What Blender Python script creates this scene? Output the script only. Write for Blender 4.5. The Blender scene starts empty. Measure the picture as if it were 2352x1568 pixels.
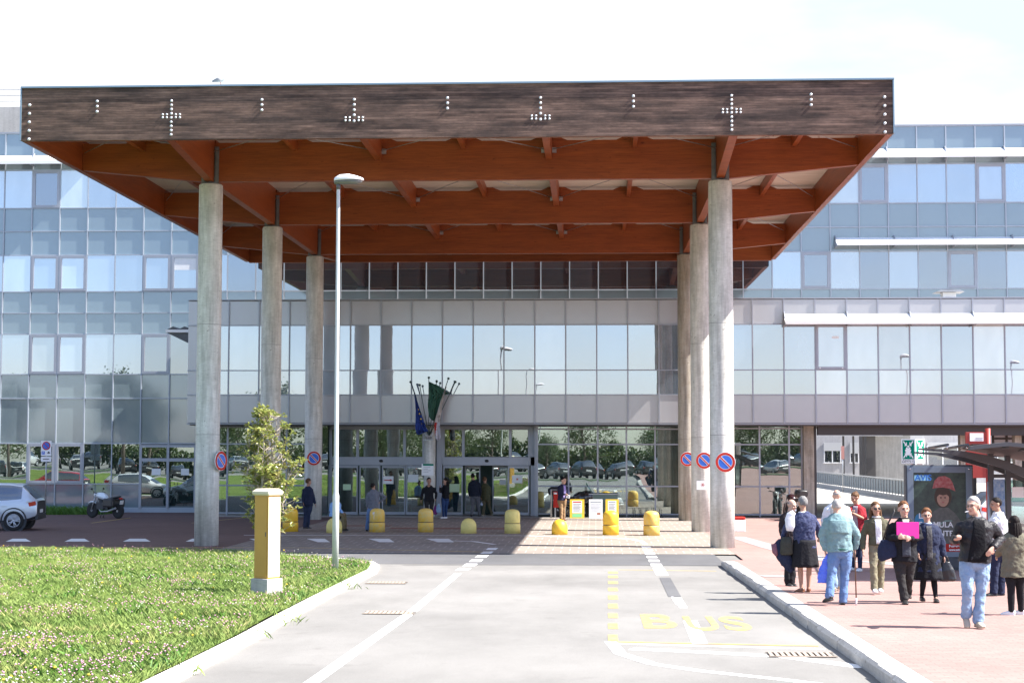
import bpy, bmesh, math, random
from math import sin, cos, tan, pi, radians, atan2, sqrt, hypot
from mathutils import Vector, Matrix, noise
random.seed(7)
sc = bpy.context.scene
COL = sc.collection
# ---------------------------------------------------------------- camera
H = 2.9
YAW, PIT, ROL = radians(2.9), radians(3.76), radians(0.074)
FPX = 3789.0
RM = Matrix.Rotation(YAW, 3, 'Z') @ Matrix.Rotation(pi/2+PIT, 3, 'X') @ Matrix.Rotation(ROL, 3, 'Z')
cam = bpy.data.cameras.new('camera'); camo = bpy.data.objects.new('camera', cam); COL.objects.link(camo)
cam.sensor_width = 36; cam.lens = 36*FPX/2352; cam.clip_end = 3000; cam.clip_start = 0.1
camo.location = (0, 0, H); camo.rotation_euler = RM.to_euler()
sc.camera = camo
# ---------------------------------------------------------------- sky and sun
SUNV = Vector((0.91, -0.115, 1.0)).normalized()
w = bpy.data.worlds.new('World'); sc.world = w; w.use_nodes = True
nt = w.node_tree; nt.nodes.clear()
def wn(t, **k):
    n = nt.nodes.new(t)
    for a, b in k.items(): setattr(n, a, b)
    return n
sky = wn('ShaderNodeTexSky', sky_type='NISHITA', sun_disc=False)
sky.sun_elevation = math.asin(SUNV.z); sky.sun_rotation = atan2(SUNV.x, SUNV.y)
sky.altitude = 0; sky.air_density = 1.0; sky.dust_density = .6; sky.ozone_density = 2.5
tc = wn('ShaderNodeTexCoord'); mp = wn('ShaderNodeMapping'); mp.inputs['Scale'].default_value = (1.6, 1.6, 5.0)
nz = wn('ShaderNodeTexNoise'); nz.inputs['Scale'].default_value = 1.6; nz.inputs['Detail'].default_value = 7; nz.inputs['Roughness'].default_value = .55
rp = wn('ShaderNodeValToRGB'); rp.color_ramp.elements[0].position = .45; rp.color_ramp.elements[1].position = .68
rp.color_ramp.elements[0].color = (0, 0, 0, 1); rp.color_ramp.elements[1].color = (.8, .8, .8, 1)
mx = wn('ShaderNodeMix', data_type='RGBA'); mx.inputs[7].default_value = (3.35, 3.55, 3.62, 1)
bg = wn('ShaderNodeBackground'); bg.inputs['Strength'].default_value = 0.122
out = wn('ShaderNodeOutputWorld')
L = nt.links.new
L(tc.outputs['Generated'], mp.inputs[0]); L(mp.outputs[0], nz.inputs[0]); L(nz.outputs[0], rp.inputs[0])
sep = wn('ShaderNodeSeparateXYZ'); L(tc.outputs['Generated'], sep.inputs[0])
mr = wn('ShaderNodeMapRange'); mr.inputs[1].default_value = -.2; mr.inputs[2].default_value = .75; mr.inputs[3].default_value = 0; mr.inputs[4].default_value = .93
L(sep.outputs[1], mr.inputs[0]); mxm = wn('ShaderNodeMath', operation='MAXIMUM'); L(mr.outputs[0], mxm.inputs[0]); cm = wn('ShaderNodeMath', operation='MULTIPLY'); cm.inputs[1].default_value = .55
L(rp.outputs[0], cm.inputs[0]); L(cm.outputs[0], mxm.inputs[1])
tint = wn('ShaderNodeMix', data_type='RGBA', blend_type='MULTIPLY'); tint.inputs[0].default_value = 1; tint.inputs[7].default_value = (.80, .80, .90, 1); L(sky.outputs[0], tint.inputs[6])
nz2 = wn('ShaderNodeTexNoise'); nz2.inputs['Scale'].default_value = 2.2; nz2.inputs['Detail'].default_value = 6; L(mp.outputs[0], nz2.inputs[0])
cr = wn('ShaderNodeValToRGB'); cr.color_ramp.elements[0].position = .38; cr.color_ramp.elements[1].position = .62; cr.color_ramp.elements[0].color = (.66, .74, .765, 1); cr.color_ramp.elements[1].color = (1, 1, .99, 1); L(nz2.outputs[0], cr.inputs[0])
cmx = wn('ShaderNodeMix', data_type='RGBA', blend_type='MULTIPLY'); cmx.inputs[0].default_value = 1; cmx.inputs[7].default_value = (3.6, 3.6, 3.6, 1); L(cr.outputs[0], cmx.inputs[6]); L(cmx.outputs[2], mx.inputs[7])
L(mxm.outputs[0], mx.inputs[0]); L(tint.outputs[2], mx.inputs[6]); L(mx.outputs[2], bg.inputs[0]); L(bg.outputs[0], out.inputs[0])
sl = bpy.data.lights.new('sun', 'SUN'); sl.energy = 5.0; sl.angle = radians(.5); sl.color = (1, .955, .89)
so = bpy.data.objects.new('sun', sl); COL.objects.link(so); so.location = (40, -10, 60)
so.rotation_euler = SUNV.to_track_quat('Z', 'Y').to_euler()
sc.view_settings.view_transform = 'Standard'; sc.view_settings.look = 'None'
sc.view_settings.exposure = 1.68; sc.view_settings.gamma = 1.0
# ---------------------------------------------------------------- measuring helpers (photo pixel of a 2352-wide view -> point at a real distance)
def ray(px, py): return RM @ Vector(((px-1176)/FPX, (784-py)/FPX, -1.0))
def at(px, py, Y):
    d = ray(px, py); t = Y/d.y
    return Vector((d.x*t, Y, H+d.z*t))
SL, YS = .015, 41.6
def gz(y): return SL*(YS-max(y, 0)) if y < YS else 0.0
def gnd(px, py, off=0.0):
    d = ray(px, py); t = (off-H)/d.z
    for i in range(40): t = (off+gz(d.y*t)-H)/d.z
    return Vector((d.x*t, d.y*t, off+gz(d.y*t)))
# ---------------------------------------------------------------- object helpers
def tag(o, label=None, cat=None, group=None, kind=None):
    if label: o['label'] = label
    if cat: o['category'] = cat
    if group: o['group'] = group
    if kind: o['kind'] = kind
    return o
def thing(name, label, cat, loc=(0, 0, 0), rz=0, group=None, kind=None):
    o = bpy.data.objects.new(name, None); o.empty_display_size = .3; COL.objects.link(o)
    o.location = loc; o.rotation_euler = (0, 0, rz)
    return tag(o, label, cat, group, kind)
class MB:
    def __init__(s): s.v = []; s.f = []; s.m = []; s.sm = []
    def add(s, vs, fs, mi=0, sm=False):
        b = len(s.v); s.v += [tuple(v) for v in vs]
        for f in fs: s.f.append([i+b for i in f]); s.m.append(mi); s.sm.append(sm)
        return s
    def box(s, x0, x1, y0, y1, z0, z1, mi=0):
        vs = [(x, y, z) for z in (z0, z1) for y in (y0, y1) for x in (x0, x1)]
        return s.add(vs, [(0, 2, 3, 1), (4, 5, 7, 6), (0, 1, 5, 4), (2, 6, 7, 3), (0, 4, 6, 2), (1, 3, 7, 5)], mi)
    def cbox(s, c, d, mi=0, rot=None):
        vs = [Vector((x*d[0]/2, y*d[1]/2, z*d[2]/2)) for z in (-1, 1) for y in (-1, 1) for x in (-1, 1)]
        if rot: vs = [rot @ v for v in vs]
        return s.add([v+Vector(c) for v in vs], [(0, 2, 3, 1), (4, 5, 7, 6), (0, 1, 5, 4), (2, 6, 7, 3), (0, 4, 6, 2), (1, 3, 7, 5)], mi)
    def rings(s, rs, mi=0, sm=True, caps=True, closed=False):
        n = len(rs[0]); b = len(s.v)
        for r in rs: s.v += [tuple(p) for p in r]
        k = len(rs)
        for i in range(k if closed else k-1):
            for j in range(n):
                i2 = (i+1) % k
                s.f.append([b+i*n+j, b+i*n+(j+1) % n, b+i2*n+(j+1) % n, b+i2*n+j]); s.m.append(mi); s.sm.append(sm)
        if caps and not closed:
            s.f.append([b+j for j in range(n)][::-1]); s.m.append(mi); s.sm.append(False)
            s.f.append([b+(k-1)*n+j for j in range(n)]); s.m.append(mi); s.sm.append(False)
        return s
    def tube(s, pts, r, mi=0, n=8, caps=True, sm=True):
        pts = [Vector(p) for p in pts]
        if not isinstance(r, (list, tuple)): r = [r]*len(pts)
        rs = []; up = None
        for i, p in enumerate(pts):
            t = (pts[min(i+1, len(pts)-1)]-pts[max(i-1, 0)]).normalized()
            if up is None: up = t.orthogonal().normalized()
            up = (up - t*up.dot(t)).normalized(); q = t.cross(up)
            rs.append([p+(up*cos(2*pi*j/n)+q*sin(2*pi*j/n))*r[i] for j in range(n)])
        return s.rings(rs, mi, sm, caps)
    def lathe(s, prof, c=(0, 0, 0), mi=0, n=24, M=None, sm=True):
        rs = []
        for r, z in prof:
            ring = [Vector((r*cos(2*pi*j/n), r*sin(2*pi*j/n), z)) for j in range(n)]
            if M: ring = [M @ p for p in ring]
            rs.append([p+Vector(c) for p in ring])
        return s.rings(rs, mi, sm)
    def ell(s, c, r, mi=0, n=12, k=8, M=None):
        prof = []
        rs = []
        for i in range(1, k):
            a = -pi/2+pi*i/k
            ring = [Vector((r[0]*cos(a)*cos(2*pi*j/n), r[1]*cos(a)*sin(2*pi*j/n), r[2]*sin(a))) for j in range(n)]
            if M: ring = [M @ p for p in ring]
            rs.append([p+Vector(c) for p in ring])
        return s.rings(rs, mi)
    def prism(s, poly, lo, hi, axis='y', mi=0):
        def P(a, b, t): return {'y': (a, t, b), 'x': (t, a, b), 'z': (a, b, t)}[axis]
        n = len(poly)
        vs = [P(a, b, lo) for a, b in poly]+[P(a, b, hi) for a, b in poly]
        return s.add(vs, [list(range(n))[::-1], list(range(n, 2*n))]+[(i, (i+1) % n, n+(i+1) % n, n+i) for i in range(n)], mi)
    def loft(s, cs, mi=0, n=14, p=2.0, xa=(1, 0, 0)):
        """cs: (centre, half width, half depth); rings lie across the path, wide along xa"""
        xa = Vector(xa); rs = []
        C = [Vector(c[0]) for c in cs]
        for i, c in enumerate(cs):
            t = (C[min(i+1, len(C)-1)]-C[max(i-1, 0)]).normalized()
            x = (xa - t*xa.dot(t)).normalized(); y = t.cross(x)
            ring = []
            for j in range(n):
                a = 2*pi*j/n; ca, sa = cos(a), sin(a)
                ring.append(C[i]+x*(c[1]*abs(ca)**(2/p)*(1 if ca >= 0 else -1))+y*(c[2]*abs(sa)**(2/p)*(1 if sa >= 0 else -1)))
            rs.append(ring)
        return s.rings(rs, mi)
    def build(s, name, mats, parent=None, loc=None, bevel=0, fix=True):
        me = bpy.data.meshes.new(name); me.from_pydata(s.v, [], s.f)
        if not isinstance(mats, (list, tuple)): mats = [mats]
        for m in mats: me.materials.append(m)
        me.polygons.foreach_set('material_index', s.m); me.polygons.foreach_set('use_smooth', s.sm)
        if fix:
            bm = bmesh.new(); bm.from_mesh(me); bmesh.ops.recalc_face_normals(bm, faces=bm.faces); bm.to_mesh(me); bm.free()
        me.update()
        o = bpy.data.objects.new(name, me); COL.objects.link(o)
        if parent: o.parent = parent
        if loc: o.location = loc
        if bevel:
            b = o.modifiers.new('bevel', 'BEVEL'); b.width = bevel; b.segments = 2; b.limit_method = 'ANGLE'
        return o
def copy_tree(o, parent=None):
    c = o.copy(); COL.objects.link(c)
    if parent: c.parent = parent
    for ch in list(o.children): copy_tree(ch, c)
    return c
# ---------------------------------------------------------------- materials
def nodes(name):
    m = bpy.data.materials.new(name); m.use_nodes = True
    t = m.node_tree; b = t.nodes['Principled BSDF']; return m, t, b
def P(name, col, rough=.6, metal=0.0, var=0.0, vs=3.0, bump=0.0, bs=40.0, stretch=(1, 1, 1), spec=None, col2=None, coat=0, det=4.0):
    m, t, b = nodes(name)
    b.inputs['Base Color'].default_value = (*col, 1); b.inputs['Roughness'].default_value = rough; b.inputs['Metallic'].default_value = metal
    if spec is not None: b.inputs['Specular IOR Level'].default_value = spec
    if coat: b.inputs['Coat Weight'].default_value = coat
    if var or bump or col2:
        c = t.nodes.new('ShaderNodeTexCoord'); mm = t.nodes.new('ShaderNodeMapping'); mm.inputs['Scale'].default_value = stretch
        t.links.new(c.outputs['Object'], mm.inputs[0])
    if var or col2:
        n = t.nodes.new('ShaderNodeTexNoise'); n.inputs['Scale'].default_value = vs; n.inputs['Detail'].default_value = det; n.inputs['Roughness'].default_value = .65
        t.links.new(mm.outputs[0], n.inputs[0])
        r = t.nodes.new('ShaderNodeValToRGB'); r.color_ramp.elements[0].position = .3; r.color_ramp.elements[1].position = .7
        c2 = col2 or tuple(min(1, x*(1+var)) for x in col); c1 = col if col2 else tuple(x*(1-var) for x in col)
        r.color_ramp.elements[0].color = (*c1, 1); r.color_ramp.elements[1].color = (*c2, 1)
        t.links.new(n.outputs[0], r.inputs[0]); t.links.new(r.outputs[0], b.inputs['Base Color'])
    if bump:
        n2 = t.nodes.new('ShaderNodeTexNoise'); n2.inputs['Scale'].default_value = bs; n2.inputs['Detail'].default_value = 5
        t.links.new(mm.outputs[0], n2.inputs[0])
        bp = t.nodes.new('ShaderNodeBump'); bp.inputs['Strength'].default_value = bump; bp.inputs['Distance'].default_value = .02
        t.links.new(n2.outputs[0], bp.inputs['Height']); t.links.new(bp.outputs[0], b.inputs['Normal'])
    return m
def add(t, ty, **k):
    n = t.nodes.new(ty)
    for a, v in k.items(): setattr(n, a, v)
    return n
def ramp(t, src, p0, c0, p1, c1):
    r = add(t, 'ShaderNodeValToRGB'); e = r.color_ramp.elements
    e[0].position = p0; e[1].position = p1; e[0].color = (*c0, 1); e[1].color = (*c1, 1)
    t.links.new(src, r.inputs[0]); return r.outputs[0]
def coord(t, scale=(1, 1, 1)):
    c = add(t, 'ShaderNodeTexCoord'); mm = add(t, 'ShaderNodeMapping'); mm.inputs['Scale'].default_value = scale
    t.links.new(c.outputs['Object'], mm.inputs[0]); return mm.outputs[0]
def noi(t, vec, sc_, det=4, rough=.6, dist=0):
    n = add(t, 'ShaderNodeTexNoise'); n.inputs['Scale'].default_value = sc_; n.inputs['Detail'].default_value = det
    n.inputs['Roughness'].default_value = rough; n.inputs['Distortion'].default_value = dist
    t.links.new(vec, n.inputs[0]); return n.outputs[0]
def mul(t, a, b, f=1.0, mode='MULTIPLY'):
    m = add(t, 'ShaderNodeMix', data_type='RGBA', blend_type=mode); m.inputs[0].default_value = f
    t.links.new(a, m.inputs[6]); t.links.new(b, m.inputs[7]); return m.outputs[2]
def bumpn(t, h, b, st=.3, d=.02):
    bp = add(t, 'ShaderNodeBump'); bp.inputs['Strength'].default_value = st; bp.inputs['Distance'].default_value = d
    t.links.new(h, bp.inputs['Height']); t.links.new(bp.outputs[0], b.inputs['Normal'])
def concrete(name, c0, c1, streak=.5):
    m, t, b = nodes(name); b.inputs['Roughness'].default_value = .85
    a = ramp(t, noi(t, coord(t), 1.3, 8, .7), .3, c0, .7, c1)
    s = ramp(t, noi(t, coord(t, (3, 3, .25)), 2.0, 6, .65), .35, (1-streak,)*3, .6, (1, 1, 1))
    f = ramp(t, noi(t, coord(t, (1, 1, 6)), 6, 3), .25, (.82, .82, .8), .6, (1, 1, 1))
    k = ramp(t, noi(t, coord(t), 9, 3), .27, (.45, .43, .4), .33, (1, 1, 1))
    c = mul(t, mul(t, mul(t, a, s), f), k); t.links.new(c, b.inputs['Base Color'])
    bumpn(t, noi(t, coord(t), 30, 6), b, .25); return m
M = {}
M['concrete'] = concrete('concrete', (.52, .51, .455), (.80, .79, .74), .33)
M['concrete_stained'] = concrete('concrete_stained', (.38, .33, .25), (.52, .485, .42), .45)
M['concrete_wall'] = concrete('concrete_wall', (.40, .38, .36), (.5, .48, .46), .15)
# weathered boards of the fascia
def boards(name, ca, cb, cdark, pitch, axis_s=(1, 1, 1), grey=None):
    m, t, b = nodes(name); b.inputs['Roughness'].default_value = .8
    v = coord(t); sx = add(t, 'ShaderNodeSeparateXYZ'); t.links.new(v, sx.inputs[0])
    md = add(t, 'ShaderNodeMath', operation='MULTIPLY'); md.inputs[1].default_value = 1/pitch; t.links.new(sx.outputs[2], md.inputs[0])
    fl = add(t, 'ShaderNodeMath', operation='FLOOR'); t.links.new(md.outputs[0], fl.inputs[0])
    fr = add(t, 'ShaderNodeMath', operation='FRACT'); t.links.new(md.outputs[0], fr.inputs[0])
    # per board offset
    ad = add(t, 'ShaderNodeMath', operation='MULTIPLY_ADD'); ad.inputs[1].default_value = 7.31; t.links.new(fl.outputs[0], ad.inputs[0]); t.links.new(sx.outputs[0], ad.inputs[2])
    cb_ = add(t, 'ShaderNodeCombineXYZ'); t.links.new(ad.outputs[0], cb_.inputs[0]); t.links.new(fl.outputs[0], cb_.inputs[1])
    mm = add(t, 'ShaderNodeMapping'); mm.inputs['Scale'].default_value = (.38, 3.71, 1); t.links.new(cb_.outputs[0], mm.inputs[0])
    base = ramp(t, noi(t, mm.outputs[0], 1.0, 5, .7), .36, ca, .64, cb)
    grain = ramp(t, noi(t, coord(t, (2.2, 2.2, 45)), 1.5, 5, .7), .3, (.5, .48, .46), .62, (1.15, 1.12, 1.1))
    dk = ramp(t, noi(t, coord(t, (.5, .5, 2.4)), 1.2, 5, .6), .36, cdark, .6, (1, 1, 1))
    line = ramp(t, fr.outputs[0], .0, (.25, .23, .22), .2, (1, 1, 1))
    c = mul(t, mul(t, mul(t, base, grain), dk), line); t.links.new(c, b.inputs['Base Color'])
    bumpn(t, fr.outputs[0], b, .25, .01); return m
M['fascia'] = boards('weathered_boards', (.068, .038, .027), (.25, .158, .120), (.42, .43, .45), .07)
def glulam(name, ca, cb):
    m, t, b = nodes(name); b.inputs['Roughness'].default_value = .42; b.inputs['Specular IOR Level'].default_value = .4
    base = ramp(t, noi(t, coord(t, (.4, .4, 5)), 1.3, 6, .7), .3, ca, .7, cb)
    g = ramp(t, noi(t, coord(t, (1.5, 1.5, 40)), 1.2, 5, .65), .3, (.72, .68, .66), .6, (1.05, 1.05, 1.05))
    kn = ramp(t, noi(t, coord(t, (2.5, 2.5, 14)), 1.6, 2, .5), .24, (.45, .38, .36), .30, (1, 1, 1))
    t.links.new(mul(t, mul(t, base, g), kn), b.inputs['Base Color']); return m
M['glulam'] = glulam('glulam', (.20, .043, .009), (.30, .072, .015))
m, t, b = nodes('soffit_boards'); b.inputs['Roughness'].default_value = .7
sx = add(t, 'ShaderNodeSeparateXYZ'); t.links.new(coord(t, (1, 8, 1)), sx.inputs[0]); fr = add(t, 'ShaderNodeMath', operation='FRACT'); t.links.new(sx.outputs[1], fr.inputs[0])
t.links.new(mul(t, ramp(t, noi(t, coord(t, (.6, 5, 1)), 1.5, 5, .7), .3, (.50, .44, .36), .7, (.66, .60, .51)), ramp(t, fr.outputs[0], 0, (.6, .58, .55), .14, (1, 1, 1))), b.inputs['Base Color']); M['soffit'] = m
M['galv'] = P('galvanised_steel', (.42, .43, .44), .45, .7, var=.2, vs=6)
M['bracket'] = P('bracket_steel', (.16, .165, .17), .5, .4, var=.2, vs=6)
M['darksteel'] = P('dark_grey_steel', (.09, .095, .105), .5, .3, var=.15, vs=4)
M['trimblue'] = P('roof_edge_trim', (.22, .30, .36), .4, .5)
M['bolt'] = P('bolt_zinc', (.55, .57, .60), .35, .25)
M['alu'] = P('aluminium_frame', (.33, .345, .385), .4, .35, var=.05, vs=1.5)
M['alu_light'] = P('pale_aluminium', (.37, .405, .45), .45, .2, var=.05, vs=1.5)
M['alu_dark'] = P('bronze_frame', (.055, .05, .048), .5, .3)
M['white'] = P('white_paint', (.78, .78, .77), .45, var=.04, vs=3)
M['black'] = P('black_plastic', (.02, .02, .022), .4)
M['rubber'] = P('rubber', (.02, .02, .02), .85)
M['chrome'] = P('chrome', (.7, .7, .72), .15, 1.0)
M['yellow'] = P('yellow_paint', (.85, .50, .035), .5, var=.12, vs=5, bump=.1, bs=25)
M['yellow_pale'] = P('faded_yellow_paint', (.75, .62, .20), .6, var=.1, vs=5, bump=.1, bs=25)
M['yellow_worn'] = P('worn_yellow_paint', (.80, .46, .03), .55, vs=7, col2=(.66, .50, .18), bump=.1, bs=25)
M['red'] = P('sign_red', (.48, .035, .025), .7, var=.08, vs=5, spec=.2)
M['red_totem'] = P('totem_red', (.27, .025, .018), .5, var=.05, vs=5)
M['blue'] = P('sign_blue', (.03, .13, .55), .4)
M['signwhite'] = P('sign_white', (.8, .8, .8), .45)
M['green'] = P('sign_green', (.0, .19, .12), .8, spec=.1)
def panelmat(name, c, rough=.35, refl=.22, wob=.35):
    m, t, b = nodes(name); b.inputs['Roughness'].default_value = .5
    n = ramp(t, noi(t, coord(t), .35, 3), .3, tuple(x*.93 for x in c), .7, tuple(min(1, x*1.06) for x in c)); t.links.new(n, b.inputs['Base Color'])
    g = add(t, 'ShaderNodeBsdfGlossy'); g.inputs['Roughness'].default_value = rough*.4; g.inputs[0].default_value = (.9, .95, 1, 1)
    mix = add(t, 'ShaderNodeMixShader'); mix.inputs[0].default_value = refl
    t.links.new(b.outputs[0], mix.inputs[1]); t.links.new(g.outputs[0], mix.inputs[2])
    t.links.new(mix.outputs[0], t.nodes['Material Output'].inputs[0])
    return m
M['spandrel'] = panelmat('blue_grey_spandrel_glass', (.145, .195, .22), .12, .155)
M['panel'] = panelmat('pale_metal_panel', (.36, .345, .35), .5, .15)
def glass(name, body, refl, tint=(.76, .785, .835), wob=.10, see=0.0):
    """coated window glass: a partly mirroring pane over what lies behind it"""
    m, t, b = nodes(name); b.inputs['Roughness'].default_value = .6
    n = ramp(t, noi(t, coord(t, (1, 1, .4)), .8, 2), .3, tuple(x*.8 for x in body), .7, tuple(x*1.15 for x in body)); t.links.new(n, b.inputs['Base Color'])
    base = b.outputs[0]
    if see:
        tr = add(t, 'ShaderNodeBsdfTransparent'); tr.inputs[0].default_value = (.62, .78, .74, 1)
        m0 = add(t, 'ShaderNodeMixShader'); m0.inputs[0].default_value = see
        t.links.new(base, m0.inputs[1]); t.links.new(tr.outputs[0], m0.inputs[2]); base = m0.outputs[0]
    g = add(t, 'ShaderNodeBsdfGlossy'); g.inputs['Roughness'].default_value = 0.0; g.inputs[0].default_value = (*tint, 1)
    bp = add(t, 'ShaderNodeBump'); bp.inputs['Strength'].default_value = wob; bp.inputs['Distance'].default_value = .02
    t.links.new(noi(t, coord(t), .55, 1.5), bp.inputs['Height'])
    # every pane sits a hair out of true with its neighbours, and has its own room behind
    oi = add(t, 'ShaderNodeObjectInfo'); wn_ = add(t, 'ShaderNodeTexWhiteNoise', noise_dimensions='1D'); t.links.new(oi.outputs['Random'], wn_.inputs['W'])
    s1 = add(t, 'ShaderNodeVectorMath', operation='SUBTRACT'); s1.inputs[1].default_value = (.5, .5, .5); t.links.new(wn_.outputs['Color'], s1.inputs[0])
    s2 = add(t, 'ShaderNodeVectorMath', operation='SCALE'); s2.inputs['Scale'].default_value = .008; t.links.new(s1.outputs[0], s2.inputs[0])
    s3 = add(t, 'ShaderNodeVectorMath', operation='ADD'); t.links.new(bp.outputs[0], s3.inputs[0]); t.links.new(s2.outputs[0], s3.inputs[1])
    s4 = add(t, 'ShaderNodeVectorMath', operation='NORMALIZE'); t.links.new(s3.outputs[0], s4.inputs[0]); t.links.new(s4.outputs[0], g.inputs['Normal'])
    t.links.new(mul(t, n, ramp(t, oi.outputs['Random'], .1, (.6, .62, .66), .9, (1.5, 1.45, 1.35))), b.inputs['Base Color'])
    mix = add(t, 'ShaderNodeMixShader'); mix.inputs[0].default_value = refl
    t.links.new(base, mix.inputs[1]); t.links.new(g.outputs[0], mix.inputs[2]); t.links.new(mix.outputs[0], t.nodes['Material Output'].inputs[0])
    return m
M['g_clear'] = glass('window_glass', (.12, .17, .22), .50)
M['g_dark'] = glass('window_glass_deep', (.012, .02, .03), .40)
M['g_blind'] = glass('window_glass_over_blind', (.36, .42, .43), .42)
M['g_pale'] = glass('window_glass_over_curtain', (.30, .37, .44), .48)
M['g_lobby'] = glass('lobby_glass', (.05, .07, .07), .30, (.88, .96, .95), .14, .82)
M['g_plain'] = glass('thin_glass', (.2, .24, .25), .16, (.9, .95, 1), .02, .9)
# ================================================================ GROUND
def sheet(name, x0, x1, y0, y1, off, mat, kind='structure', step=4.0, drop=None):
    mb = MB(); ys = [y0]
    while ys[-1] < y1-1e-6:
        nx = min(y1, ys[-1]+step)
        for k in (0.0, YS):
            if ys[-1] < k < nx: nx = k
        ys.append(nx)
    for a, b in zip(ys[:-1], ys[1:]):
        mb.add([(x0, a, gz(a)+off), (x1, a, gz(a)+off), (x1, b, gz(b)+off), (x0, b, gz(b)+off)], [(0, 1, 2, 3)])
    o = mb.build(name, mat); tag(o, kind=kind); return o
def ground_mat(name, c0, c1, big=.12, fine=60, patch=(.74, 1.08), rough=.9):
    m, t, b = nodes(name); b.inputs['Roughness'].default_value = rough; b.inputs['Specular IOR Level'].default_value = .25
    a = ramp(t, noi(t, coord(t), fine, 4, .7), .3, c0, .7, c1)
    p = ramp(t, noi(t, coord(t), big, 7, .6), .35, (patch[0],)*3, .65, (patch[1],)*3)
    q = ramp(t, noi(t, coord(t, (1, .35, 1)), .9, 6, .7), .3, (.88,)*3, .6, (1.04,)*3)
    s = ramp(t, noi(t, coord(t), 1.7, 3, .5), .64, (1, 1, 1), .76, (.84, .835, .83))
    t.links.new(mul(t, mul(t, mul(t, a, p), q), s), b.inputs['Base Color']); bumpn(t, noi(t, coord(t), 80, 4), b, .2, .01); return m
M['asphalt'] = ground_mat('asphalt', (.188, .181, .171), (.25, .241, .228))
M['asphalt_dark'] = ground_mat('asphalt_newer', (.10, .10, .105), (.15, .15, .155))
M['concrete_apron'] = ground_mat('pale_concrete', (.40, .38, .34), (.50, .47, .43))
def pavers(name, ca, cb, joint, sx, sy, jw=.03, lines=None):
    m, t, b = nodes(name); b.inputs['Roughness'].default_value = .85; b.inputs['Specular IOR Level'].default_value = .25
    br = add(t, 'ShaderNodeTexBrick'); br.inputs['Scale'].default_value = 1; br.inputs['Brick Width'].default_value = sx; br.inputs['Row Height'].default_value = sy
    br.inputs['Mortar Size'].default_value = jw*.5; br.inputs['Color1'].default_value = (*ca, 1); br.inputs['Color2'].default_value = (*cb, 1); br.inputs['Mortar'].default_value = (*joint, 1)
    t.links.new(coord(t), br.inputs[0])
    p = ramp(t, noi(t, coord(t), .25, 7, .65), .3, (.84, .84, .84), .65, (1.06, 1.06, 1.06))
    q = ramp(t, noi(t, coord(t), 25, 4, .7), .3, (.88,)*3, .7, (1.06,)*3)
    t.links.new(mul(t, mul(t, br.outputs[0], p), q), b.inputs['Base Color']); bumpn(t, br.outputs['Fac'], b, -.2, .01); return m
M['pink'] = pavers('pink_pavers', (.30, .185, .165), (.345, .215, .19), (.235, .15, .135), .24, .12, .012)
M['beige'] = pavers('beige_pavers', (.25, .21, .185), (.28, .24, .205), (.42, .37, .32), .5, 1.0, .03)
M['brown'] = pavers('brown_pavers', (.15, .095, .085), (.18, .115, .10), (.12, .085, .08), .24, .12, .012)
M['soil'] = P('soil', (.10, .11, .04), .95, var=.4, vs=3)
M['linewhite'] = P('road_white', (.80, .80, .79), .7, vs=14, col2=(.70, .70, .69))
M['lineyellow'] = P('road_yellow', (.66, .43, .08), .7, vs=10, col2=(.44, .35, .17))
M['kerb'] = concrete('kerb_stone', (.36, .34, .32), (.50, .48, .45), .1)
M['kerb_white'] = concrete('pale_kerb_stone', (.55, .52, .48), (.68, .66, .62), .1)
YP = 46.55
# one sheet to the horizon, then finer sheets on it
sheet('ground', -400, 400, -300, 700, -.03, M['asphalt'], step=60)
sheet('road', -60, 3.2, -4, YP, .0, M['asphalt'])
sheet('road_strip', -60, 3.3, 42.1, YP-.02, .004, M['asphalt_dark'])
sheet('paved_forecourt', -11.0, 3.9, YP, 71.0, .006, M['beige'])
sheet('brown_paving', -60, -11.0, YP, 75.5, .005, M['brown'])
sheet('lobby_floor', -17.3, 9.45, 71.0, 75.6, .006, M['concrete_apron'])
sheet('yard', 9.45, 80, 60, 200, .004, M['concrete_apron'], step=20)
sheet('path', -20, 12, 71.0, 71.05, .012, M['kerb'])
# red paver patches
mb = MB()
for x0, x1, y0, y1 in ((-7.6, -3.2, 60.6, 61.6), (-10.4, -7.8, 62.6, 63.4)): mb.add([(x0, y0, .010), (x1, y0, .010), (x1, y1, .010), (x0, y1, .010)], [(0, 1, 2, 3)])
tag(mb.build('red_paving_strip', P('red_pavers', (.22, .10, .07), .85, var=.15, vs=6)), kind='structure')
# right pavement, ramping down to the forecourt
KX = 3.15
def sz(y):
    k = .145 if y < 41.2 else (.145*(44.2-y)/3.0 if y < 44.2 else 0)
    return gz(y)+k+.008
mb = MB(); ys = [-30, 0, 6, 12, 18, 24, 30, 36, 39, 41.2, 42.2, 43.2, 44.2, 47, 55, 63, 71, 72.5]
for a, b in zip(ys[:-1], ys[1:]):
    xa, xb = [KX+.30 if y < 44 else 3.9 for y in (a, b)]
    mb.add([(xa, a, sz(a)), (60, a, sz(a)), (60, b, sz(b)), (xb, b, sz(b))], [(0, 1, 2, 3)])
tag(mb.build('pavement', M['pink']), kind='structure')
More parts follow.
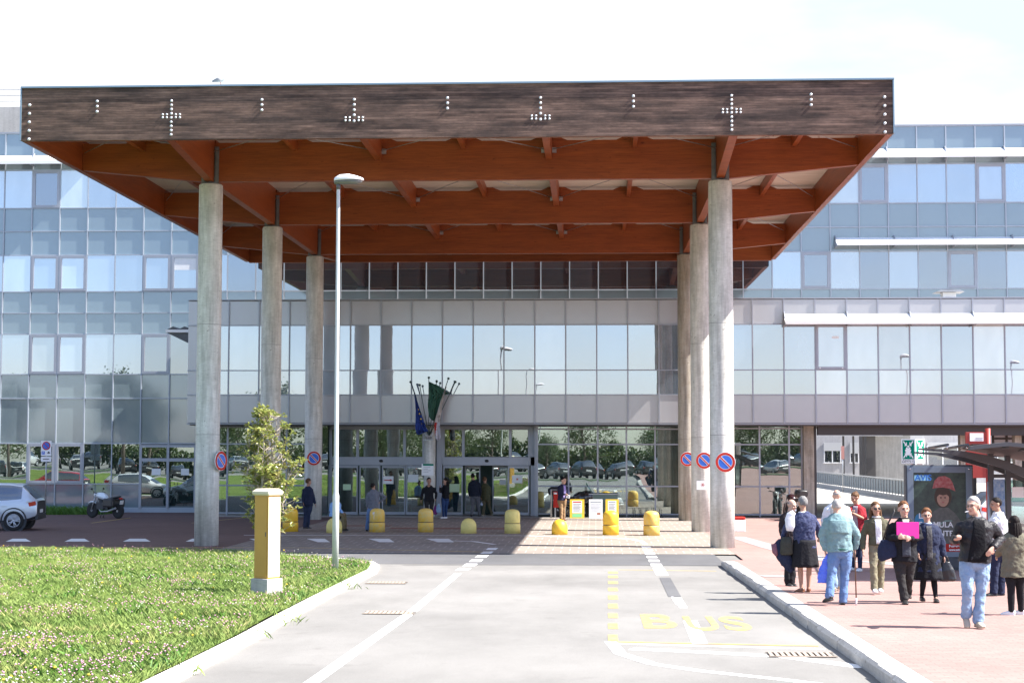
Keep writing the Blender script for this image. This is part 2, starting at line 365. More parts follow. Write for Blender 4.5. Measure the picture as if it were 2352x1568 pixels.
# grey tactile band and manhole lids in the pavement
M['greyslab'] = P('grey_slab', (.25, .25, .25), .8, var=.15, vs=5)
def flat(mb, pts, up=.006, base=sz, mi=0):
    pts = [Vector(p) for p in pts]
    mb.add([(p.x, p.y, base(p.y)+up) for p in pts], [tuple(range(len(pts)))], mi)
mb = MB()
for q in (((4.9, 50), (5.6, 50), (5.0, 56), (4.4, 56)), ((5.6, 44.2), (6.4, 44.2), (5.6, 50), (4.9, 50)), ((6.6, 41.2), (7.4, 41.2), (6.4, 44.2), (5.6, 44.2)), ((7.6, 38.2), (8.4, 38.2), (7.4, 41.2), (6.6, 41.2))): flat(mb, [(a, b, 0) for a, b in q])
tag(mb.build('grey_band', M['greyslab']), kind='structure')
mb = MB(); g = gnd(1790, 1321, .17); flat(mb, [(g.x-.32, g.y-.35, 0), (g.x+.4, g.y-.35, 0), (g.x+.3, g.y+.35, 0), (g.x-.42, g.y+.35, 0)])
tag(mb.build('manhole_cover', M['greyslab']), 'flat grey manhole cover set in the pink pavement near the kerb', 'manhole cover')
# kerb: separate chipped stones in one run
mb = MB(); y = 6.0; random.seed(3)
while y < 42.0:
    y2 = min(y+1.0, 42.2); e = random.uniform(-.012, .012); c = .035+random.uniform(-.01, .02)
    z0, z1 = gz(y)-.05, gz(y2)-.05; t0, t1 = sz(y)+.004, sz(y2)+.004
    a = [(KX+e, y+.006, z0), (KX+e, y+.006, t0-c), (KX+e+c, y+.006, t0), (KX+.31, y+.006, t0), (KX+.31, y+.006, z0)]
    b = [(KX+e, y2-.006, z1), (KX+e, y2-.006, t1-c), (KX+e+c, y2-.006, t1), (KX+.31, y2-.006, t1), (KX+.31, y2-.006, z1)]
    mb.rings([a, b], 0, False); y = y2
tag(mb.build('kerb', M['kerb']), kind='structure')
# ---- markings
mkW, mkY, mkD = MB(), MB(), MB()
def gz6(y): return gz(y)+(.003 if y < 42.0 else .0075) if y < YP else .010
def strip(mb, pts, wd, dash=None):
    """painted line through ground points, width in metres"""
    P_ = [Vector((p.x, p.y)) for p in pts]
    for a, b in zip(P_[:-1], P_[1:]):
        d = (b-a); n = max(1, int(d.length/1.2)); 
        for i in range(n):
            p = a+d*(i/n); q = a+d*((i+1)/n); u = (q-p).normalized(); s_ = Vector((-u.y, u.x))*wd/2
            vs = [p-s_, p+s_, q+s_, q-s_]
            mb.add([(v.x, v.y, gz6(v.y)) for v in vs], [(0, 1, 2, 3)])
def dashes(mb, a, b, wd, L_, G_):
    a, b = Vector((a.x, a.y)), Vector((b.x, b.y)); d = b-a; n = d.length; u = d.normalized(); t = 0
    while t < n:
        p = a+u*t; q = a+u*min(n, t+L_); strip(mb, [Vector((p.x, p.y, 0)), Vector((q.x, q.y, 0))], wd); t += L_+G_
G = gnd
strip(mkW, [G(690, 1585), G(945, 1405), G(1052, 1316)], .17)
dashes(mkW, G(1060, 1309), G(1136, 1256), .30, .95, .75)
strip(mkW, [G(1136, 1250), G(1085, 1243), G(990, 1241)], .16)
def arc(pts): return pts
strip(mkW, [G(560, 1229), G(1200, 1230), G(1400, 1235), G(1450, 1238), G(1474, 1243), G(1482, 1250)], .16)
dashes(mkW, G(1483, 1254), G(1512, 1304), .28, .8, .75)
strip(mkW, [G(1512, 1304), G(1522, 1320)], .28)
strip(mkW, [G(1556, 1372), G(1570, 1395)], .14); strip(mkW, [G(1585, 1425), G(1608, 1478)], .22)
strip(mkW, [G(1526, 1342), G(1556, 1388)], .05)
strip(mkW, [G(1410, 1477), G(1895, 1490)], .14)
strip(mkW, [G(1402, 1472), G(1425, 1500), G(1500, 1524), G(1610, 1540), G(1800, 1560), G(1960, 1580)], .17)
strip(mkW, [G(1450, 1489), G(1620, 1497), G(1800, 1507), G(1990, 1532)], .28)
strip(mkY, [G(1400, 1473), G(1880, 1483)], .09)
strip(mkY, [G(1420, 1308), G(1645, 1311)], .10)
for i, y in enumerate((1314, 1324, 1337, 1353, 1371, 1391, 1413, 1437, 1464)):
    h_ = (4, 5, 6, 7, 9, 10, 11, 13, 14)[i]; a = G(1400, y-h_/2); b = G(1400, y+h_/2); x0, x1 = G(1397, y).x, G(1419, y).x
    mkY.add([(x0, b.y, gz6(b.y)), (x1, b.y, gz6(b.y)), (x1, a.y, gz6(a.y)), (x0, a.y, gz6(a.y))], [(0, 1, 2, 3)])
strip(mkY, [G(-20, 1256), G(700, 1258), G(1125, 1268)], .12)
strip(mkY, [G(210, 1201), G(300, 1189)], .1); strip(mkY, [G(440, 1201), G(560, 1189)], .1)
for x0, x1 in ((15, 63), (150, 198), (284, 338), (428, 476), (558, 610), (690, 750), (832, 898), (965, 1035)):
    s_ = 1 if x0 < 500 else 1.3
    pts = [G(x0+14, 1237), G(x1-4, 1237), G(x1+8, 1243.5 if x0 < 500 else 1245), G(x0-2 if x0 < 500 else x0+40, 1243.5 if x0 < 500 else 1245)]
    mkW.add([(p.x, p.y, gz6(p.y)) for p in pts], [(3, 2, 1, 0)])
strip(mkD, [G(1527, 1326), G(1550, 1370)], .24)
mkY.v = [(x, y, z+.0012) for x, y, z in mkY.v]; mkD.v = [(x, y, z+.0024) for x, y, z in mkD.v]
wm = mkW.build('white_road_marking', M['linewhite']); tag(wm, kind='structure')
ym = mkY.build('yellow_road_marking', M['lineyellow']); tag(ym, kind='structure')
dm = mkD.build('road_patch', M['asphalt_dark']); tag(dm, kind='structure')
# BUS lettering
def textmesh(s, size, mat, name, parent=None, ext=0.0, align='CENTER', bold=0.0):
    c = bpy.data.curves.new(name, 'FONT'); c.body = s; c.size = size; c.align_x = align; c.align_y = 'CENTER'; c.extrude = ext; c.offset = bold
    o = bpy.data.objects.new(name, c); COL.objects.link(o)
    dg = bpy.context.evaluated_depsgraph_get(); me = bpy.data.meshes.new_from_object(o.evaluated_get(dg))
    COL.objects.unlink(o); bpy.data.objects.remove(o); bpy.data.curves.remove(c)
    me.materials.clear(); me.materials.append(mat); me.name = name
    n = bpy.data.objects.new(name, me); COL.objects.link(n)
    if parent: n.parent = parent
    return n
a, b = gnd(1480, 1447), gnd(1735, 1447); ft = gnd(1600, 1411)
letter = None
for ch, x0, x1, yo in (('B', 1480, 1560, 1442), ('U', 1586, 1660, 1447), ('S', 1672, 1735, 1447)):
    t_ = textmesh(ch, 1, M['lineyellow'], 'road_letter', bold=.02); t_['kind'] = 'structure'
    a, b = gnd(x0, yo), gnd(x1, yo); top = gnd((x0+x1)/2, yo-32)
    d = t_.dimensions; vv = [v.co for v in t_.data.vertices]; w_ = max(v.x for v in vv)-min(v.x for v in vv); h_ = max(v.y for v in vv)-min(v.y for v in vv)
    cx, cy = (max(v.x for v in vv)+min(v.x for v in vv))/2, (max(v.y for v in vv)+min(v.y for v in vv))/2
    W_, H_ = (b.x-a.x), top.y-a.y
    for v in t_.data.vertices:
        X = (v.co.x-cx)/w_*W_+(a.x+b.x)/2; Y = (v.co.y-cy)/h_*H_+(a.y+top.y)/2
        v.co = (X, Y, gz6(Y)+.001)
# drain slot across the road and gully grates
mb = MB(); strip(mb, [G(925, 1297), G(1660, 1299)], .07); tag(mb.build('drain_slot', M['darksteel']), kind='structure')
def grate(px, py, lbl):
    g = gnd(px, py); t = thing('drain_grate', lbl, 'drain grate', (g.x, g.y, gz(g.y)+.008), 0, 'gully grates in the road')
    mb = MB()
    mb.add([(-.42, -.2, .0), (.42, -.2, .0), (.42, .2, .0), (-.42, .2, .0)], [(0, 1, 2, 3)]); mb.build('pit', P('pit_dust', (.10, .09, .08), .9), t)
    mb = MB()
    for i in range(11): mb.box(-.4+i*.073, -.4+i*.073+.04, -.19, .19, .004, .014)
    mb.box(-.43, .43, -.22, -.19, .003, .015); mb.box(-.43, .43, .19, .22, .003, .015); mb.build('bars', P('rusty_iron', (.36, .29, .23), .8, var=.2, vs=9), t)
grate(888, 1339, 'rusty drain grate by the tip of the grass island')
grate(895, 1408, 'rusty drain grate left of the long white line in the road')
grate(1840, 1505, 'drain grate against the kerb below the BUS lettering')
# ================================================================ CANOPY
CX0, CX1, CY0, CY1 = -15.95, 8.07, 44.7, 74.4
ZB, ZT, ZD = 11.46, 12.93, 12.42      # underside of the rim, top, soffit
ROWS = (49.8, 59.5, 68.7); CXS = (-11.8, 3.78)
can = thing('entrance_canopy', 'huge timber canopy with weathered board front over the entrance forecourt', 'canopy', (-3.94, 59.5, 0))
off = can.location
def part(mb, name, mat, parent=can, **k):
    mb.v = [(v[0]-off.x, v[1]-off.y, v[2]-off.z) for v in mb.v]
    return mb.build(name, mat, parent, **k)
part(MB().box(CX0, CX1, CY0, CY0+.16, ZB, ZT), 'front_fascia', M['fascia'])
mb = MB(); mb.box(CX0-.02, CX1+.04, CY0-.05, CY0+.25, ZT+.003, ZT+.05); mb.box(CX0-.04, CX0-.003, CY0-.03, CY1, ZB+.01, ZT+.05); mb.box(CX1+.003, CX1+.04, CY0-.03, CY1, ZB+.01, ZT+.05)
part(mb, 'edge_trim', M['trimblue'])
for x0, x1 in ((CX0, CX0+.16), (CX1-.16, CX1)): part(MB().box(x0, x1, CY0+.163, CY1, ZB, ZT-.003), 'side_beam', M['glulam'])
part(MB().box(CX0+.163, CX1-.163, CY1-.2, CY1, ZB-.05, ZD), 'rear_beam', M['glulam'])
part(MB().box(CX0+.163, CX1-.163, CY0+.163, CY1-.203, ZD+.005, ZD+.08), 'soffit', M['soffit'])
part(MB().box(CX0+.163, CX1-.163, CY0+.163, CY1-.203, ZD+.25, ZT-.01), 'roof_deck', M['galv'])
part(MB().box(CX0+.17, CX1-.17, CY0+.12, CY0+.165, ZB-.004, ZB+.04), 'drip_edge', M['glulam'])
ZC = 11.08
for y in ROWS:   # tapering cross beams
    poly = [(CX0+.165, ZB+.02), (CXS[0]-.3, ZC+.02), (CXS[1]+.3, ZC+.02), (CX1-.165, ZB+.02), (CX1-.165, ZD-.12), (CX0+.165, ZD-.12)]
    part(MB().prism(poly, y-.11, y+.11, 'y'), 'cross_beam', M['glulam'])
for x in CXS:    # long beams over the columns
    seg = [CY0+.2]+[v for r in ROWS for v in (r-.113, r+.113)]+[CY1-.25]
    for k in range(0, 8, 2):
        a, b = seg[k], seg[k+1]; za = ZB+.02 if k == 0 else ZC+.005; zb = ZB if k == 6 else ZC+.005
        part(MB().prism([(a, za), (b, zb), (b, ZD), (a, ZD)], x-.12, x+.12, 'x'), 'long_beam', M['glulam'])
bays = [(CY0+.17, ROWS[0]-.113), (ROWS[0]+.113, ROWS[1]-.113), (ROWS[1]+.113, ROWS[2]-.113), (ROWS[2]+.113, CY1-.22)]
PX = ((-13.9, 0), (-9.2, 0), (-6.6, 1), (-4.0, 0), (-1.4, 1), (1.2, 0), (6.0, 0))
for x, big in PX:
    zb = 11.72 if big else 12.05; wv = .10 if big else .07
    for a, b in bays: part(MB().box(x-wv, x+wv, a, b, zb, ZD+.002), 'purlin', M['glulam'])
mb = MB()   # splayed corbels where purlins meet the cross beams
for y in ROWS:
    for x, big in PX:
        part(MB().prism([(x-.55, ZD-.115), (x+.55, ZD-.115), (x+.28, ZD), (x-.28, ZD)], y-.10, y+.10, 'y'), 'corbel', M['glulam'])
for x in CXS:   # steel plates between beams and column heads
    for y in ROWS:
        m_ = MB()
        for sx in (-.20, .20): m_.cbox((x+sx, y-.135, 11.60), (.13, .045, 1.15)); m_.cbox((x+sx, y-.175, 11.60), (.05, .04, 1.1))
        m_.cbox((x, y, 11.045), (.5, .4, .06)); m_.cbox((x+.02, y-.16, 11.15), (.10, .08, .2))
        for sx in (-.16, .16): m_.cbox((x+sx, y-.13, 11.12), (.08, .02, .22))
        part(m_, 'column_bracket', M['bracket'])
def rod(a, b): 
    a, b = Vector(a), Vector(b); mid = (a+b)/2; mid.z += .10
    part(MB().tube([a, a+(b-a)*.25+Vector((0, 0, .07)), mid, a+(b-a)*.75+Vector((0, 0, .07)), b], .014, n=5), 'tie_rod', M['galv'])
for (ya, yb) in bays[:3]:
    for xa, xb in ((-15.7, -11.9), (-11.7, -6.7), (-6.5, -1.5), (-1.3, 3.66), (3.9, 7.8)):
        rod((xa, ya+.1, 12.0), (xb, yb-.1, 12.0)); rod((xb, ya+.1, 12.0), (xa, yb-.1, 12.0))
    for x in (-6.6, -1.4):
        part(MB().cbox((x, yb-.06, 11.98), (.46, .08, .15)), 'rod_plate', M['galv'])
def bolt(x, z, r=.045):
    r *= .88
    part(MB().lathe([(r, 0), (r, .016), (r*.8, .024), (r*.45, .025), (r*.42, .032), (.002, .033)], (x, CY0-.001, z), 0, 14, Matrix.Rotation(pi/2, 3, 'X')), 'bolt_plate', M['bolt'])
for x in (CX0+.22, CX1-.22):
    for k in range(5): bolt(x, 12.46-k*.24, .048)
for x in (-13.82, -9.2, -4.05, 1.05, 5.87):
    for k in range(3): bolt(x, 12.55-k*.145+.0, .045)
for x, crs in ((-11.73, 1), (-6.63, 0), (-1.49, 0), (3.72, 1)):
    if crs:
        for k in range(9): bolt(x, 12.54-k*.118, .043)
        zc = 12.54-3.6*.118
    else:
        for k in range(4): bolt(x, 12.53-k*.145, .045)
        bolt(x, 11.93, .045); zc = 11.985
    for dx in (-.24, -.125, .125, .24):
        for dz in (-.04, .045): bolt(x+dx, zc+dz, .036)
def downlight(x, y):
    part(MB().lathe([(.16, 0), (.36, -.16), (.37, -.2), (.33, -.2)], (x, y, 12.38), 0, 18), 'downlight', M['galv'])
for p in ((-13.4, 52.2), (6.1, 52.2), (-12.9, 62), (6.0, 63.5)): downlight(*p)
# ================================================================ COLUMNS
def column(x, y, r, ztop, mat, lbl):
    c = thing('concrete_column', lbl, 'column', (x, y, 0), 0, 'round concrete columns under the canopy')
    MB().lathe([(r, -.05), (r, 2.6), (r, 5), (r, 8), (r-.005, ztop-.03), (r-.03, ztop)], (0, 0, 0), 0, 40).build('shaft', mat, c)
    mb = MB()
    for z in (3.35, 6.7): mb.lathe([(r+.0005, z), (r+.003, z+.006), (r+.0005, z+.012)], (0, 0, 0), 0, 40)
    mb.build('pour_joint', P('joint_line', (.2, .19, .17), .9), c); return c
CL = {}
for i, y in enumerate(ROWS):
    for s_, x in enumerate(CXS):
        side = ('left', 'right')[s_]
        lbl = {(0, 0): 'nearest left concrete column, beside the dashed road marking with a sign seen edge-on',
               (1, 0): 'middle concrete column of the left row behind the glossy green shrub',
               (2, 0): 'farthest concrete column of the left row with the walking man in front of it',
               (0, 1): 'nearest right concrete column, sunlit on its right side, with the largest no parking sign',
               (1, 1): 'middle concrete column of the right row with a small white notice below its sign',
               (2, 1): 'farthest right concrete column, stained ochre and half hidden behind its neighbours'}[(i, s_)]
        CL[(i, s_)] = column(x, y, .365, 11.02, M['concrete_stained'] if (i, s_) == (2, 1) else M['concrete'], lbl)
def noparking(px, py, Y, r, lbl, rz=0, out_=.38):
    p = at(px, py, Y); t = thing('no_parking_sign', lbl, 'road sign', (p.x, p.y, p.z), rz, 'no parking signs on the columns')
    def disc(r0, r1, y, mat, name):
        n = 40; m_ = MB()
        a = [(r1*cos(2*pi*j/n), y, r1*sin(2*pi*j/n)) for j in range(n)]
        if r0: b = [(r0*cos(2*pi*j/n), y, r0*sin(2*pi*j/n)) for j in range(n)]; m_.rings([a, b], 0, False, False)
        else: m_.add(a, [tuple(range(n))])
        return m_.build(name, mat, t)
    MB().lathe([(r, 0), (r, .012), (r*.98, .016)], (0, .016, 0), 0, 40, Matrix.Rotation(pi/2, 3, 'X')).build('backing_plate', M['signwhite'], t)
    disc(r*.72, r*.965, -.006, M['red'], 'red_ring'); disc(0, r*.66, -.006, M['blue'], 'blue_field')
    m_ = MB(); R_ = Matrix.Rotation(radians(45), 3, 'Y'); wd = r*.07
    for nm, w2, yy, mt in (('slash_border', wd*1.75, -.009, M['signwhite']), ('slash', wd, -.012, M['red'])):
        L_ = r*.70; vs = [R_ @ Vector(v) for v in ((-L_, yy, -w2), (L_, yy, -w2), (L_, yy, w2), (-L_, yy, w2))]
        MB().add(vs, [(0, 1, 2, 3)]).build(nm, mt, t)
    mb = MB(); mb.box(-.02, .02, .02, .1, .1, .14); mb.box(-.02, .02, .02, .1, -.14, -.1); mb.build('clamp', M['galv'], t)
    return t
noparking(1666, 1061, ROWS[0]-.42, .30, 'largest no parking sign, on the nearest right column')
noparking(1617.5, 1057, ROWS[1]-.42, .30, 'no parking sign on the middle right column above a paper notice')
noparking(1579, 1054, ROWS[2]-.42, .30, 'no parking sign on the ochre stained farthest right column, partly hidden')
noparking(721, 1052, ROWS[2]-.42, .30, 'no parking sign on the farthest left column, beside the shrub')
noparking(508, 1058, ROWS[0]-.18, .30, 'no parking sign turned sideways on the nearest left column', radians(66))
pp = at(1611, 1114, ROWS[1]-.385); t = thing('paper_notice', 'small white paper with a red mark taped to the middle right column', 'notice', pp)
MB().box(-.17, .17, 0, .01, -.16, .16).build('sheet', M['signwhite'], t)
mk = MB()
for a in (0, 60, 120): mk.add([Matrix.Rotation(radians(a), 3, 'Y') @ Vector(v)+Vector((.05, 0, .02)) for v in ((-.07, -.003, -.008), (.07, -.003, -.008), (.07, -.003, .008), (-.07, -.003, .008))], [(0, 1, 2, 3)])
mk.build('red_mark', M['red'], t)
# ================================================================ MAIN BUILDING (y = 75.8)
YM = 75.8
mbd = thing('hospital_building', 'long four storey blue grey glazed building behind the canopy', 'building', (0, YM, 0))
off = mbd.location
def bpart(mb, name, mat, parent=mbd, **k): return part(mb, name, mat, parent, **k)
XL, XR = -45.0, 42.0
STEP = -3.0
PL = 1.331
gl = [-18.46-PL*k for k in range(-6, 20)][::-1]       # left grid up to x=-10.5
PR = 1.3265
gr = [-10.47+PR*k for k in range(1, 40)]
grid = gl+gr
bpart(MB().box(XL, 9.7, YM+.12, YM+14, 0, 17.75), 'wall', M['concrete_wall'])
bpart(MB().box(9.7, XR, YM+.12, YM+14, 4.4, 17.75), 'wall', M['concrete_wall'])
bpart(MB().box(XL, STEP, YM-.02, YM+.4, 17.83, 19.04), 'parapet', M['concrete_wall'])
bpart(MB().box(XL, XR, YM-.05, YM+.5, 17.76, 17.82), 'coping', M['alu'])
lv = [0.2, 1.31, 3.18, 5.27, 6.39, 8.27, 9.26, 10.26, 11.98, 13.11, 14.2, 16.0, 17.76]
winrows = {(1.31, 3.18): 0, (6.39, 8.27): 3, (10.26, 11.98): 2, (14.2, 16.0): 1}
mbs, mbm = MB(), MB()
frm = MB()
for a, b in zip(lv[:-1], lv[1:]):
    if (a, b) in winrows: continue
    x0 = XL; x1 = XR
    if b <= 9.3: x1 = -17.7
    mbs.box(x0, x1, YM+.02, YM+.06, a, b)
for a in lv:
    x1 = XR if a > 9.3 else -17.7
    mbm.box(XL, x1, YM-.03, YM+.03, a-.025, a+.025)
for x in grid:
    if x < XL or x > XR: continue
    z0 = .05 if x < -17.7 else 9.3
    zz = [z0]+[a for a in lv if a > z0+.03]
    mbm.box(x-.025, x+.025, YM-.045, YM-.032, z0, 17.76); mbm.box(x-.02, x+.02, YM-.031, YM+.08, z0, 17.74)
mbm.box(XL, -17.7, YM-.04, YM+.1, 0, .18)
bpart(mbs, 'spandrel_panels', M['spandrel']); bpart(mbm, 'mullions', M['alu_light'])
random.seed(11)
cas = {0: (-27.8+.3, )}
def colindex(x): return x
def pick(row, xc):
    r = random.random()
    return M['g_clear'] if r < .45 else M['g_pale'] if r < .7 else M['g_blind'] if r < .82 else M['g_dark']
# casement (opening) windows in the photograph, by pane centre
CAS = {1: (-25.8, 13.4, 17.4, 21.4), 2: (-25.8, -24.45, -20.45, -19.1, 10.7, 17.35, 22.7), 3: (-25.8, -24.45, -20.45), 0: (-25.8, -24.45)}
DARK = {1: (-25.8, 13.4), 2: (10.7, 17.35, 1), 3: (-20.45,), 0: ()}
BR = {2: (-27.1, -23.1, 12.0), 3: (-23.1,), 1: (-27.1, 17.4), 0: ()}
doorx = (-21.12, -18.47)
for (a, b), row in winrows.items():
    for x0, x1 in zip(grid[:-1], grid[1:]):
        xc = (x0+x1)/2
        if x0 < -33 or x1 > 26: continue
        if row in (0, 3) and xc > -17.6: continue
        if row == 1 and -20.3 < xc < 9.5: continue
        if row == 0 and doorx[0] < xc < doorx[1]: continue
        iscas = any(abs(xc-c) < .66 for c in CAS[row]); dark = any(abs(xc-c) < .66 for c in DARK[row]); br = any(abs(xc-c) < .66 for c in BR[row])
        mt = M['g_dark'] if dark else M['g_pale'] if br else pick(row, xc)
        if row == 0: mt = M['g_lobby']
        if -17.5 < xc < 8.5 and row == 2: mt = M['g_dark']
        if iscas:
            f = MB(); e = .115
            f.box(x0+.03, x0+.03+e, YM-.055, YM+.02, a+.03, b-.03); f.box(x1-.03-e, x1-.03, YM-.055, YM+.02, a+.03, b-.03)
            f.box(x0+.031+e, x1-.031-e, YM-.053, YM+.02, b-.03-e, b-.03); f.box(x0+.031+e, x1-.031-e, YM-.053, YM+.02, a+.03, a+.03+e)
            win = bpart(f, 'casement_window', M['alu']); g_ = MB(); g_.box(x0+.03+e, x1-.03-e, YM-.01, YM+.01, a+.03+e, b-.03-e)
            bpart(g_, 'pane', mt, win)
            if row == 2 and xc < -18.6 and xc > -19.6:
                bpart(MB().box(x0+.16, x1-.16, YM-.014, YM-.012, a+1.0, b-.16), 'blind', M['white'], win)
        else:
            g_ = MB(); g_.box(x0+.022, x1-.022, YM-.012, YM+.012, a+.026, b-.026); bpart(g_, 'window', mt)
# ground floor rooms behind the left panes
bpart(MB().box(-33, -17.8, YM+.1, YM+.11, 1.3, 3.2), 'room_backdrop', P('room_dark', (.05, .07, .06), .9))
# double door
d0, d1 = doorx
f = MB()
for x in (d0+.04, (d0+d1)/2, d1-.04): f.box(x-.06, x+.06, YM-.09, YM+.0, .18, 3.13)
f.box(d0, d1, YM-.088, YM-.002, 2.35, 2.5); f.box(d0, d1, YM-.088, YM-.002, 3.0, 3.12)
dr = bpart(f, 'door', M['alu'])
for sx in (0, 1):
    xa = d0+.1+sx*(d1-d0)/2-.0; xb = xa+(d1-d0)/2-.14
    g_ = MB(); g_.box(xa, xb, YM-.05, YM-.03, .3, 2.35); g_.box(xa, xb, YM-.05, YM-.03, 2.5, 3.0); bpart(g_, 'door_glass', M['g_lobby'], dr)
    n_ = MB(); n_.box((xa+xb)/2-.12+sx*.05, (xa+xb)/2+.3+sx*.0, YM-.057, YM-.053, 1.72, 2.02); bpart(n_, 'paper_notice', M['signwhite'], dr)
bpart(MB().tube([((d0+d1)/2+.1, YM-.16, .9), ((d0+d1)/2+.1, YM-.16, 1.5)], .018, n=6), 'handle', M['darksteel'], dr)
# sunshades
def sunshade(x0, x1, Y, z, n, parent, fn, h=.42):
    s_ = MB(); s_.prism([(Y-.75, z-.1), (Y-.70, z-.13), (Y-.06, z+h-.13), (Y-.10, z+h-.08)], x0, x1, 'x'); s_.box(x0+.003, x1-.003, Y-.78, Y-.72, z-.17, z-.02)
    o = fn(s_, 'sunshade', M['white'], parent)
    b_ = MB(); k = 0
    while x0+k*2.66 < x1:
        xx = x0+k*2.66+.02; b_.prism([(Y-.72, z-.2), (Y-.04, z-.2), (Y-.04, z+h+.02), (Y-.15, z+h+.02)], xx-.02, xx+.02, 'x'); k += 1
    fn(b_, 'sunshade_bracket', M['alu'], o)
    for k in range(int((x1-x0)/2.66)):
        pass
sunshade(-45, -23.5, YM, 16.35, 8, mbd, bpart)
sunshade(8.0, 42, YM, 16.35, 8, mbd, bpart)
sunshade(10.95, 42, YM, 12.35, 8, mbd, bpart, .34)
# roof railing, far left
r_ = MB()
for z in (19.35, 19.62, 19.9): r_.tube([(-45, YM+.2, z), (-27.15, YM+.2, z), (-27.0, YM+.2, z-.08), (-27.0, YM+.5, z-.08)], .022, n=6)
for k in range(10): r_.tube([(-44+k*1.7, YM+.2, 19.0), (-44+k*1.7, YM+.2, 19.9)], .02, n=6)
bpart(r_, 'roof_railing', M['galv'])
# ================================================================ ENTRANCE BLOCK (y = 71)
YB = 71.0
blk = thing('entrance_block', 'two storey entrance block with pale panels and long glass band', 'building', (0, YB, 0)); off = blk.location
def kpart(mb, name, mat, parent=blk, **k): return part(mb, name, mat, parent, **k)
BX0, BX1 = -17.75, 42.0
gb = [-17.28]+[-17.28+1.3335*k for k in range(1, 45)]
gb = [x for x in gb if x < BX1]
kpart(MB().box(BX0, BX1, YB+.1, YM-.1, 9.2, 9.38), 'roof', M['concrete_wall'])
kpart(MB().box(BX0, BX0+.1, YB+.1, YM-.1, 4.0, 9.2), 'wall', M['panel'])
kpart(MB().box(BX0+.1, BX1, YB+.12, YM-.1, 3.95, 4.02), 'soffit', M['darksteel'])
kpart(MB().box(BX0+.1, BX1, YB+1.6, YB+1.62, 4.05, 9.2), 'inner_wall', P('inner', (.25, .28, .3), .9))
xs = [BX0]+gb+[BX1]
pn = MB()
for x0, x1 in zip(xs[:-1], xs[1:]):
    for a, b in ((4.05, 5.26), (8.30, 9.36)):
        pn.box(x0+.012, x1-.012, YB+.0, YB+.04, a+.012, b-.012)
pn.box(BX0+.012, -17.3, YB, YB+.04, 5.29, 8.28)
kpart(pn, 'cladding_panels', M['panel'], bevel=.006)
mm_ = MB()
mm_.box(BX0, BX1, YB-.03, YB+.12, 9.38, 9.43); mm_.box(BX0, BX1, YB-.02, YB+.1, 4.0, 4.045)
for z in (5.27, 6.33, 8.29): mm_.box(BX0, BX1, YB-.03, YB+.05, z-.024, z+.024)
for x in gb:
    mm_.box(x-.028, x+.028, YB-.045, YB-.031, 4.05, 9.375)
    mm_.box(x-.010, x+.010, YB-.03, YB+.06, 4.05, 9.375)
kpart(mm_, 'mullions', M['alu'])
random.seed(5)
BG = {6: M['g_pale'], 22: M['g_blind'], 21: M['g_pale'], 25: M['g_blind']}
for i, (x0, x1) in enumerate(zip(gb[:-1], gb[1:])):
    if x0 > 22: break
    mt = BG.get(i) or (M['g_clear'] if random.random() < .7 else M['g_pale'])
    for a, b in ((5.27, 6.33), (6.33, 8.29)):
        if b > 8 and abs((x0+x1)/2-10.0-1.333*.5) < .66:
            f = MB(); e = .10
            f.box(x0+.03, x0+.03+e, YB-.07, YB+.02, a+.03, b-.03); f.box(x1-.03-e, x1-.03, YB-.07, YB+.02, a+.03, b-.03)
            f.box(x0+.031+e, x1-.031-e, YB-.068, YB+.02, b-.03-e, b-.03); f.box(x0+.031+e, x1-.031-e, YB-.068, YB+.02, a+.03, a+.03+e)
            win = kpart(f, 'casement_window', M['alu']); kpart(MB().box(x0+.03+e, x1-.03-e, YB-.02, YB, a+.03+e, b-.03-e), 'pane', mt, win)
            hh = MB(); hh.box(x0+.16, x0+.22, YB-.09, YB-.071, a+.05, a+.1); hh.box(x1-.22, x1-.16, YB-.09, YB-.071, a+.05, a+.1); kpart(hh, 'latch', M['white'], win)
            kpart(MB().box(x0+.72, x0+1.0, YB-.026, YB-.022, b-.62, b-.52), 'sticker', M['white'], win)
        else: kpart(MB().box(x0+.028, x1-.028, YB-.008, YB+.01, a+.025, b-.025), 'window', mt)
sunshade(8.05, 42, YB, 8.40, 8, blk, kpart, .40)
# side awning on the left end
f = MB(); f.prism([(-18.85, 8.03), (-17.78, 8.03), (-17.78, 7.52), (-18.0, 7.62)], YB+.6, YB+2.6, 'y'); kpart(f, 'side_awning', M['darksteel'])
f = MB(); f.box(-18.88, -17.78, YB+.5, YB+2.7, 8.034, 8.16); kpart(f, 'awning_top', M['white'])
f = MB()
for k in range(2): f.prism([(-18.8+k*.5, 8.17), (-18.55+k*.5, 8.3), (-18.32+k*.5, 8.17)], YB+.5, YB+2.6, 'y')
kpart(f, 'awning_ridge', M['darksteel'])
# ---- ground floor glazing, recessed
YG = 72.4; YD = 73.0
def X(px, Y=YG): return at(px, 1100, Y).x
zt, z1, z2 = 3.95, at(1400, 1020, YG).z, at(1400, 1116, YG).z
gf = MB(); 
def glazing(pxs, Y, levels, namef='glazing_frame', bar=.035, xend=None, ztop=3.95):
    xs_ = [X(p, Y) for p in pxs]; f = MB()
    for x in xs_: f.box(x-bar, x+bar, Y-.06, Y+.04, .02, ztop)
    for z in levels: f.box(xs_[0], xs_[-1], Y-.045, Y+.03, z-bar*.8, z+bar*.8)
    o = kpart(f, namef, M['alu'])
    zs = [.06]+list(levels)+[ztop]
    for x0, x1 in zip(xs_[:-1], xs_[1:]):
        g_ = MB()
        for a, b in zip(zs[:-1], zs[1:]):
            if b-a > .1: g_.box(x0+bar, x1-bar, Y-.008, Y+.008, a+bar, b-bar)
        kpart(g_, 'shop_window', M['g_lobby'])
    return xs_
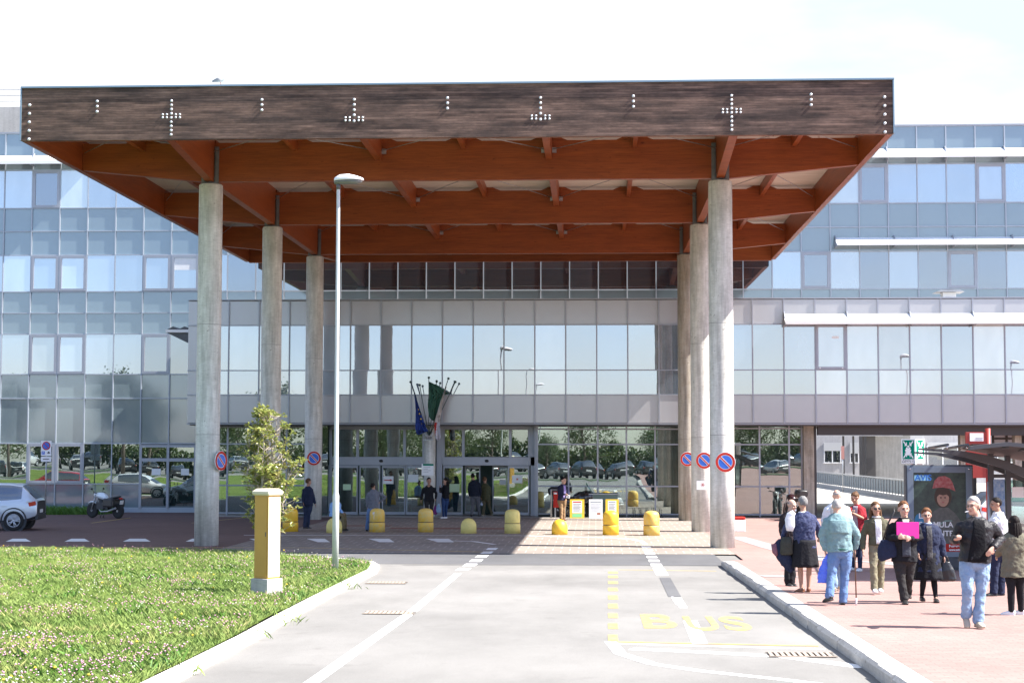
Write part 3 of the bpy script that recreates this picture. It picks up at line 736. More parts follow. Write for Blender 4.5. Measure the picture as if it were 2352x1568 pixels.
glazing((457, 522, 590, 658, 712), YG, (.12, z2, z1, 3.9))
glazing((1234, 1306, 1373, 1439, 1505, 1572), YG, (.12, z2, z1, 3.82))
glazing((1680, 1745, 1813, 1842), YG, (.12, z2, z1, 3.85))
# corner return between doors and right glazing
kpart(MB().box(X(1229, YD), X(1231, YD)+.06, YG, YD, .02, 3.95), 'return_post', M['alu'])
kpart(MB().box(X(712, YG)-.03, X(757, YD), YG+.02, YG+.05, .02, 3.95), 'side_glass', M['g_lobby'])
# doors
zh0, zh1 = at(1000, 1068, YD).z, at(1000, 1049, YD).z
f = MB()
for a, b in ((757, 977), (1015, 1228)):
    f.box(X(a, YD), X(b, YD), YD-.10, YD+.08, zh0, zh1); f.box(X(a, YD), X(b, YD), YD-.06, YD+.04, 3.80, 3.95)
kpart(f, 'door_header', M['alu'])
for p in (759, 821, 929, 973, 1018, 1064, 1172, 1216): kpart(MB().box(X(p, YD)-.06, X(p, YD)+.06, YD-.055, YD+.035, zh1, 3.795), 'transom_post', M['alu'])
for a, b, z in ((1219, 1229, 3.95), (755, 760, zh0), (1003, 1016, 3.95)): kpart(MB().box(X(a, YD), X(b, YD), YD-.1, YD+.1, .02, z), 'door_post', M['alu'])
for a, b in ((762, 819), (823, 927), (931, 971), (1020, 1062), (1066, 1170), (1174, 1214)):
    kpart(MB().box(X(a, YD)+.03, X(b, YD)-.03, YD-.01, YD+.01, zh1+.02, 3.79), 'transom_window', M['g_lobby'])
def leaf(p0, p1, Y, notice=None, frame=.055):
    x0, x1 = X(p0, YD), X(p1, YD); f = MB(); e = frame
    f.box(x0, x0+e, Y-.03, Y+.03, .04, zh0-.02); f.box(x1-e, x1, Y-.03, Y+.03, .04, zh0-.02)
    f.box(x0+e, x1-e, Y-.028, Y+.028, zh0-.12, zh0-.02); f.box(x0+e, x1-e, Y-.028, Y+.028, .04, .16)
    o = kpart(f, 'door', M['alu']); kpart(MB().box(x0+e, x1-e, Y-.006, Y+.006, .16, zh0-.12), 'door_glass', M['g_lobby'], o)
    if notice:
        cx, cz, w_, h_, mt = notice
        p = at(cx, cz, Y); kpart(MB().box(p.x-w_/2, p.x+w_/2, Y-.014, Y-.009, p.z-h_/2, p.z+h_/2), 'paper_notice', mt, o)
        return o, p
    return o, None
M['paper'] = P('paper', (.72, .76, .76), .7); M['paper_green'] = P('green_paper', (.50, .66, .42), .7)
leaf(760, 822, YD, (797, 1118, .36, .26, M['paper_green'])); leaf(825, 873, YD+.07)
o, p = leaf(877, 931, YD+.07, (892, 1102, .46, .34, M['signwhite']))
y_ = YD+.07-.018; kpart(MB().add([(p.x-.18, y_, p.z-.02), (p.x+.08, y_, p.z-.02), (p.x+.08, y_, p.z-.05), (p.x+.18, y_, p.z), (p.x+.08, y_, p.z+.05), (p.x+.08, y_, p.z+.02), (p.x-.18, y_, p.z+.02)], [(0, 1, 5, 6), (2, 3, 4)]), 'red_arrow', M['red'], o)
o, p = leaf(933, 976, YD, (949, 1098, .46, .34, M['paper']))
leaf(1018, 1063, YD, (1044, 1120, .44, .36, M['paper_green'])); leaf(1064, 1100, YD+.9, None); leaf(1128, 1166, YD+.9, (1155, 1107, .3, .22, M['signwhite']))
o, p = leaf(1167, 1216, YD, (1188, 1100, .46, .34, M['paper']))
for a in (0, 60, 120): kpart(MB().add([Matrix.Rotation(radians(a), 3, 'Y') @ Vector(v)+Vector((p.x, 0, p.z)) for v in ((-.06, YD-.017, -.008), (.06, YD-.017, -.008), (.06, YD-.017, .008), (-.06, YD-.017, .008))], [(0, 1, 2, 3)]), 'red_mark', M['red'], o)
for px in (875, 1118):
    p = at(px, 1058, YD-.12); kpart(MB().ell((p.x, YD-.12, p.z), (.09, .06, .065)), 'door_sensor', M['black'])
# lobby inside
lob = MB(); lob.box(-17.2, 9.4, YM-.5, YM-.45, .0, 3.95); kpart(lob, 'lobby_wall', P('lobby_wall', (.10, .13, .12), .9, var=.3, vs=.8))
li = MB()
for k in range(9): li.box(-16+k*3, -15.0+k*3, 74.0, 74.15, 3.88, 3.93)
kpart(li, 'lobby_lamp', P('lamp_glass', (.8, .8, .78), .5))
lc = MB()
for x in (-15.0, -8.6, 1.5, 6.0): lc.lathe([(.3, 0), (.3, 3.95)], (x, 74.6, 0), 0, 20)
kpart(lc, 'inner_column', M['concrete'])
# pier, lintel and underpass opening on the right
xp0, xp1 = X(1842, YG), X(1867, YG)
kpart(MB().box(xp0+.04, xp1, YG-.5, YG+.2, 0, 3.95), 'pier', M['concrete_stained'])
kpart(MB().box(xp1+.003, xp1+.10, YG-.5, YG+.1, 0, 3.95), 'passage_frame', M['alu_dark'])
kpart(MB().box(xp1+.12, BX1, YB+.5, YB+.9, 3.55, 3.945), 'lintel', M['alu_dark'])
kpart(MB().box(xp1+.12, BX1, YM+.2, YM+14, 4.05, 4.35), 'passage_ceiling', M['concrete_wall'])
for px in (2205, 2330): x = X(px, YB+1.2); kpart(MB().box(x, x+.28, YB+1.0, YB+1.5, 0, 3.94), 'passage_pier', M['concrete_stained'])
for px in (2218, 2345): x = X(px, 78); kpart(MB().box(x, x+.5, 78, 79, 0, 4.04), 'dark_pier', M['alu_dark'])
# roof vent on the block
p = at(2178, 684, YB+1.2)
v = thing('roof_vent', 'small boxy roof vent with wide cap on the block roof', 'roof vent', (p.x, YB+1.2, 9.38))
MB().box(-.28, .28, -.28, .28, 0, .34).build('shaft', M['white'], v); MB().prism([(-.6, .35), (.6, .35), (.42, .43), (-.42, .43)], -.5, .5, 'y').build('cap', M['galv'], v); MB().box(-.2, .2, -.2, .2, .43, .48).build('collar', M['darksteel'], v)
# ================================================================ BEHIND THE PASSAGE
bb = thing('annex_building', 'grey rendered annex seen through the passage with shuttered windows', 'building', (20, 150, 0)); off = bb.location
M['render'] = concrete('grey_render', (.42, .41, .42), (.50, .49, .50), .12)
apx = lambda px, py, Y=150: at(px, py, Y)
part(MB().box(5, 90, 150, 162, 0, 14), 'wall', M['render'], bb)
M['shutter'] = P('roller_shutter', (.50, .50, .50), .6, var=.05, vs=30)
for px0, px1, py0, py1, sh in ((1892, 1931, 1016, 1061, .42), (1952, 1972, 1016, 1061, .55), (2008, 2030, 1030, 1090, .3), (2085, 2120, 1000, 1075, .3), (2130, 2200, 1015, 1085, .2), (2290, 2345, 990, 1060, .2)):
    a = apx(px0, py1); b = apx(px1, py0)
    f = MB(); f.box(a.x-.08, b.x+.08, 149.9, 149.98, a.z-.1, a.z); f.box((a.x+b.x)/2-.05, (a.x+b.x)/2+.05, 149.88, 149.97, a.z, b.z); f.box(a.x, a.x+.08, 149.88, 149.97, a.z, b.z); f.box(b.x-.08, b.x, 149.88, 149.97, a.z, b.z)
    w_ = part(f, 'window', M['signwhite'], bb)
    part(MB().box(a.x+.08, b.x-.08, 149.93, 149.99, a.z, b.z), 'pane', M['g_dark'], w_)
    part(MB().box(a.x+.003, b.x-.003, 149.84, 149.875, b.z-(b.z-a.z)*sh, b.z), 'shutter', M['shutter'], w_)
ch = MB(); a = apx(2010, 1000, 100); b = apx(2076, 1110, 100)
con = thing('annex_wing', 'tall concrete stair wing beyond the passage beside dark fins', 'building', (a.x, 142.5, 0)); off = con.location
a = at(2010, 1000, 142.5); b = at(2076, 1110, 142.5)
part(MB().box(a.x, b.x+.6, 142.5, 146, 0, 11), 'wall', concrete('dim_concrete', (.22, .21, .20), (.30, .29, .27), .2), con)
a2 = at(1990, 1000, 142); part(MB().box(a2.x, a2.x+.75, 142, 146, 0, 11), 'dark_fin', M['alu_dark'], con)
for px in (1937, 1960, 1983): q = at(px, 1000, 141.8); part(MB().box(q.x-.08, q.x+.08, 141.8, 141.95, 0, 7.5), 'post', M['alu_dark'], con)
q0, q1 = at(1872, 1000, 141.5), at(2072, 990, 141.5); part(MB().box(q0.x-3, q1.x, 141.2, 141.7, q0.z-.02, q1.z+.35), 'cross_beam', M['render'], con)
# railing fence in the yard
A_, B_ = Vector((at(1866, 1108, 140).x, 140, 0)), Vector((at(2110, 1150, 95).x, 95, 0))
fen = thing('yard_railing', 'long metal railing on a low kerb crossing the sunny yard', 'railing', A_); off = A_
d = (B_-A_); n_ = d.normalized(); s_ = Vector((-n_.y, n_.x, 0))
def slab(a, b, w2, z0, z1): return [a-s_*w2+Vector((0, 0, z0)), a+s_*w2+Vector((0, 0, z0)), a+s_*w2+Vector((0, 0, z1)), a-s_*w2+Vector((0, 0, z1))], [b-s_*w2+Vector((0, 0, z0)), b+s_*w2+Vector((0, 0, z0)), b+s_*w2+Vector((0, 0, z1)), b-s_*w2+Vector((0, 0, z1))]
part(MB().rings(list(slab(A_, B_, .2, 0, .22)), 0, False), 'kerb', M['concrete_wall'], fen)
part(MB().rings(list(slab(A_, B_, .05, 1.12, 1.19)), 0, False), 'top_rail', M['galv'], fen)
part(MB().rings(list(slab(A_, B_, .012, .28, 1.08)), 0, False), 'infill_sheet', P('rail_infill', (.20, .235, .26), .6, .2), fen)
for k in range(46): q = A_+d*(k/45)-s_*.03; part(MB().box(q.x-.03, q.x+.03, q.y-.03, q.y+.03, .2, 1.12), 'baluster', M['galv'], fen)
q = at(1936, 1115, 116); sp = thing('yard_sign_post', 'thin post with a small reddish sign standing before the yard railing', 'sign', (q.x, 116, 0))
MB().tube([(0, 0, 0), (0, 0, 3.1)], .04).build('post', M['galv'], sp); MB().box(-.10, .12, -.05, -.03, 2.3, 3.2).build('sign_plate', P('faded_red', (.42, .2, .18), .6), sp)
# ================================================================ GRASS ISLAND
import numpy as np
ipx = [(860, 1297), (872, 1304), (866, 1316), (820, 1340), (740, 1383), (660, 1428), (580, 1476), (480, 1530), (400, 1572), (250, 1650)]
edge = [gnd(*p) for p in ipx]
edge = [Vector((-16.0+10.6*t, 46.2+(edge[0].y-46.2)*t**3, 0)) for t in (0, .3, .5, .7, .85)]+edge
edge = [Vector((-60, 46.2, 0)), Vector((-30, 46.2, 0))]+edge+[Vector((-6.5, 8, 0))]
def offs(path, d):
    r = []
    for i, p in enumerate(path):
        t = path[min(i+1, len(path)-1)]-path[max(i-1, 0)]; t = Vector((t.x, t.y, 0)).normalized(); r.append(Vector((p.x, p.y, 0))+Vector((t.y, -t.x, 0))*d)
    return r
# kerb round the island
inner = offs(edge, .22)
mb = MB(); rr = []
for p, q in zip(edge, inner):
    z = gz(p.y); rr.append([(p.x, p.y, z-.05), (p.x, p.y, z+.075), (p.x+(q.x-p.x)*.15, p.y+(q.y-p.y)*.15, z+.095), (q.x, q.y, z+.095), (q.x, q.y, z-.05)])
mb.rings(rr, 0, False); tag(mb.build('island_kerb', M['kerb_white']), kind='structure')
poly = [(p.x, p.y) for p in inner]+[(-60, 8)]
def inpoly(x, y):
    c = False; n = len(poly); j = n-1
    for i in range(n):
        xi, yi = poly[i]; xj, yj = poly[j]
        if (yi > y) != (yj > y) and x < (xj-xi)*(y-yi)/(yj-yi)+xi: c = not c
        j = i
    return c
def iz(x, y):
    return gz(y)+.10+.05*noise.noise(Vector((x*.5, y*.5, 0)))+.02*noise.noise(Vector((x*2, y*2, 3)))
# turf surface
m, t, b = nodes('turf'); b.inputs['Roughness'].default_value = .95; b.inputs['Specular IOR Level'].default_value = .1
a1 = ramp(t, noi(t, coord(t), .7, 7, .65), .3, (.09, .15, .025), .7, (.20, .25, .06)); a2 = ramp(t, noi(t, coord(t), 30, 4, .7), .3, (.45,)*3, .65, (1.15,)*3)
t.links.new(mul(t, a1, a2), b.inputs['Base Color']); bumpn(t, noi(t, coord(t), 45, 5), b, .8, .05); M['turf'] = m
bm = bmesh.new(); vs = [bm.verts.new((x, y, iz(x, y))) for x, y in poly]; bm.faces.new(vs)
bmesh.ops.triangulate(bm, faces=bm.faces[:])
me = bpy.data.meshes.new('turf'); bm.to_mesh(me); bm.free(); me.materials.append(m); o = bpy.data.objects.new('turf', me); COL.objects.link(o); tag(o, kind='structure')
M['blade'] = P('grass_blade', (.095, .17, .03), .6, vs=1.2, col2=(.25, .31, .09), spec=.25)
def blades(name, pts, hmin, hmax, wd, mat, seed=1, lean=.5, label=None):
    rs = np.random.RandomState(seed); n = len(pts); pts = np.array(pts)
    a = rs.rand(n)*2*np.pi; h = hmin+(hmax-hmin)*rs.rand(n)**1.6; ln = rs.randn(n, 2)*lean*h[:, None]*.7; ln[:, 0] -= .15*h
    w_ = wd*(.6+.8*rs.rand(n)); V = np.zeros((n, 4, 3))
    dx, dy = np.cos(a)*w_/2, np.sin(a)*w_/2
    V[:, 0] = pts+np.stack([dx, dy, np.zeros(n)-.01], 1); V[:, 1] = pts-np.stack([dx, dy, np.zeros(n)+.01], 1)
    V[:, 2] = pts+np.stack([ln[:, 0]*.4-dx*.7, ln[:, 1]*.4-dy*.7, h*.6], 1); V[:, 3] = pts+np.stack([ln[:, 0], ln[:, 1], h], 1)
    me = bpy.data.meshes.new(name); me.vertices.add(n*4); me.vertices.foreach_set('co', V.ravel())
    idx = np.arange(n)[:, None]*4+np.array([0, 1, 2, 0, 2, 3])[None]; me.loops.add(n*6); me.loops.foreach_set('vertex_index', idx.ravel())
    me.polygons.add(n*2); me.polygons.foreach_set('loop_start', np.arange(n*2)*3); me.polygons.foreach_set('loop_total', np.full(n*2, 3)); me.update(); me.validate()
    me.materials.append(mat); o = bpy.data.objects.new(name, me); COL.objects.link(o); tag(o, label, kind='stuff'); return o
rs = random.Random(4); pts = []
while len(pts) < 270000:
    y = 16+30.3*rs.random()**1.15; xl = -.372*y-.5; x = xl+(-4.3-xl)*rs.random()
    if rs.random() < .24: x = xl-9*rs.random(); y = 12+34*rs.random()
    if not inpoly(x, y): continue
    if noise.noise(Vector((x*1.3, y*1.3, 5))) < -.25 and rs.random() < .55: continue
    pts.append((x, y, iz(x, y)))
blades('grass', pts, .03, .105, .0058, M['blade'], 2, .8, 'short green grass of the island with clover')
ip = [p for p in pts if noise.noise(Vector((p[0]*.9, p[1]*.9, 9))) > .15]
M['blade_dry'] = P('dry_grass', (.30, .27, .10), .7, vs=2, col2=(.24, .30, .07))
blades('dry_grass', [ip[i] for i in range(0, len(ip), 5)], .05, .15, .006, M['blade_dry'], 5, .6, 'dry pale grass stems among the green grass')
M['blade_lush'] = P('lush_leaf', (.045, .13, .012), .55, vs=2, col2=(.10, .21, .02))
lp = []
for k in range(38):
    y = 17+28*rs.random()**1.1; xl = -.37*y; x = xl+(-4.5-xl)*rs.random()
    for j in range(60):
        xx, yy = x+rs.gauss(0, .16), y+rs.gauss(0, .16)
        if inpoly(xx, yy): lp.append((xx, yy, iz(xx, yy)))
blades('broad_weeds', lp, .07, .17, .018, M['blade_lush'], 6, .7, 'darker broad leaved weeds in tufts')
def flowers(name, mat, n, seed, r, thr, label):
    rs = random.Random(seed); mb = MB(); c = 0; k = 0
    while c < n and k < n*40:
        k += 1; y = 16+30*rs.random()**1.1; xl = -.372*y; x = xl+(-4.6-xl)*rs.random()
        if not inpoly(x, y) or noise.noise(Vector((x*.8, y*.5, seed))) < thr+rs.uniform(-.2, .2): continue
        z = iz(x, y)+rs.uniform(.09, .17); q = r*rs.uniform(.7, 1.2)
        mb.add([(x-q, y, z), (x+q, y, z), (x, y-q, z), (x, y+q, z), (x, y, z-q), (x, y, z+q*.8)], [(0, 2, 5), (2, 1, 5), (1, 3, 5), (3, 0, 5), (2, 0, 4), (1, 2, 4), (3, 1, 4), (0, 3, 4)]); c += 1
    tag(mb.build(name, mat, fix=False), label, kind='stuff')
flowers('clover_flowers', P('clover_pink', (.50, .26, .33), .8), 1700, 21, .014, .05, 'small pink clover heads scattered over the grass')
flowers('white_clover', P('clover_white', (.62, .58, .52), .8), 420, 33, .012, .2, 'white clover heads in patches')
flowers('dandelions', P('dandelion', (.75, .52, .03), .8), 45, 44, .02, -.3, 'a few yellow dandelions')
# tufts growing out of the kerb
tp = []
for px, py in ((960, 2420), (1080, 2360), (700, 2560), (1045, 2375), (1340, 2235)):
    g = gnd(px/1.653, py/1.653)
    for j in range(28): tp.append((g.x+rs.gauss(0, .14), g.y+rs.gauss(0, .12), gz(g.y)+.0))
blades('kerb_weeds', tp, .06, .19, .006, M['blade'], 8, .9, 'loose grass tufts on the kerb edge')
# verge by the building
vp = []
for k in range(9000):
    x = rs.uniform(-33, -21.9); y = rs.uniform(72.9+(x+21.9)*.22, 75.3)
    vp.append((x, y, .01))
blades('verge_grass', vp, .12, .38, .03, M['blade_lush'], 9, .5, 'dark green weeds along the foot of the glazed wall')
# ================================================================ LAMP POSTS
M['pole'] = P('pole_grey_paint', (.50, .51, .50), .5, .1, var=.06, vs=4)
def lamp_post(x, y, lbl, h=9.0, rz=0, group='tall lamp posts'):
    t = thing('street_lamp', lbl, 'street lamp', (x, y, gz(y)), rz, group)
    MB().lathe([(.075, -.05), (.075, 1.8), (.055, 1.86), (.04, h-.25), (.035, h-.12)], n=18).build('pole', M['pole'], t)
    mb = MB(); C_ = []
    for i, (xx, hw, hh) in enumerate(((-.10, .03, .03), (-.07, .11, .06), (.05, .15, .10), (.25, .17, .105), (.45, .145, .07), (.6, .06, .03))): C_.append([(xx, hw*cos(a), h-.06+max(0, hh*1.5*sin(a))) for a in [pi*2*j/16 for j in range(16)]])
    mb.rings(C_); o = mb.build('lamp_shell', M['white'], t)
    mb = MB(); C_ = []
    for xx, hw in ((-.08, .09), (.05, .135), (.25, .155), (.45, .13), (.57, .06)): C_.append([(xx, hw*cos(a), h-.075-max(0, .07*-sin(a))*(1 if xx < .5 else .5)) for a in [pi*2*j/16 for j in range(16)]])
    mb.rings(C_); mb.build('lamp_bowl', M['bracket'], t)
    MB().tube([(0, 0, h-.26), (0, 0, h-.09)], .05).build('collar', M['darksteel'], t)
    return t
g = gnd(770, 1318); lamp_post(g.x, g.y, 'tall grey lamp post standing on the tip of the grass island', at(770, 408, g.y).z-gz(g.y)-.02, radians(-12))
# ================================================================ YELLOW CABINET ON CONCRETE FOOT
g = gnd(612, 1378); t = thing('meter_cabinet', 'ochre yellow utility cabinet with pale cap on a concrete foot in the grass', 'utility cabinet', (g.x, g.y, gz(g.y)), radians(-33))
M['ochre'] = P('ochre_panel', (.50, .27, .045), .45, var=.05, vs=2); M['ochre_sunlit'] = P('ochre_panel_sunlit', (.72, .62, .40), .5, var=.04, vs=2)
MB().box(-.21, .21, -.20, .20, -.1, .40).build('foot', M['concrete_wall'], t, bevel=.012)
MB().box(-.17, .17, -.155, .155, .40, 1.90).build('casing', M['ochre'], t, bevel=.006)
MB().box(.171, .178, -.150, .150, .43, 1.87).build('side_panel', M['ochre_sunlit'], t)  # paler copy of the ochre: sunlight on this side is painted into its colour
MB().box(-.14, .14, -.162, -.1555, .44, 1.86).build('front_door', M['ochre'], t, bevel=.003)
MB().rings([[(-.185, -.17, 1.90), (.195, -.17, 1.90), (.195, .17, 1.90), (-.185, .17, 1.90)], [(-.20, -.19, 1.93), (.21, -.19, 1.93), (.21, .19, 1.93), (-.20, .19, 1.93)], [(-.20, -.19, 1.97), (.21, -.19, 1.97), (.21, .19, 1.97), (-.20, .19, 1.97)], [(-.15, -.13, 2.02), (.16, -.13, 2.02), (.16, .13, 2.02), (-.15, .13, 2.02)]], 0, False).build('cap', P('cabinet_cap', (.62, .55, .40), .5), t)
MB().cbox((.12, -.165, 1.2), (.012, .01, .08)).build('lock', M['darksteel'], t)
# ================================================================ SHRUB
def leafmat(name, a, b_, rough=.3, trans=.25):
    m, t, b = nodes(name); b.inputs['Roughness'].default_value = rough
    t.links.new(ramp(t, noi(t, coord(t), 4.5, 3), .35, a, .65, b_), b.inputs['Base Color'])
    tr = add(t, 'ShaderNodeBsdfTranslucent'); tr.inputs[0].default_value = (*[min(1, x*1.6) for x in b_], 1)
    mx_ = add(t, 'ShaderNodeMixShader'); mx_.inputs[0].default_value = trans; t.links.new(b.outputs[0], mx_.inputs[1]); t.links.new(tr.outputs[0], mx_.inputs[2])
    t.links.new(mx_.outputs[0], t.nodes['Material Output'].inputs[0]); return m
M['mag_leaf'] = leafmat('glossy_leaf', (.09, .13, .025), (.30, .32, .09), .20, .22)
M['mag_back'] = leafmat('leaf_young', (.26, .28, .08), (.42, .36, .14), .35, .2)
M['bark'] = P('bark', (.16, .125, .10), .9, var=.35, vs=9, stretch=(1, 1, .3), bump=.5)
M['twig'] = P('pale_bark', (.34, .29, .24), .85, var=.25, vs=12)
def leaf_geo(mb, p, d, L_, W_, rs, mi=0):
    d = d.normalized(); s = d.cross(Vector((rs.uniform(-1, 1), rs.uniform(-1, 1), rs.uniform(-.3, 1.2)))).normalized(); u = s.cross(d)
    dr = Vector((0, 0, -L_*rs.uniform(.05, .35)))
    a = p; b1 = p+d*L_*.5+s*W_/2+u*W_*.15; b2 = p+d*L_*.5-s*W_/2+u*W_*.15; m_ = p+d*L_*.5; e = p+d*L_+dr
    mb.add([a, b1, m_, b2, e], [(0, 1, 2), (0, 2, 3), (1, 4, 2), (2, 4, 3)], mi)
g = Vector((-6.85, 44.6, 0)); base = Vector((at(613, 1250, 44.6).x, 44.6, 0)); iy = 44.6
t = thing('magnolia_shrub', 'tall glossy leaved evergreen shrub growing behind the yellow cabinet', 'shrub', (base.x, iy, iz(base.x, iy)), 0)
rs = random.Random(12); st = MB(); lf = MB()
def env(z):  # half width by height share, after the outline in the photograph
    k = [(0, .4), (.08, .8), (.22, 1.08), (.36, .8), (.5, .98), (.62, .95), (.72, .62), (.82, .66), (.92, .38), (1, .12)]
    for (a, ra), (b, rb) in zip(k[:-1], k[1:]):
        if z <= b: return ra+(rb-ra)*(z-a)/(b-a)
    return .1
HS = 4.05; tips = []
for i in range(15):
    a = rs.uniform(0, 2*pi); hh = HS*rs.uniform(.42, .95) if i > 2 else HS*(.99-.08*i); sp = rs.uniform(.15, .8) if i > 2 else .12
    p = Vector((rs.uniform(-.12, .12), rs.uniform(-.12, .12), 0)); pp_ = [p.copy()]
    n = 9
    for k in range(1, n+1):
        z = hh*k/n; rad = sp*env(z/HS)*(k/n)**.8*.95; q = Vector((cos(a)*rad+rs.gauss(0, .05), sin(a)*rad+rs.gauss(0, .05), z)); pp_.append(q)
        if k >= 2:
            for _ in range(4):
                aa = rs.uniform(0, 2*pi); ln = rs.uniform(.2, .7); en = q+Vector((cos(aa)*ln*.8, sin(aa)*ln*.8, ln*rs.uniform(.2, .8)))
                er = hypot(en.x, en.y); mxr = env(min(1, max(0, en.z/HS)))
                if er > mxr: en.x *= mxr/er; en.y *= mxr/er
                if en.z > HS: continue
                st.tube([q, (q+en)/2+Vector((0, 0, -.03)), en], [.012, .009, .005], n=4, caps=False); tips.append((en, (en-q).normalized())); tips.append(((q+en)/2, (en-q).normalized()))
    st.tube(pp_, [.035-.028*k/n for k in range(n+1)], n=6)
st.build('stems', M['twig'], t)
for en, d in tips:
    if rs.random() < .15 or noise.noise(en*2.6) < -.12: continue
    for j in range(rs.randint(7, 11)):
        a = rs.uniform(0, 2*pi); dd = (d*.7+Vector((cos(a), sin(a), rs.uniform(-.4, .7)))).normalized(); leaf_geo(lf, en+Vector((rs.gauss(0, .03), rs.gauss(0, .03), rs.gauss(0, .03))), dd, rs.uniform(.11, .19), rs.uniform(.05, .075), rs, 1 if rs.random() < .22 else 0)
lf.build('foliage', [M['mag_leaf'], M['mag_back']], t, fix=False)
# ================================================================ BOLLARDS
def bollard(px, py, tall, mat, lbl, grp, wear=False):
    g = gnd(px, py); t = thing('bollard', lbl, 'bollard', (g.x, g.y+.25, .006), rs.uniform(0, 6), grp)
    r = .27
    if tall:
        MB().lathe([(r*1.03, 0), (r*1.03, .30), (r*1.0, .325), (r*.95, .335), (.001, .335)], n=28).build('base_block', mat, t)
        MB().lathe([(.001, .337), (r*.94, .337), (r*.95, .355)], n=28).build('groove', M['bark'], t)
        MB().lathe([(r*.96, .356), (r*1.0, .37), (r*.99, .62), (r*.96, .70), (r*.84, .77), (r*.62, .805), (r*.3, .83), (.001, .835)], n=28).build('cap_block', mat, t)
        if wear:
            mb = MB(); 
            for a0, z0, z1, w_ in ((4.4, .45, .72, .02), (4.25, .62, .70, .05)): mb.add([(cos(a0-w_)*r*1.004, sin(a0-w_)*r*1.004, z0), (cos(a0+w_)*r*1.004, sin(a0+w_)*r*1.004, z0), (cos(a0+w_*3)*r*.975, sin(a0+w_*3)*r*.975, z1), (cos(a0-w_)*r*.975, sin(a0-w_)*r*.975, z1)], [(0, 1, 2, 3)])
            t.rotation_euler.z = 0; mb.build('paint_drip', M['signwhite'], t)
    else:
        MB().lathe([(r*1.02, 0), (r*1.02, .22), (r*.97, .32), (r*.80, .42), (r*.5, .49), (r*.2, .515), (.001, .52)], n=28).build('dome', mat, t)
    return t
GB, GD = 'tall yellow bollards along the forecourt', 'low domed yellow bollards along the forecourt'
bollard(664, 1221, 1, M['yellow'], 'tall yellow bollard half hidden behind the shrub, leftmost of the row', GB)
bollard(765, 1224, 0, M['yellow_pale'], 'low pale yellow dome bollard with a seated man, behind the lamp post', GD)
bollard(864, 1222, 1, M['yellow_worn'], 'tall yellow bollard with a white paint drip', GB, True)
bollard(976, 1222, 1, M['yellow_worn'], 'tall worn yellow bollard in front of the woman with bags', GB)
bollard(1075, 1225, 0, M['yellow_pale'], 'low pale yellow dome bollard in the canopy shade', GD)
bollard(1176, 1225, 1, M['yellow_pale'], 'tall faded lemon bollard in the shade before the entrance', GB)
bollard(1285, 1228, 0, M['yellow'], 'low orange yellow dome bollard at the edge of the sunlit paving', GD)
bollard(1403, 1229, 1, M['yellow'], 'tall bright yellow bollard in the sun before the notice boards', GB)
bollard(1497, 1230, 1, M['yellow_worn'], 'tall yellow bollard in the sun nearest the right columns', GB)
# ================================================================ VEHICLES
M['silver'] = P('silver_paint', (.62, .66, .72), .28, .25, coat=.6); M['carglass'] = glass('car_glass', (.015, .02, .025), .22, (.9, .95, 1), .01)
M['redlens'] = P('red_lens', (.5, .02, .015), .2, coat=.5); M['clearlens'] = P('clear_lens', (.7, .7, .7), .15); M['trimblack'] = P('grey_plastic', (.035, .036, .04), .6)
def paint(name, c, metal=.2): return P(name, c, .3, metal, coat=.6)
SUV = [(0, .50, .80, 1.02, 1.04, .86, .80), (.06, .42, .84, 1.08, 1.12, .88, .78), (.28, .34, .87, 1.12, 1.36, .90, .72), (.55, .30, .88, 1.12, 1.60, .91, .66), (1.0, .27, .89, 1.08, 1.66, .915, .66), (2.0, .26, .89, 1.03, 1.68, .92, .67), (2.6, .26, .89, 1.01, 1.60, .92, .67), (2.9, .26, .89, 1.0, 1.40, .92, .68), (3.35, .27, .88, .98, 1.03, .91, .72), (3.9, .30, .84, .90, .92, .87, .76), (4.2, .36, .74, .78, .80, .80, .7), (4.3, .42, .62, .66, .68, .70, .6)]
HAT = [(0, .42, .70, .88, .90, .80, .74), (.08, .34, .74, .95, .98, .82, .72), (.3, .28, .76, .98, 1.22, .84, .68), (.6, .24, .76, .97, 1.42, .85, .62), (1.1, .22, .76, .94, 1.48, .86, .62), (1.9, .20, .76, .90, 1.48, .86, .62), (2.4, .20, .76, .88, 1.38, .86, .63), (2.7, .20, .76, .87, 1.18, .86, .65), (3.1, .21, .75, .84, .88, .85, .68), (3.6, .24, .70, .75, .77, .81, .7), (3.9, .28, .60, .64, .66, .74, .64), (4.0, .34, .52, .55, .57, .66, .58)]
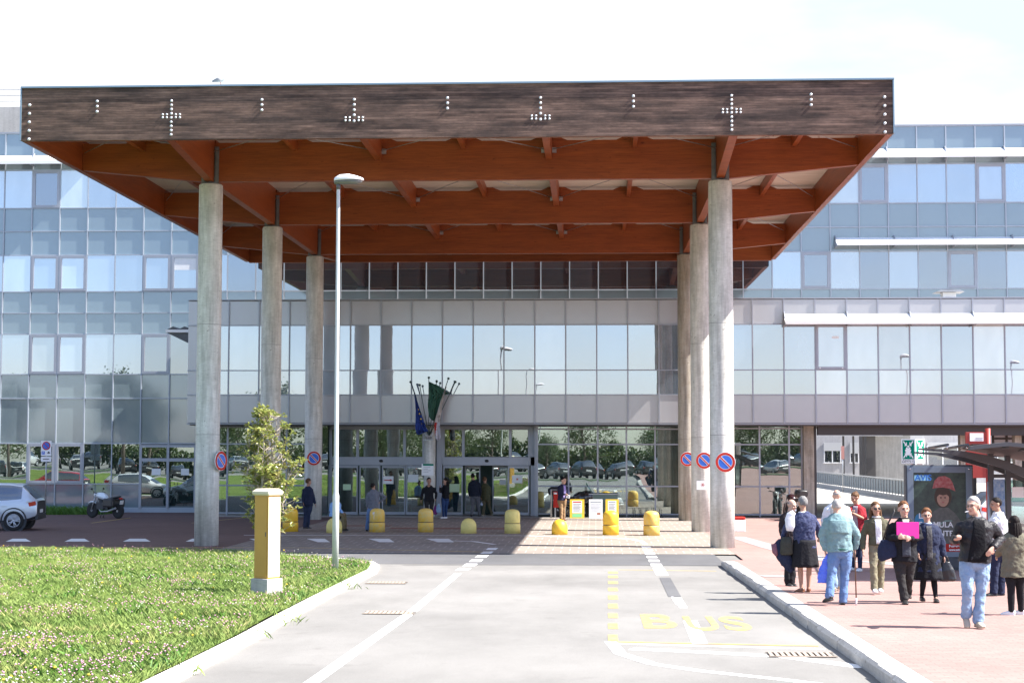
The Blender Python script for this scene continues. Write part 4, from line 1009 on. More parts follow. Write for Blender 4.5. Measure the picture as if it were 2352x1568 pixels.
def car(lbl, loc, rz, body, prof=HAT, group=None, wr=.31, cat='car', name='parked_car'):
    t = thing(name, lbl, cat, loc, rz, group); Lc = prof[-1][0]; x0 = Lc/2; S = 1.0
    fl_ = []
    mb = MB(); rs_ = []
    for (x, zs, zm, zb, zr, hw, hr) in prof:
        h_ = [(hw*.86, zs), (hw*.98, zs+.10), (hw, zm*.78), (hw*.985, zm), (hw*.95, zb), (hr, zr-.05 if zr-zb > .1 else zr-.008), (hr*.8, zr-.004), (hr*.35, zr+.012)]
        rs_.append([(x0-x, -a, z) for a, z in h_]+[(x0-x, a, z) for a, z in h_[::-1]])
    n = 16
    b0 = 0; k = len(rs_)
    for r in rs_: mb.v += r
    for i in range(k-1):
        cab = prof[i][4]-prof[i][3] > .1 or prof[i+1][4]-prof[i+1][3] > .1
        full = prof[i][4]-prof[i][3] > .3 and prof[i+1][4]-prof[i+1][3] > .3
        for j in range(n):
            mi = 0
            if j in (4, 10) and full: mi = 1
            if j in (5, 6, 7, 8, 9) and cab and not full and (prof[i][4] < prof[i+1][4] and i < 4 or prof[i][4] > prof[i+1][4] and i > 4): mi = 1
            if j in (0, 14): mi = 2
            mb.f.append([i*n+j, i*n+(j+1) % n, (i+1)*n+(j+1) % n, (i+1)*n+j]); mb.m.append(mi); mb.sm.append(True)
    for i, r in ((0, 1), (k-1, -1)): mb.f.append([i*n+j for j in range(n)][::r]); mb.m.append(2); mb.sm.append(False)
    o = mb.build('body', [body, M['carglass'], M['trimblack']], t)
    ws = (x0-.80, x0-Lc+.86)
    hwm = max(p[5] for p in prof)
    for wx in ws:
        for sy in (-1, 1):
            y = sy*(hwm-.10)
            R_ = Matrix.Rotation(-sy*pi/2, 3, 'X')
            R_ = Matrix.Rotation(pi/2 if sy < 0 else -pi/2, 3, 'X')
            ar = MB().lathe([(wr+.02, -.09), (wr+.045, .085), (wr+.10, .108), (wr+.10, .06)], (wx, y, wr), 0, 26, R_).build('wheel_arch', M['trimblack'], t)
            w_ = MB().lathe([(.05, -.10), (wr-.04, -.10), (wr, -.07), (wr, .07), (wr-.03, .10), (wr*.66, .105), (wr*.64, .06)], (wx, y, wr), 0, 28, R_).build('wheel', M['rubber'], t)
            rm = MB(); rm.lathe([(wr*.66, .05), (wr*.65, .112), (wr*.6, .105), (wr*.58, .05)], (wx, y, wr), 0, 28, R_)
            for q in range(5):
                for e in (-.13, .13):
                    a = 2*pi*q/5+e; c_ = Vector((wx, y, wr)); p0 = R_ @ Vector((.04*cos(a), .04*sin(a), .10)); p1 = R_ @ Vector((wr*.62*cos(a+e*.3), wr*.62*sin(a+e*.3), .095)); rm.tube([c_+p0, c_+p1], [.022, .018], n=5)
            rm.lathe([(.06, .09), (.05, .115), (.001, .12)], (wx, y, wr), 0, 12, R_)
            rm.build('rim', M['bolt'], w_)
    for sy in (-1, 1):
        zz = prof[2][3]; MB().cbox((x0-.17, sy*(prof[2][5]*.95), zz-.17), (.26, .07, .15), rot=Matrix.Rotation(radians(-14), 3, 'Y')).build('tail_light', M['redlens'], t, bevel=.02)
        MB().cbox((x0-.28, sy*(prof[2][5]*.965), zz-.09), (.22, .05, .06), rot=Matrix.Rotation(radians(-10), 3, 'Y')).build('reversing_light', M['clearlens'], t, bevel=.01)
        MB().cbox((x0-Lc+.22, sy*.60, prof[-3][3]-.10), (.30, .22, .12)).build('headlight', M['clearlens'], t, bevel=.03)
        MB().cbox((x0-Lc+1.35, sy*(hwm+.07), prof[5][3]+.04), (.10, .18, .12)).build('wing_mirror', body, t, bevel=.03)
        for hx in (1.15, 2.05): MB().cbox((x0-hx, sy*(hwm*.985), prof[5][3]-.16), (.16, .03, .035)).build('door_handle', body, t)
    MB().box(x0-.02, x0+.02, -.26, .26, .62, .74).build('number_plate', M['signwhite'], t)
    MB().cbox((x0-.02, 0, .48), (.12, hwm*1.8, .2)).build('bumper', M['trimblack'], t, bevel=.03)
    return t
g = gnd(37, 1219)
car('silver sport utility car parked at the left edge, only its rear half in view', (g.x-1.33-.26, g.y+.72, .01), radians(9), M['silver'], SUV, wr=.36)
def bike(lbl, loc, rz, body, fairing=False, topbox=False, panniers=False, group=None, name='motorcycle'):
    t = thing(name, lbl, 'motorcycle', loc, rz, group)   # nose towards -x
    def wheel(x, r=.32):
        R_ = Matrix.Rotation(pi/2, 3, 'X'); o = MB().lathe([(r-.09, -.05), (r-.02, -.05), (r, 0), (r-.02, .05), (r-.09, .05)], (x, 0, r), 0, 26, R_).build('wheel', M['rubber'], t)
        m_ = MB(); m_.lathe([(r-.115, -.03), (r-.085, -.03), (r-.085, .03), (r-.115, .03)], (x, 0, r), 0, 26, R_); m_.tube([(x, -.07, r), (x, .07, r)], .05)
        for q in range(6): m_.tube([(x, 0, r), (x+cos(q*pi/3)*(r-.1), 0, r+sin(q*pi/3)*(r-.1))], .013, n=4)
        m_.lathe([(.09, .035), (.13, .035), (.13, .04), (.09, .04)], (x, 0, r), 0, 20, R_)
        m_.build('rim', M['galv'], o)
    wheel(-.74); wheel(.74)
    f = MB()
    for s_ in (-.09, .09): f.tube([(-.74, s_, .32), (-.46, s_, 1.0)], .025)
    f.build('fork', M['galv'], t)
    f = MB(); C_ = [(-.98, .04, .03, .60), (-.84, .05, .03, .68), (-.68, .055, .03, .69), (-.52, .05, .03, .62)]
    f.loft([((a, 0, z), b, c) for a, b, c, z in C_], xa=(0, 1, 0)); f.build('mudguard', body, t)
    MB().loft([((-.50, 0, .88), .06, .05), ((-.40, 0, .96), .15, .12), ((-.20, 0, .94), .19, .15), ((0, 0, .86), .15, .12), ((.10, 0, .80), .08, .05)], xa=(0, 1, 0)).build('tank', body, t)
    MB().loft([((.02, 0, .80), .10, .04), ((.20, 0, .80), .14, .06), ((.50, 0, .86), .15, .06), ((.74, 0, .90), .10, .05), ((.86, 0, .93), .05, .03)], xa=(0, 1, 0)).build('seat', M['black'], t)
    e = MB(); e.cbox((-.15, 0, .52), (.42, .34, .30)); e.tube([(-.18, 0, .6), (-.3, 0, .86)], .11, n=10); e.cbox((.1, 0, .48), (.3, .26, .24)); e.tube([(.06, 0, .42), (.74, .06, .34)], .035); e.build('engine', M['trimblack'], t, bevel=.03)
    MB().tube([(-.3, -.14, .45), (-.1, -.16, .28), (.3, -.17, .30), (.78, -.2, .44)], [.02, .025, .04, .045]).build('exhaust', M['galv'], t)
    MB().tube([(-.36, -.34, 1.08), (-.44, -.12, 1.05), (-.44, .12, 1.05), (-.36, .34, 1.08)], .016, 0).build('handlebar', M['black'], t)
    for s_ in (-1, 1):
        MB().tube([(-.42, s_*.22, 1.06), (-.46, s_*.32, 1.2)], .008).build('mirror_stem', M['black'], t); MB().ell((-.46, s_*.34, 1.23), (.02, .06, .045)).build('mirror', M['black'], t)
    MB().ell((-.56, 0, .98), (.10, .09, .09)).build('headlight', M['clearlens'], t)
    MB().cbox((.88, 0, .84), (.05, .16, .07)).build('tail_light', M['redlens'], t, bevel=.01)
    MB().cbox((.93, 0, .68), (.012, .2, .17), rot=Matrix.Rotation(radians(15), 3, 'Y')).build('number_plate', M['signwhite'], t)
    s2 = MB(); s2.tube([(.02, -.12, .4), (-.02, -.28, .02)], .014); s2.tube([(.12, -.12, .4), (.14, -.26, .02)], .014); s2.build('stand', M['black'], t)
    if panniers:
        for s_ in (-1, 1): MB().cbox((.48, s_*.30, .66), (.55, .20, .36)).build('pannier', M['black'], t, bevel=.06)
    if fairing:
        MB().loft([((-.86, 0, .78), .05, .06), ((-.74, 0, .85), .20, .22), ((-.52, 0, .86), .26, .30), ((-.36, 0, .80), .25, .30), ((-.2, 0, .6), .22, .22)], xa=(0, 1, 0)).build('fairing', body, t)
        MB().rings([[(-.72, -.2, 1.05), (-.74, 0, 1.08), (-.72, .2, 1.05), (-.70, 0, 1.06)], [(-.48, -.15, 1.42), (-.5, 0, 1.46), (-.48, .15, 1.42), (-.47, 0, 1.45)]], 0, True).build('windscreen', M['g_plain'], t)
        MB().loft([((.1, 0, .62), .2, .16), ((.5, 0, .68), .2, .16), ((.85, 0, .8), .12, .08)], xa=(0, 1, 0)).build('tail_fairing', body, t)
    if topbox: MB().loft([((.62, 0, 1.10), .12, .1), ((.72, 0, 1.12), .24, .17), ((1.0, 0, 1.12), .26, .18), ((1.16, 0, 1.10), .18, .13)], xa=(0, 1, 0), p=3).build('top_box', M['black'], t)
    return t
g = gnd(240, 1190); bike('white tanked motorcycle with black panniers by the glazed wall', (g.x, g.y+.1, .006), radians(-28), P('pale_blue_paint', (.75, .82, .86), .3, coat=.5), panniers=True, topbox=False)
g = gnd(1322, 1184); bike('black and silver touring scooter with windscreen parked at the lobby glass', (g.x, 71.7, .006), radians(176), P('black_paint', (.02, .02, .025), .2, coat=.8), True, True, name='scooter')
bike('dark motorcycle seen from behind, half hidden by people on the right', (at(1822, 1165, 69.5).x, 69.5, .006), radians(-75), P('dark_paint', (.03, .01, .012), .25, coat=.6), False, True)
p = at(2300, 1180, 60)
car('white hatchback parked behind the bus shelter', (p.x+.9, 60.5, .01), radians(192), paint('white_car', (.75, .75, .75)), HAT)
# ================================================================ SIGN ON POST, FAR LEFT
p = at(104, 1180, 72.2); t = thing('parking_sign', 'white parking rules sign on a thin post behind the silver car', 'road sign', (p.x, 72.2, 0))
MB().tube([(0, 0, 0), (0, 0, 3.25)], .03).build('post', M['galv'], t)
pl = MB().box(-.23, .23, -.05, -.035, 2.62, 3.28).build('sign_plate', M['signwhite'], t)
def disc(mb, x, y, z, r, n=28): mb.add([(x+r*cos(2*pi*j/n), y, z+r*sin(2*pi*j/n)) for j in range(n)], [tuple(range(n))])
d_ = MB(); disc(d_, 0, -.053, 3.06, .19); d_.build('red_ring', M['red'], pl); d_ = MB(); disc(d_, 0, -.056, 3.06, .145); d_.build('blue_field', M['blue'], pl)
R_ = Matrix.Rotation(radians(45), 3, 'Y'); MB().add([R_ @ Vector(v)+Vector((0, 0, 3.06)) for v in ((-.17, -.059, -.015), (.17, -.059, -.015), (.17, -.059, .015), (-.17, -.059, .015))], [(0, 1, 2, 3)]).build('slash', M['red'], pl)
MB().add([(-.2, -.053, 2.68), (-.06, -.053, 2.68), (-.06, -.053, 2.82), (-.2, -.053, 2.82)], [(0, 1, 2, 3)]).build('parking_symbol', M['blue'], pl)
tx = textmesh('P', .13, M['signwhite'], 'letter', pl); tx.location = (-.13, -.056, 2.75); tx.rotation_euler = (pi/2, 0, 0)
MB().add([(.05, -.053, 2.72), (.18, -.053, 2.72), (.16, -.053, 2.78), (.10, -.053, 2.82)], [(0, 1, 2, 3)]).build('tow_symbol', M['black'], pl)
MB().box(-.23, .23, -.05, -.035, 2.36, 2.58).build('text_plate', M['signwhite'], t)
MB().add([(-.14, -.053, 2.45), (.14, -.053, 2.45), (.14, -.053, 2.49), (-.14, -.053, 2.49)], [(0, 1, 2, 3)]).build('text_line', M['darksteel'], t)
# ================================================================ ENTRANCE COLUMN, FLAGS
p = at(987, 1100, 71.9); cx = p.x
t = thing('entrance_column', 'slim concrete column between the two entrance doors carrying the flag bracket', 'column', (cx, 71.9, 0))
MB().lathe([(.25, 0), (.25, 3.95)], n=28).build('shaft', M['concrete'], t)
p = at(982, 1078, 71.6); t2 = thing('entrance_notice', 'white notice with green heading fixed to the entrance column', 'notice', (p.x, 71.6, p.z))
MB().box(-.26, .26, 0, .02, -.25, .25).build('board', M['signwhite'], t2); MB().box(-.20, .26, -.004, -.001, .17, .25).build('heading', M['green'], t2)
f = MB()
for i, (z, l) in enumerate(((.09, .3), (.02, .2), (-.05, .32), (-.12, .22))): f.box(-.18, -.18+l, -.004, -.001, z, z+.022)
f.build('text_lines', M['galv'], t2)
yb = 70.55; pb = at(985, 1003, yb)
br = thing('flag_bracket', 'fan of six dark flag poles on a bracket over the entrance', 'flag poles', (pb.x, yb, pb.z)); off = br.location
f = MB(); f.box(-.06+pb.x, .06+pb.x, yb, 71.7, pb.z-.06, pb.z+.02); f.box(pb.x-.22, pb.x+.18, yb-.04, yb+.1, pb.z-.14, pb.z-.10)
for dx in (-.12, .0, .12): f.tube([(pb.x+dx*.5, yb, pb.z-.1), (pb.x+dx*1.3, yb-.02, pb.z+.22)], .04)
part(f, 'bracket', M['galv'], br)
M['polegreen'] = P('dark_green_pole', (.02, .05, .04), .4)
tops = [(943, 877, 69.6), (964, 884, 70.4), (985, 867, 69.3), (1003, 876, 70.2), (1030, 869, 69.4), (1046, 877, 70.0)]
for px, py, yy in tops:
    q = at(px, py, yy); part(MB().tube([(pb.x+(q.x-pb.x)*.02, yb-.02, pb.z+.05), q], .018, n=6).ell(q, (.055, .055, .055), n=8, k=6), 'flag_pole', M['polegreen'], br)
def cloth(name, lbl, cat, L_, R_, Y, mats, stripes=None, group='flags over the entrance', fold=.05, yf=None):
    """hanging cloth between a left and a right edge, both given top to bottom in the 300-px-wide crop of the photograph"""
    def res(e, n):
        t_ = [0]
        for a, b in zip(e[:-1], e[1:]): t_.append(t_[-1]+hypot(a[0]-b[0], a[1]-b[1]))
        r = []
        for i in range(n):
            s = t_[-1]*i/(n-1)
            for k in range(len(e)-1):
                if s <= t_[k+1]+1e-6: u = (s-t_[k])/max(1e-6, t_[k+1]-t_[k]); r.append((e[k][0]+(e[k+1][0]-e[k][0])*u, e[k][1]+(e[k+1][1]-e[k][1])*u)); break
        return r
    n, m_ = 22, 14; A, B = res(L_, n), res(R_, n); vs = []
    for i in range(n):
        for j in range(m_):
            u = j/(m_-1); x = A[i][0]+(B[i][0]-A[i][0])*u; y = A[i][1]+(B[i][1]-A[i][1])*u
            Yw = Y+fold*sin(u*9+i*.12)*(i/n+.2)+.02*sin(u*23+i*.4); q = at((1500+x/4.48)/1.653, (1400+y/4.48)/1.653, Yw); vs.append(q)
    c = vs[0].copy(); me_ = MB(); fs = []; 
    t = thing(name, lbl, cat, c, 0, group)
    for i in range(n-1):
        for j in range(m_-1):
            mi = 0 if not stripes else stripes(i/(n-1), j/(m_-1)); me_.add([vs[i*m_+j]-c, vs[i*m_+j+1]-c, vs[(i+1)*m_+j+1]-c, vs[(i+1)*m_+j]-c], [(0, 1, 2, 3)], mi, True)
    o = me_.build('cloth', mats, t); bm = bmesh.new(); bm.from_mesh(o.data); bmesh.ops.remove_doubles(bm, verts=bm.verts, dist=.0005); bm.to_mesh(o.data); bm.free()
    so_ = o.modifiers.new('thickness', 'SOLIDIFY'); so_.thickness = .006
    return t
def clothmat(n, c): return P(n, c, .8, var=.12, vs=2.5)
MF = {'eu': clothmat('flag_blue', (.012, .045, .26)), 'gr': clothmat('flag_green', (.03, .11, .07)), 'wh': clothmat('flag_white', (.62, .56, .52)), 'rd': clothmat('flag_red', (.55, .04, .03)), 'st': clothmat('flag_star', (.7, .5, .06)), 'pw': clothmat('flag_pale', (.66, .64, .70))}
ef = cloth('blue_flag', 'drooping blue flag with yellow stars, left of the fan of poles', 'flag', [(262, 215), (318, 390), (338, 520), (352, 720), (344, 1010), (362, 1108), (400, 1122)], [(272, 215), (345, 420), (398, 620), (440, 760), (490, 900), (530, 1000), (562, 1056)], 69.9, [MF['eu']])
c = ef.location
for x, y, r in ((415, 762, .045), (440, 850, .05), (398, 690, .03), (452, 930, .02)):
    q = at((1500+x/4.48)/1.653, (1400+y/4.48)/1.653, 69.78)-c; s5 = MB(); s5.add([(q.x+r*(1 if k % 2 else .45)*sin(k*pi/5), q.y, q.z+r*(1 if k % 2 else .45)*cos(k*pi/5)) for k in range(10)], [tuple(range(10))]); s5.build('star', MF['st'], ef)
cloth('green_flag', 'dark green flag spread between two poles, middle of the fan', 'flag', [(582, 218), (572, 400), (556, 600), (560, 700), (578, 800), (600, 850), (650, 882)], [(592, 222), (700, 275), (790, 325), (925, 425), (820, 430), (760, 640), (690, 885)], 69.75, [MF['gr']], fold=.04)
cloth('tricolour_flag', 'pale furled flag with a red and white lower end, right of the green one', 'flag', [(866, 295), (826, 400), (772, 560), (720, 730), (670, 895), (668, 960), (676, 1070), (684, 1170), (722, 1214)], [(876, 298), (850, 400), (812, 560), (788, 740), (765, 860), (757, 930), (765, 1040), (775, 1168), (742, 1214)], 69.5, [MF['wh'], MF['rd'], MF['pw']], lambda v, u: 0 if v < .65 else (1 if u < .45-(v-.65)*1.9 else 2), fold=.035)
# ================================================================ NOTICE BOARDS, HOOP, RED CABINET
def board(px0, px1, lbl, edgemat, green=False, Y=70.6, py0=1147, py1=1187):
    a, b = at(px0, py1, Y), at(px1, py0, Y); w_ = b.x-a.x; h_ = b.z
    t = thing('notice_board', lbl, 'notice board', ((a.x+b.x)/2, Y, .012), 0, 'small standing notice boards by the lobby glass')
    MB().add([(-w_/2, 0, 0), (w_/2, 0, 0), (w_/2, .14, h_), (-w_/2, .14, h_), (-w_/2, .03, 0), (w_/2, .03, 0), (w_/2, .17, h_), (-w_/2, .17, h_)], [(0, 1, 2, 3), (4, 5, 6, 7), (0, 1, 5, 4), (3, 2, 6, 7), (0, 3, 7, 4), (1, 2, 6, 5)]).build('frame', edgemat, t)
    def lie(name, x0, x1, z0, z1, mt, d=.004): MB().add([(x0, .14*z0/h_-d, z0), (x1, .14*z0/h_-d, z0), (x1, .14*z1/h_-d, z1), (x0, .14*z1/h_-d, z1)], [(0, 1, 2, 3)]).build(name, mt, t)
    m_ = w_*.5-.1 if edgemat != M['signwhite'] else w_*.5-.03
    lie('poster', -m_, m_, .22 if green else .06, h_-.06, M['signwhite'])
    lie('poster_heading', -m_+.03, m_-.03, h_-.14, h_-.09, M['red'] if green else M['galv'], .006)
    for k in range(6): z = h_-.20-k*.055; lie('text_line', -m_+.04, m_-.04-(.05 if k % 2 else 0), z-.022, z, M['darksteel'] if edgemat is M['yellow'] else M['galv'], .006)
    if green: lie('green_slip', -m_, m_, .04, .19, P('green_slip', (.2, .55, .25), .6))
    elif edgemat is M['signwhite']: lie('picture', .05, .2, .14, .24, P('picture_red', (.35, .15, .1), .6), .006)
    MB().box(-w_/2, w_/2, .32, .35, 0, h_*.96).build('rear_leg', M['galv'], t)
board(1309, 1342, 'yellow notice board with a green slip, left of the three', M['yellow'], True)
board(1353, 1384, 'white framed notice board with a small picture, middle of the three', M['signwhite'])
board(1391, 1421, 'yellow notice board mostly hidden behind a bollard, right of the three', M['yellow'])
q0, q1 = at(1353, 1150, 71.5), at(1419, 1136, 71.5); t = thing('green_planter', 'flat grey green board standing behind the notice boards', 'board', ((q0.x+q1.x)/2, 71.5, .01))
w_ = q1.x-q0.x; MB().box(-w_/2, w_/2, 0, .3, 0, q1.z).build('panel', P('grey_green', (.16, .22, .19), .7), t, bevel=.02); MB().box(-w_/2-.03, w_/2+.03, -.03, .33, q1.z+.003, q1.z+.04).build('rim', M['galv'], t)
q0, q1 = at(1266, 1190, 70.9), at(1298, 1124, 70.9); t = thing('steel_hoop', 'plain steel hoop standing beside the man in the blazer', 'hoop', (q0.x, 70.9, 0)); w_ = q1.x-q0.x
MB().tube([(0, 0, 0), (0, 0, q1.z), (w_, 0, q1.z), (w_, 0, 0)], .035, n=8).build('hoop', M['galv'], t)
q0, q1 = at(1271, 1165, 71.4), at(1281, 1128, 71.4); t = thing('hydrant_cabinet', 'narrow red fire cabinet on a post by the lobby glass', 'fire cabinet', (q0.x, 71.4, 0))
MB().box(0, q1.x-q0.x+.05, 0, .18, q0.z, q1.z).build('box', M['red'], t, bevel=.01); MB().box(.05, .11, .06, .12, 0, q0.z).build('post', M['galv'], t); MB().box(.02, .16, -.01, -.003, q1.z-.12, q1.z-.05).build('label_plate', M['signwhite'], t)
t = thing('bike_rack', 'row of short black bicycle hoops at the foot of the lobby glass', 'bicycle rack', (at(1455, 1180, 71.5).x, 71.5, 0)); f = MB()
f = MB(); f.box(-.1, 1.3, -.02, .02, .02, .06)
for k in range(5): f.tube([(k*.28, -.02, .05), (k*.28, -.02, .36), (k*.28+.08, -.02, .36), (k*.28+.08, -.02, .05)], .012, n=5)
f.build('hoops', M['black'], t)
p = gnd(1693, 1226); t = thing('barrier_block', 'small white and red barrier block beside the nearest right column', 'barrier', (p.x+.15, p.y+2, 0)); MB().box(-.12, .3, -.2, .2, 0, .42).build('base', M['signwhite'], t, bevel=.02); MB().box(-.12, .3, -.2, .2, .425, .52).build('red_top', M['red'], t, bevel=.02)
# ================================================================ ASSEMBLY POINT SIGN
p = at(2100, 1062, 45); t = thing('assembly_point_sign', 'green and white folded assembly point sign with arrows on a post', 'sign', (p.x, 45, 0)); zt_ = at(2100, 1008, 45).z; zb_ = at(2100, 1064, 45).z
MB().tube([(0, .05, sz(45)), (0, .05, zt_-.02)], .035).build('post', M['darksteel'], t)
xl, xm, xr = at(2073, 1030, 45).x-p.x, at(2100.5, 1030, 45).x-p.x, at(2127, 1030, 45).x-p.x
for k, (xa, ya, xb, yb_) in enumerate(((xl, .16, xm, -.12), (xm+.002, -.12, xr, .16))):
    A_, B_ = Vector((xa, ya, 0)), Vector((xb, yb_, 0)); u = (B_-A_); nn = Vector((u.y, -u.x, 0)).normalized()
    def PT(a, z, d=0): return A_+u*a+nn*d+Vector((0, 0, zb_+(zt_-zb_)*z))
    f = MB(); f.rings([[PT(0, 0), PT(1, 0), PT(1, 0, -.02), PT(0, 0, -.02)], [PT(0, 1), PT(1, 1), PT(1, 1, -.02), PT(0, 1, -.02)]], 0, False); fc = f.build('sign_face', M['signwhite'], t)
    def quad(name, pts, mt, d): MB().add([PT(a, z, d) for a, z in pts], [tuple(range(len(pts)))]).build(name, mt, fc)
    quad('green_field', [(.08, .18), (.92, .18), (.92, .96), (.08, .96)], M['green'], .004)
    for (ax, az, sx, szz) in ((.14, .92, 1, -1), (.86, .92, -1, -1), (.14, .22, 1, 1), (.86, .22, -1, 1)):
        quad('arrow', [(ax, az), (ax+.06*sx, az), (ax+.20*sx, az+.13*szz), (ax+.20*sx, az+.05*szz), (ax+.26*sx, az+.05*szz), (ax+.26*sx, az+.20*szz), (ax+.10*sx, az+.20*szz), (ax+.10*sx, az+.17*szz), (ax+.16*sx, az+.17*szz), (ax, az+.03*szz)], M['signwhite'], .008)
    f = MB()
    for a, z, r in ((.5, .70, .07), (.40, .63, .06), (.60, .63, .06)):
        f.add([PT(a+r*cos(2*pi*j/12), z+r*.62*sin(2*pi*j/12), .008+.001*len(f.f)) for j in range(12)], [tuple(range(12))])
    f.add([PT(a, z, .012) for a, z in ((.34, .42), (.66, .42), (.72, .56), (.62, .6), (.5, .64), (.38, .6), (.28, .56))], [tuple(range(7))]); f.add([PT(a, z, .013) for a, z in ((.38, .34), (.62, .34), (.64, .42), (.36, .42))], [(0, 1, 2, 3)])
    f.build('people_symbol', M['signwhite'], fc)
    for s, z in (('PUNTO DI', .12), ('RACCOLTA', .055)):
        tx = textmesh(s, .075, M['darksteel'], 'lettering', fc); cpt = PT(.5, z, .006); ang = atan2(u.y, u.x)
        tx.matrix_local = Matrix.Translation(cpt) @ Matrix.Rotation(ang, 4, 'Z') @ Matrix.Rotation(pi/2, 4, 'X')
# ================================================================ RED TOTEM
yt = 52.0; a, b = at(2220, 1097, yt), at(2266, 992, yt)
t = thing('red_totem', 'tall red hospital direction totem with white head panel behind the bus shelter', 'totem', (a.x, yt, 0))
w_ = b.x-a.x; MB().box(0, w_-.02, 0, .12, a.z, b.z).build('panel', M['red_totem'], t, bevel=.01); MB().box(.12, w_-.1, -.012, -.002, b.z-.28, b.z-.03).build('head_panel', M['signwhite'], t)
f = MB()
for k in range(2): f.box(w_-.34, w_-.12, -.018, -.0135, b.z-.25+k*.05, b.z-.22+k*.05)
f.build('text_lines', M['galv'], t); MB().tube([(w_+.05, .06, 0), (w_+.05, .06, b.z+.12)], .085, n=16).build('post', M['red_totem'], t)
# ================================================================ POSTER LIGHTBOX
ya = 38.0; al, ar_ = at(2081, 1180, ya), at(2237, 1180, ya); zt_, zb_ = at(2160, 1067, ya).z, at(2160, 1303, ya).z
W = ar_.x-al.x; Hh = zt_-zb_
ad = thing('advert_panel', 'grey framed street poster case showing a child in a red hat', 'poster case', ((al.x+ar_.x)/2, ya, zb_), radians(1))
M['blueframe'] = P('blue_grey_frame', (.17, .22, .28), .4, .4)
def bx(n_, x0, x1, z0, z1, y0, y1, mt, par=ad, bv=0): return MB().box(x0, x1, y0, y1, z0, z1).build(n_, mt, par, bevel=bv)
bx('case', -W/2, W/2, .0, Hh, .0, .22, M['darksteel'], bv=.015)
fw = .14; f = MB(); f.box(-W/2+.03, -W/2+fw+.03, -.03, -.003, .24, Hh-.03); f.box(W/2-fw-.03, W/2-.03, -.03, -.003, .24, Hh-.03); f.box(-W/2+fw+.031, W/2-fw-.031, -.028, -.003, Hh-fw-.04, Hh-.032); f.box(-W/2+fw+.031, W/2-fw-.031, -.028, -.003, .24, .36)
f.build('door_frame', M['blueframe'], ad, bevel=.006)
px0, px1, pz0, pz1 = -W/2+fw+.03, W/2-fw-.03, .36, Hh-fw-.04
M['poster_bg'] = P('poster_print', (.008, .022, .024), .3, vs=6, col2=(.045, .085, .065), det=8)
pst = bx('poster', px0, px1, pz0, pz1, -.012, -.004, M['poster_bg'])
def pc(x, z): return ((px0+(px1-px0)*x), pz1-(pz1-pz0)*z)   # 0..1, z down from the top
def blob(name, pts, mt, d, par=pst):
    MB().add([(pc(x, z)[0], -.012-d, pc(x, z)[1]) for x, z in pts], [tuple(range(len(pts)))]).build(name, mt, par)
def ov(cx_, cz_, rx, rz_, n=24): return [(cx_+rx*cos(2*pi*j/n), cz_+rz_*sin(2*pi*j/n)) for j in range(n)]
sk = P('print_skin', (.42, .24, .17), .5, var=.15, vs=9); coatp = P('print_coat', (.085, .085, .075), .6, vs=9, col2=(.15, .15, .13)); hatp = P('print_hat', (.32, .03, .035), .5, vs=14, col2=(.45, .20, .18)); hairp = P('print_hair', (.05, .028, .018), .5)
blob('printed_coat', [(.28, 1), (.22, .8), (.28, .6), (.36, .5), (.48, .44), (.66, .44), (.80, .52), (.90, .62), (.96, .8), (.98, 1)], coatp, .001)
blob('printed_hair', ov(.56, .305, .165, .14), hairp, .002); blob('printed_face', ov(.56, .325, .115, .105), sk, .003)
blob('printed_fringe', [(.44, .31), (.43, .22), (.48, .18), (.64, .18), (.69, .22), (.685, .31), (.63, .275), (.56, .285), (.49, .275)], hairp, .004)
blob('printed_hat', [(.36, .20), (.40, .10), (.48, .05), (.60, .04), (.70, .07), (.75, .13), (.80, .235), (.68, .20), (.56, .185), (.46, .19)], hatp, .005)
for x_ in (.52, .60): blob('printed_eye', ov(x_, .315, .018, .010, 10), hairp, .005)
blob('printed_mouth', ov(.56, .375, .026, .009, 12), hatp, .005)
blob('printed_bicycle', [(.30, .78), (.45, .66), (.60, .60), (.72, .60), (.73, .615), (.60, .62), (.46, .68), (.32, .80)], P('print_steel', (.20, .30, .26), .4), .005)
blob('printed_balloon', ov(.10, .62, .09, .10), P('print_blue', (.03, .20, .36), .5), .002)
LB = P('letter_blue', (.02, .16, .55), .4)
def ptext(s, x, z, size, mt, d=.007, name='lettering'):
    tx = textmesh(s, size, mt, name, pst, bold=.004, align='LEFT'); q = pc(x, z); tx.location = (q[0], -.012-d, q[1]); tx.rotation_euler = (pi/2, 0, 0); return tx
blob('logo_ground', [(.02, .03), (.28, .03), (.29, .10), (.02, .10)], P('logo_pale', (.30, .60, .75), .5), .004)
ptext('AVIS', .03, .065, .19, LB)
ptext('LA', .09, .55, .17, M['signwhite']); ptext('FORMULA', .09, .66, .17, M['signwhite']); ptext('VINCENTE', .06, .77, .17, M['signwhite'])
blob('red_band', [(.05, .90), (.99, .90), (.99, 1.0), (.05, 1.0)], M['red'], .004); ptext('ferrara', .66, .93, .085, M['signwhite']); ptext('www.avis', .66, .975, .065, M['signwhite'])
bx('base_panel', -W/2+.06, W/2-.06, .0, .22, -.02, -.003, M['darksteel'])
g_ = MB(); g_.box(-W/2+.1, W/2-.1, .02, .2, -(zb_-sz(ya)), -.003); g_.build('foot', M['darksteel'], ad)
for sx in (-W/2+.1, W/2-.1): MB().ell((sx, -.035, Hh-.09), (.02, .008, .02)).build('lock', M['chrome'], ad)
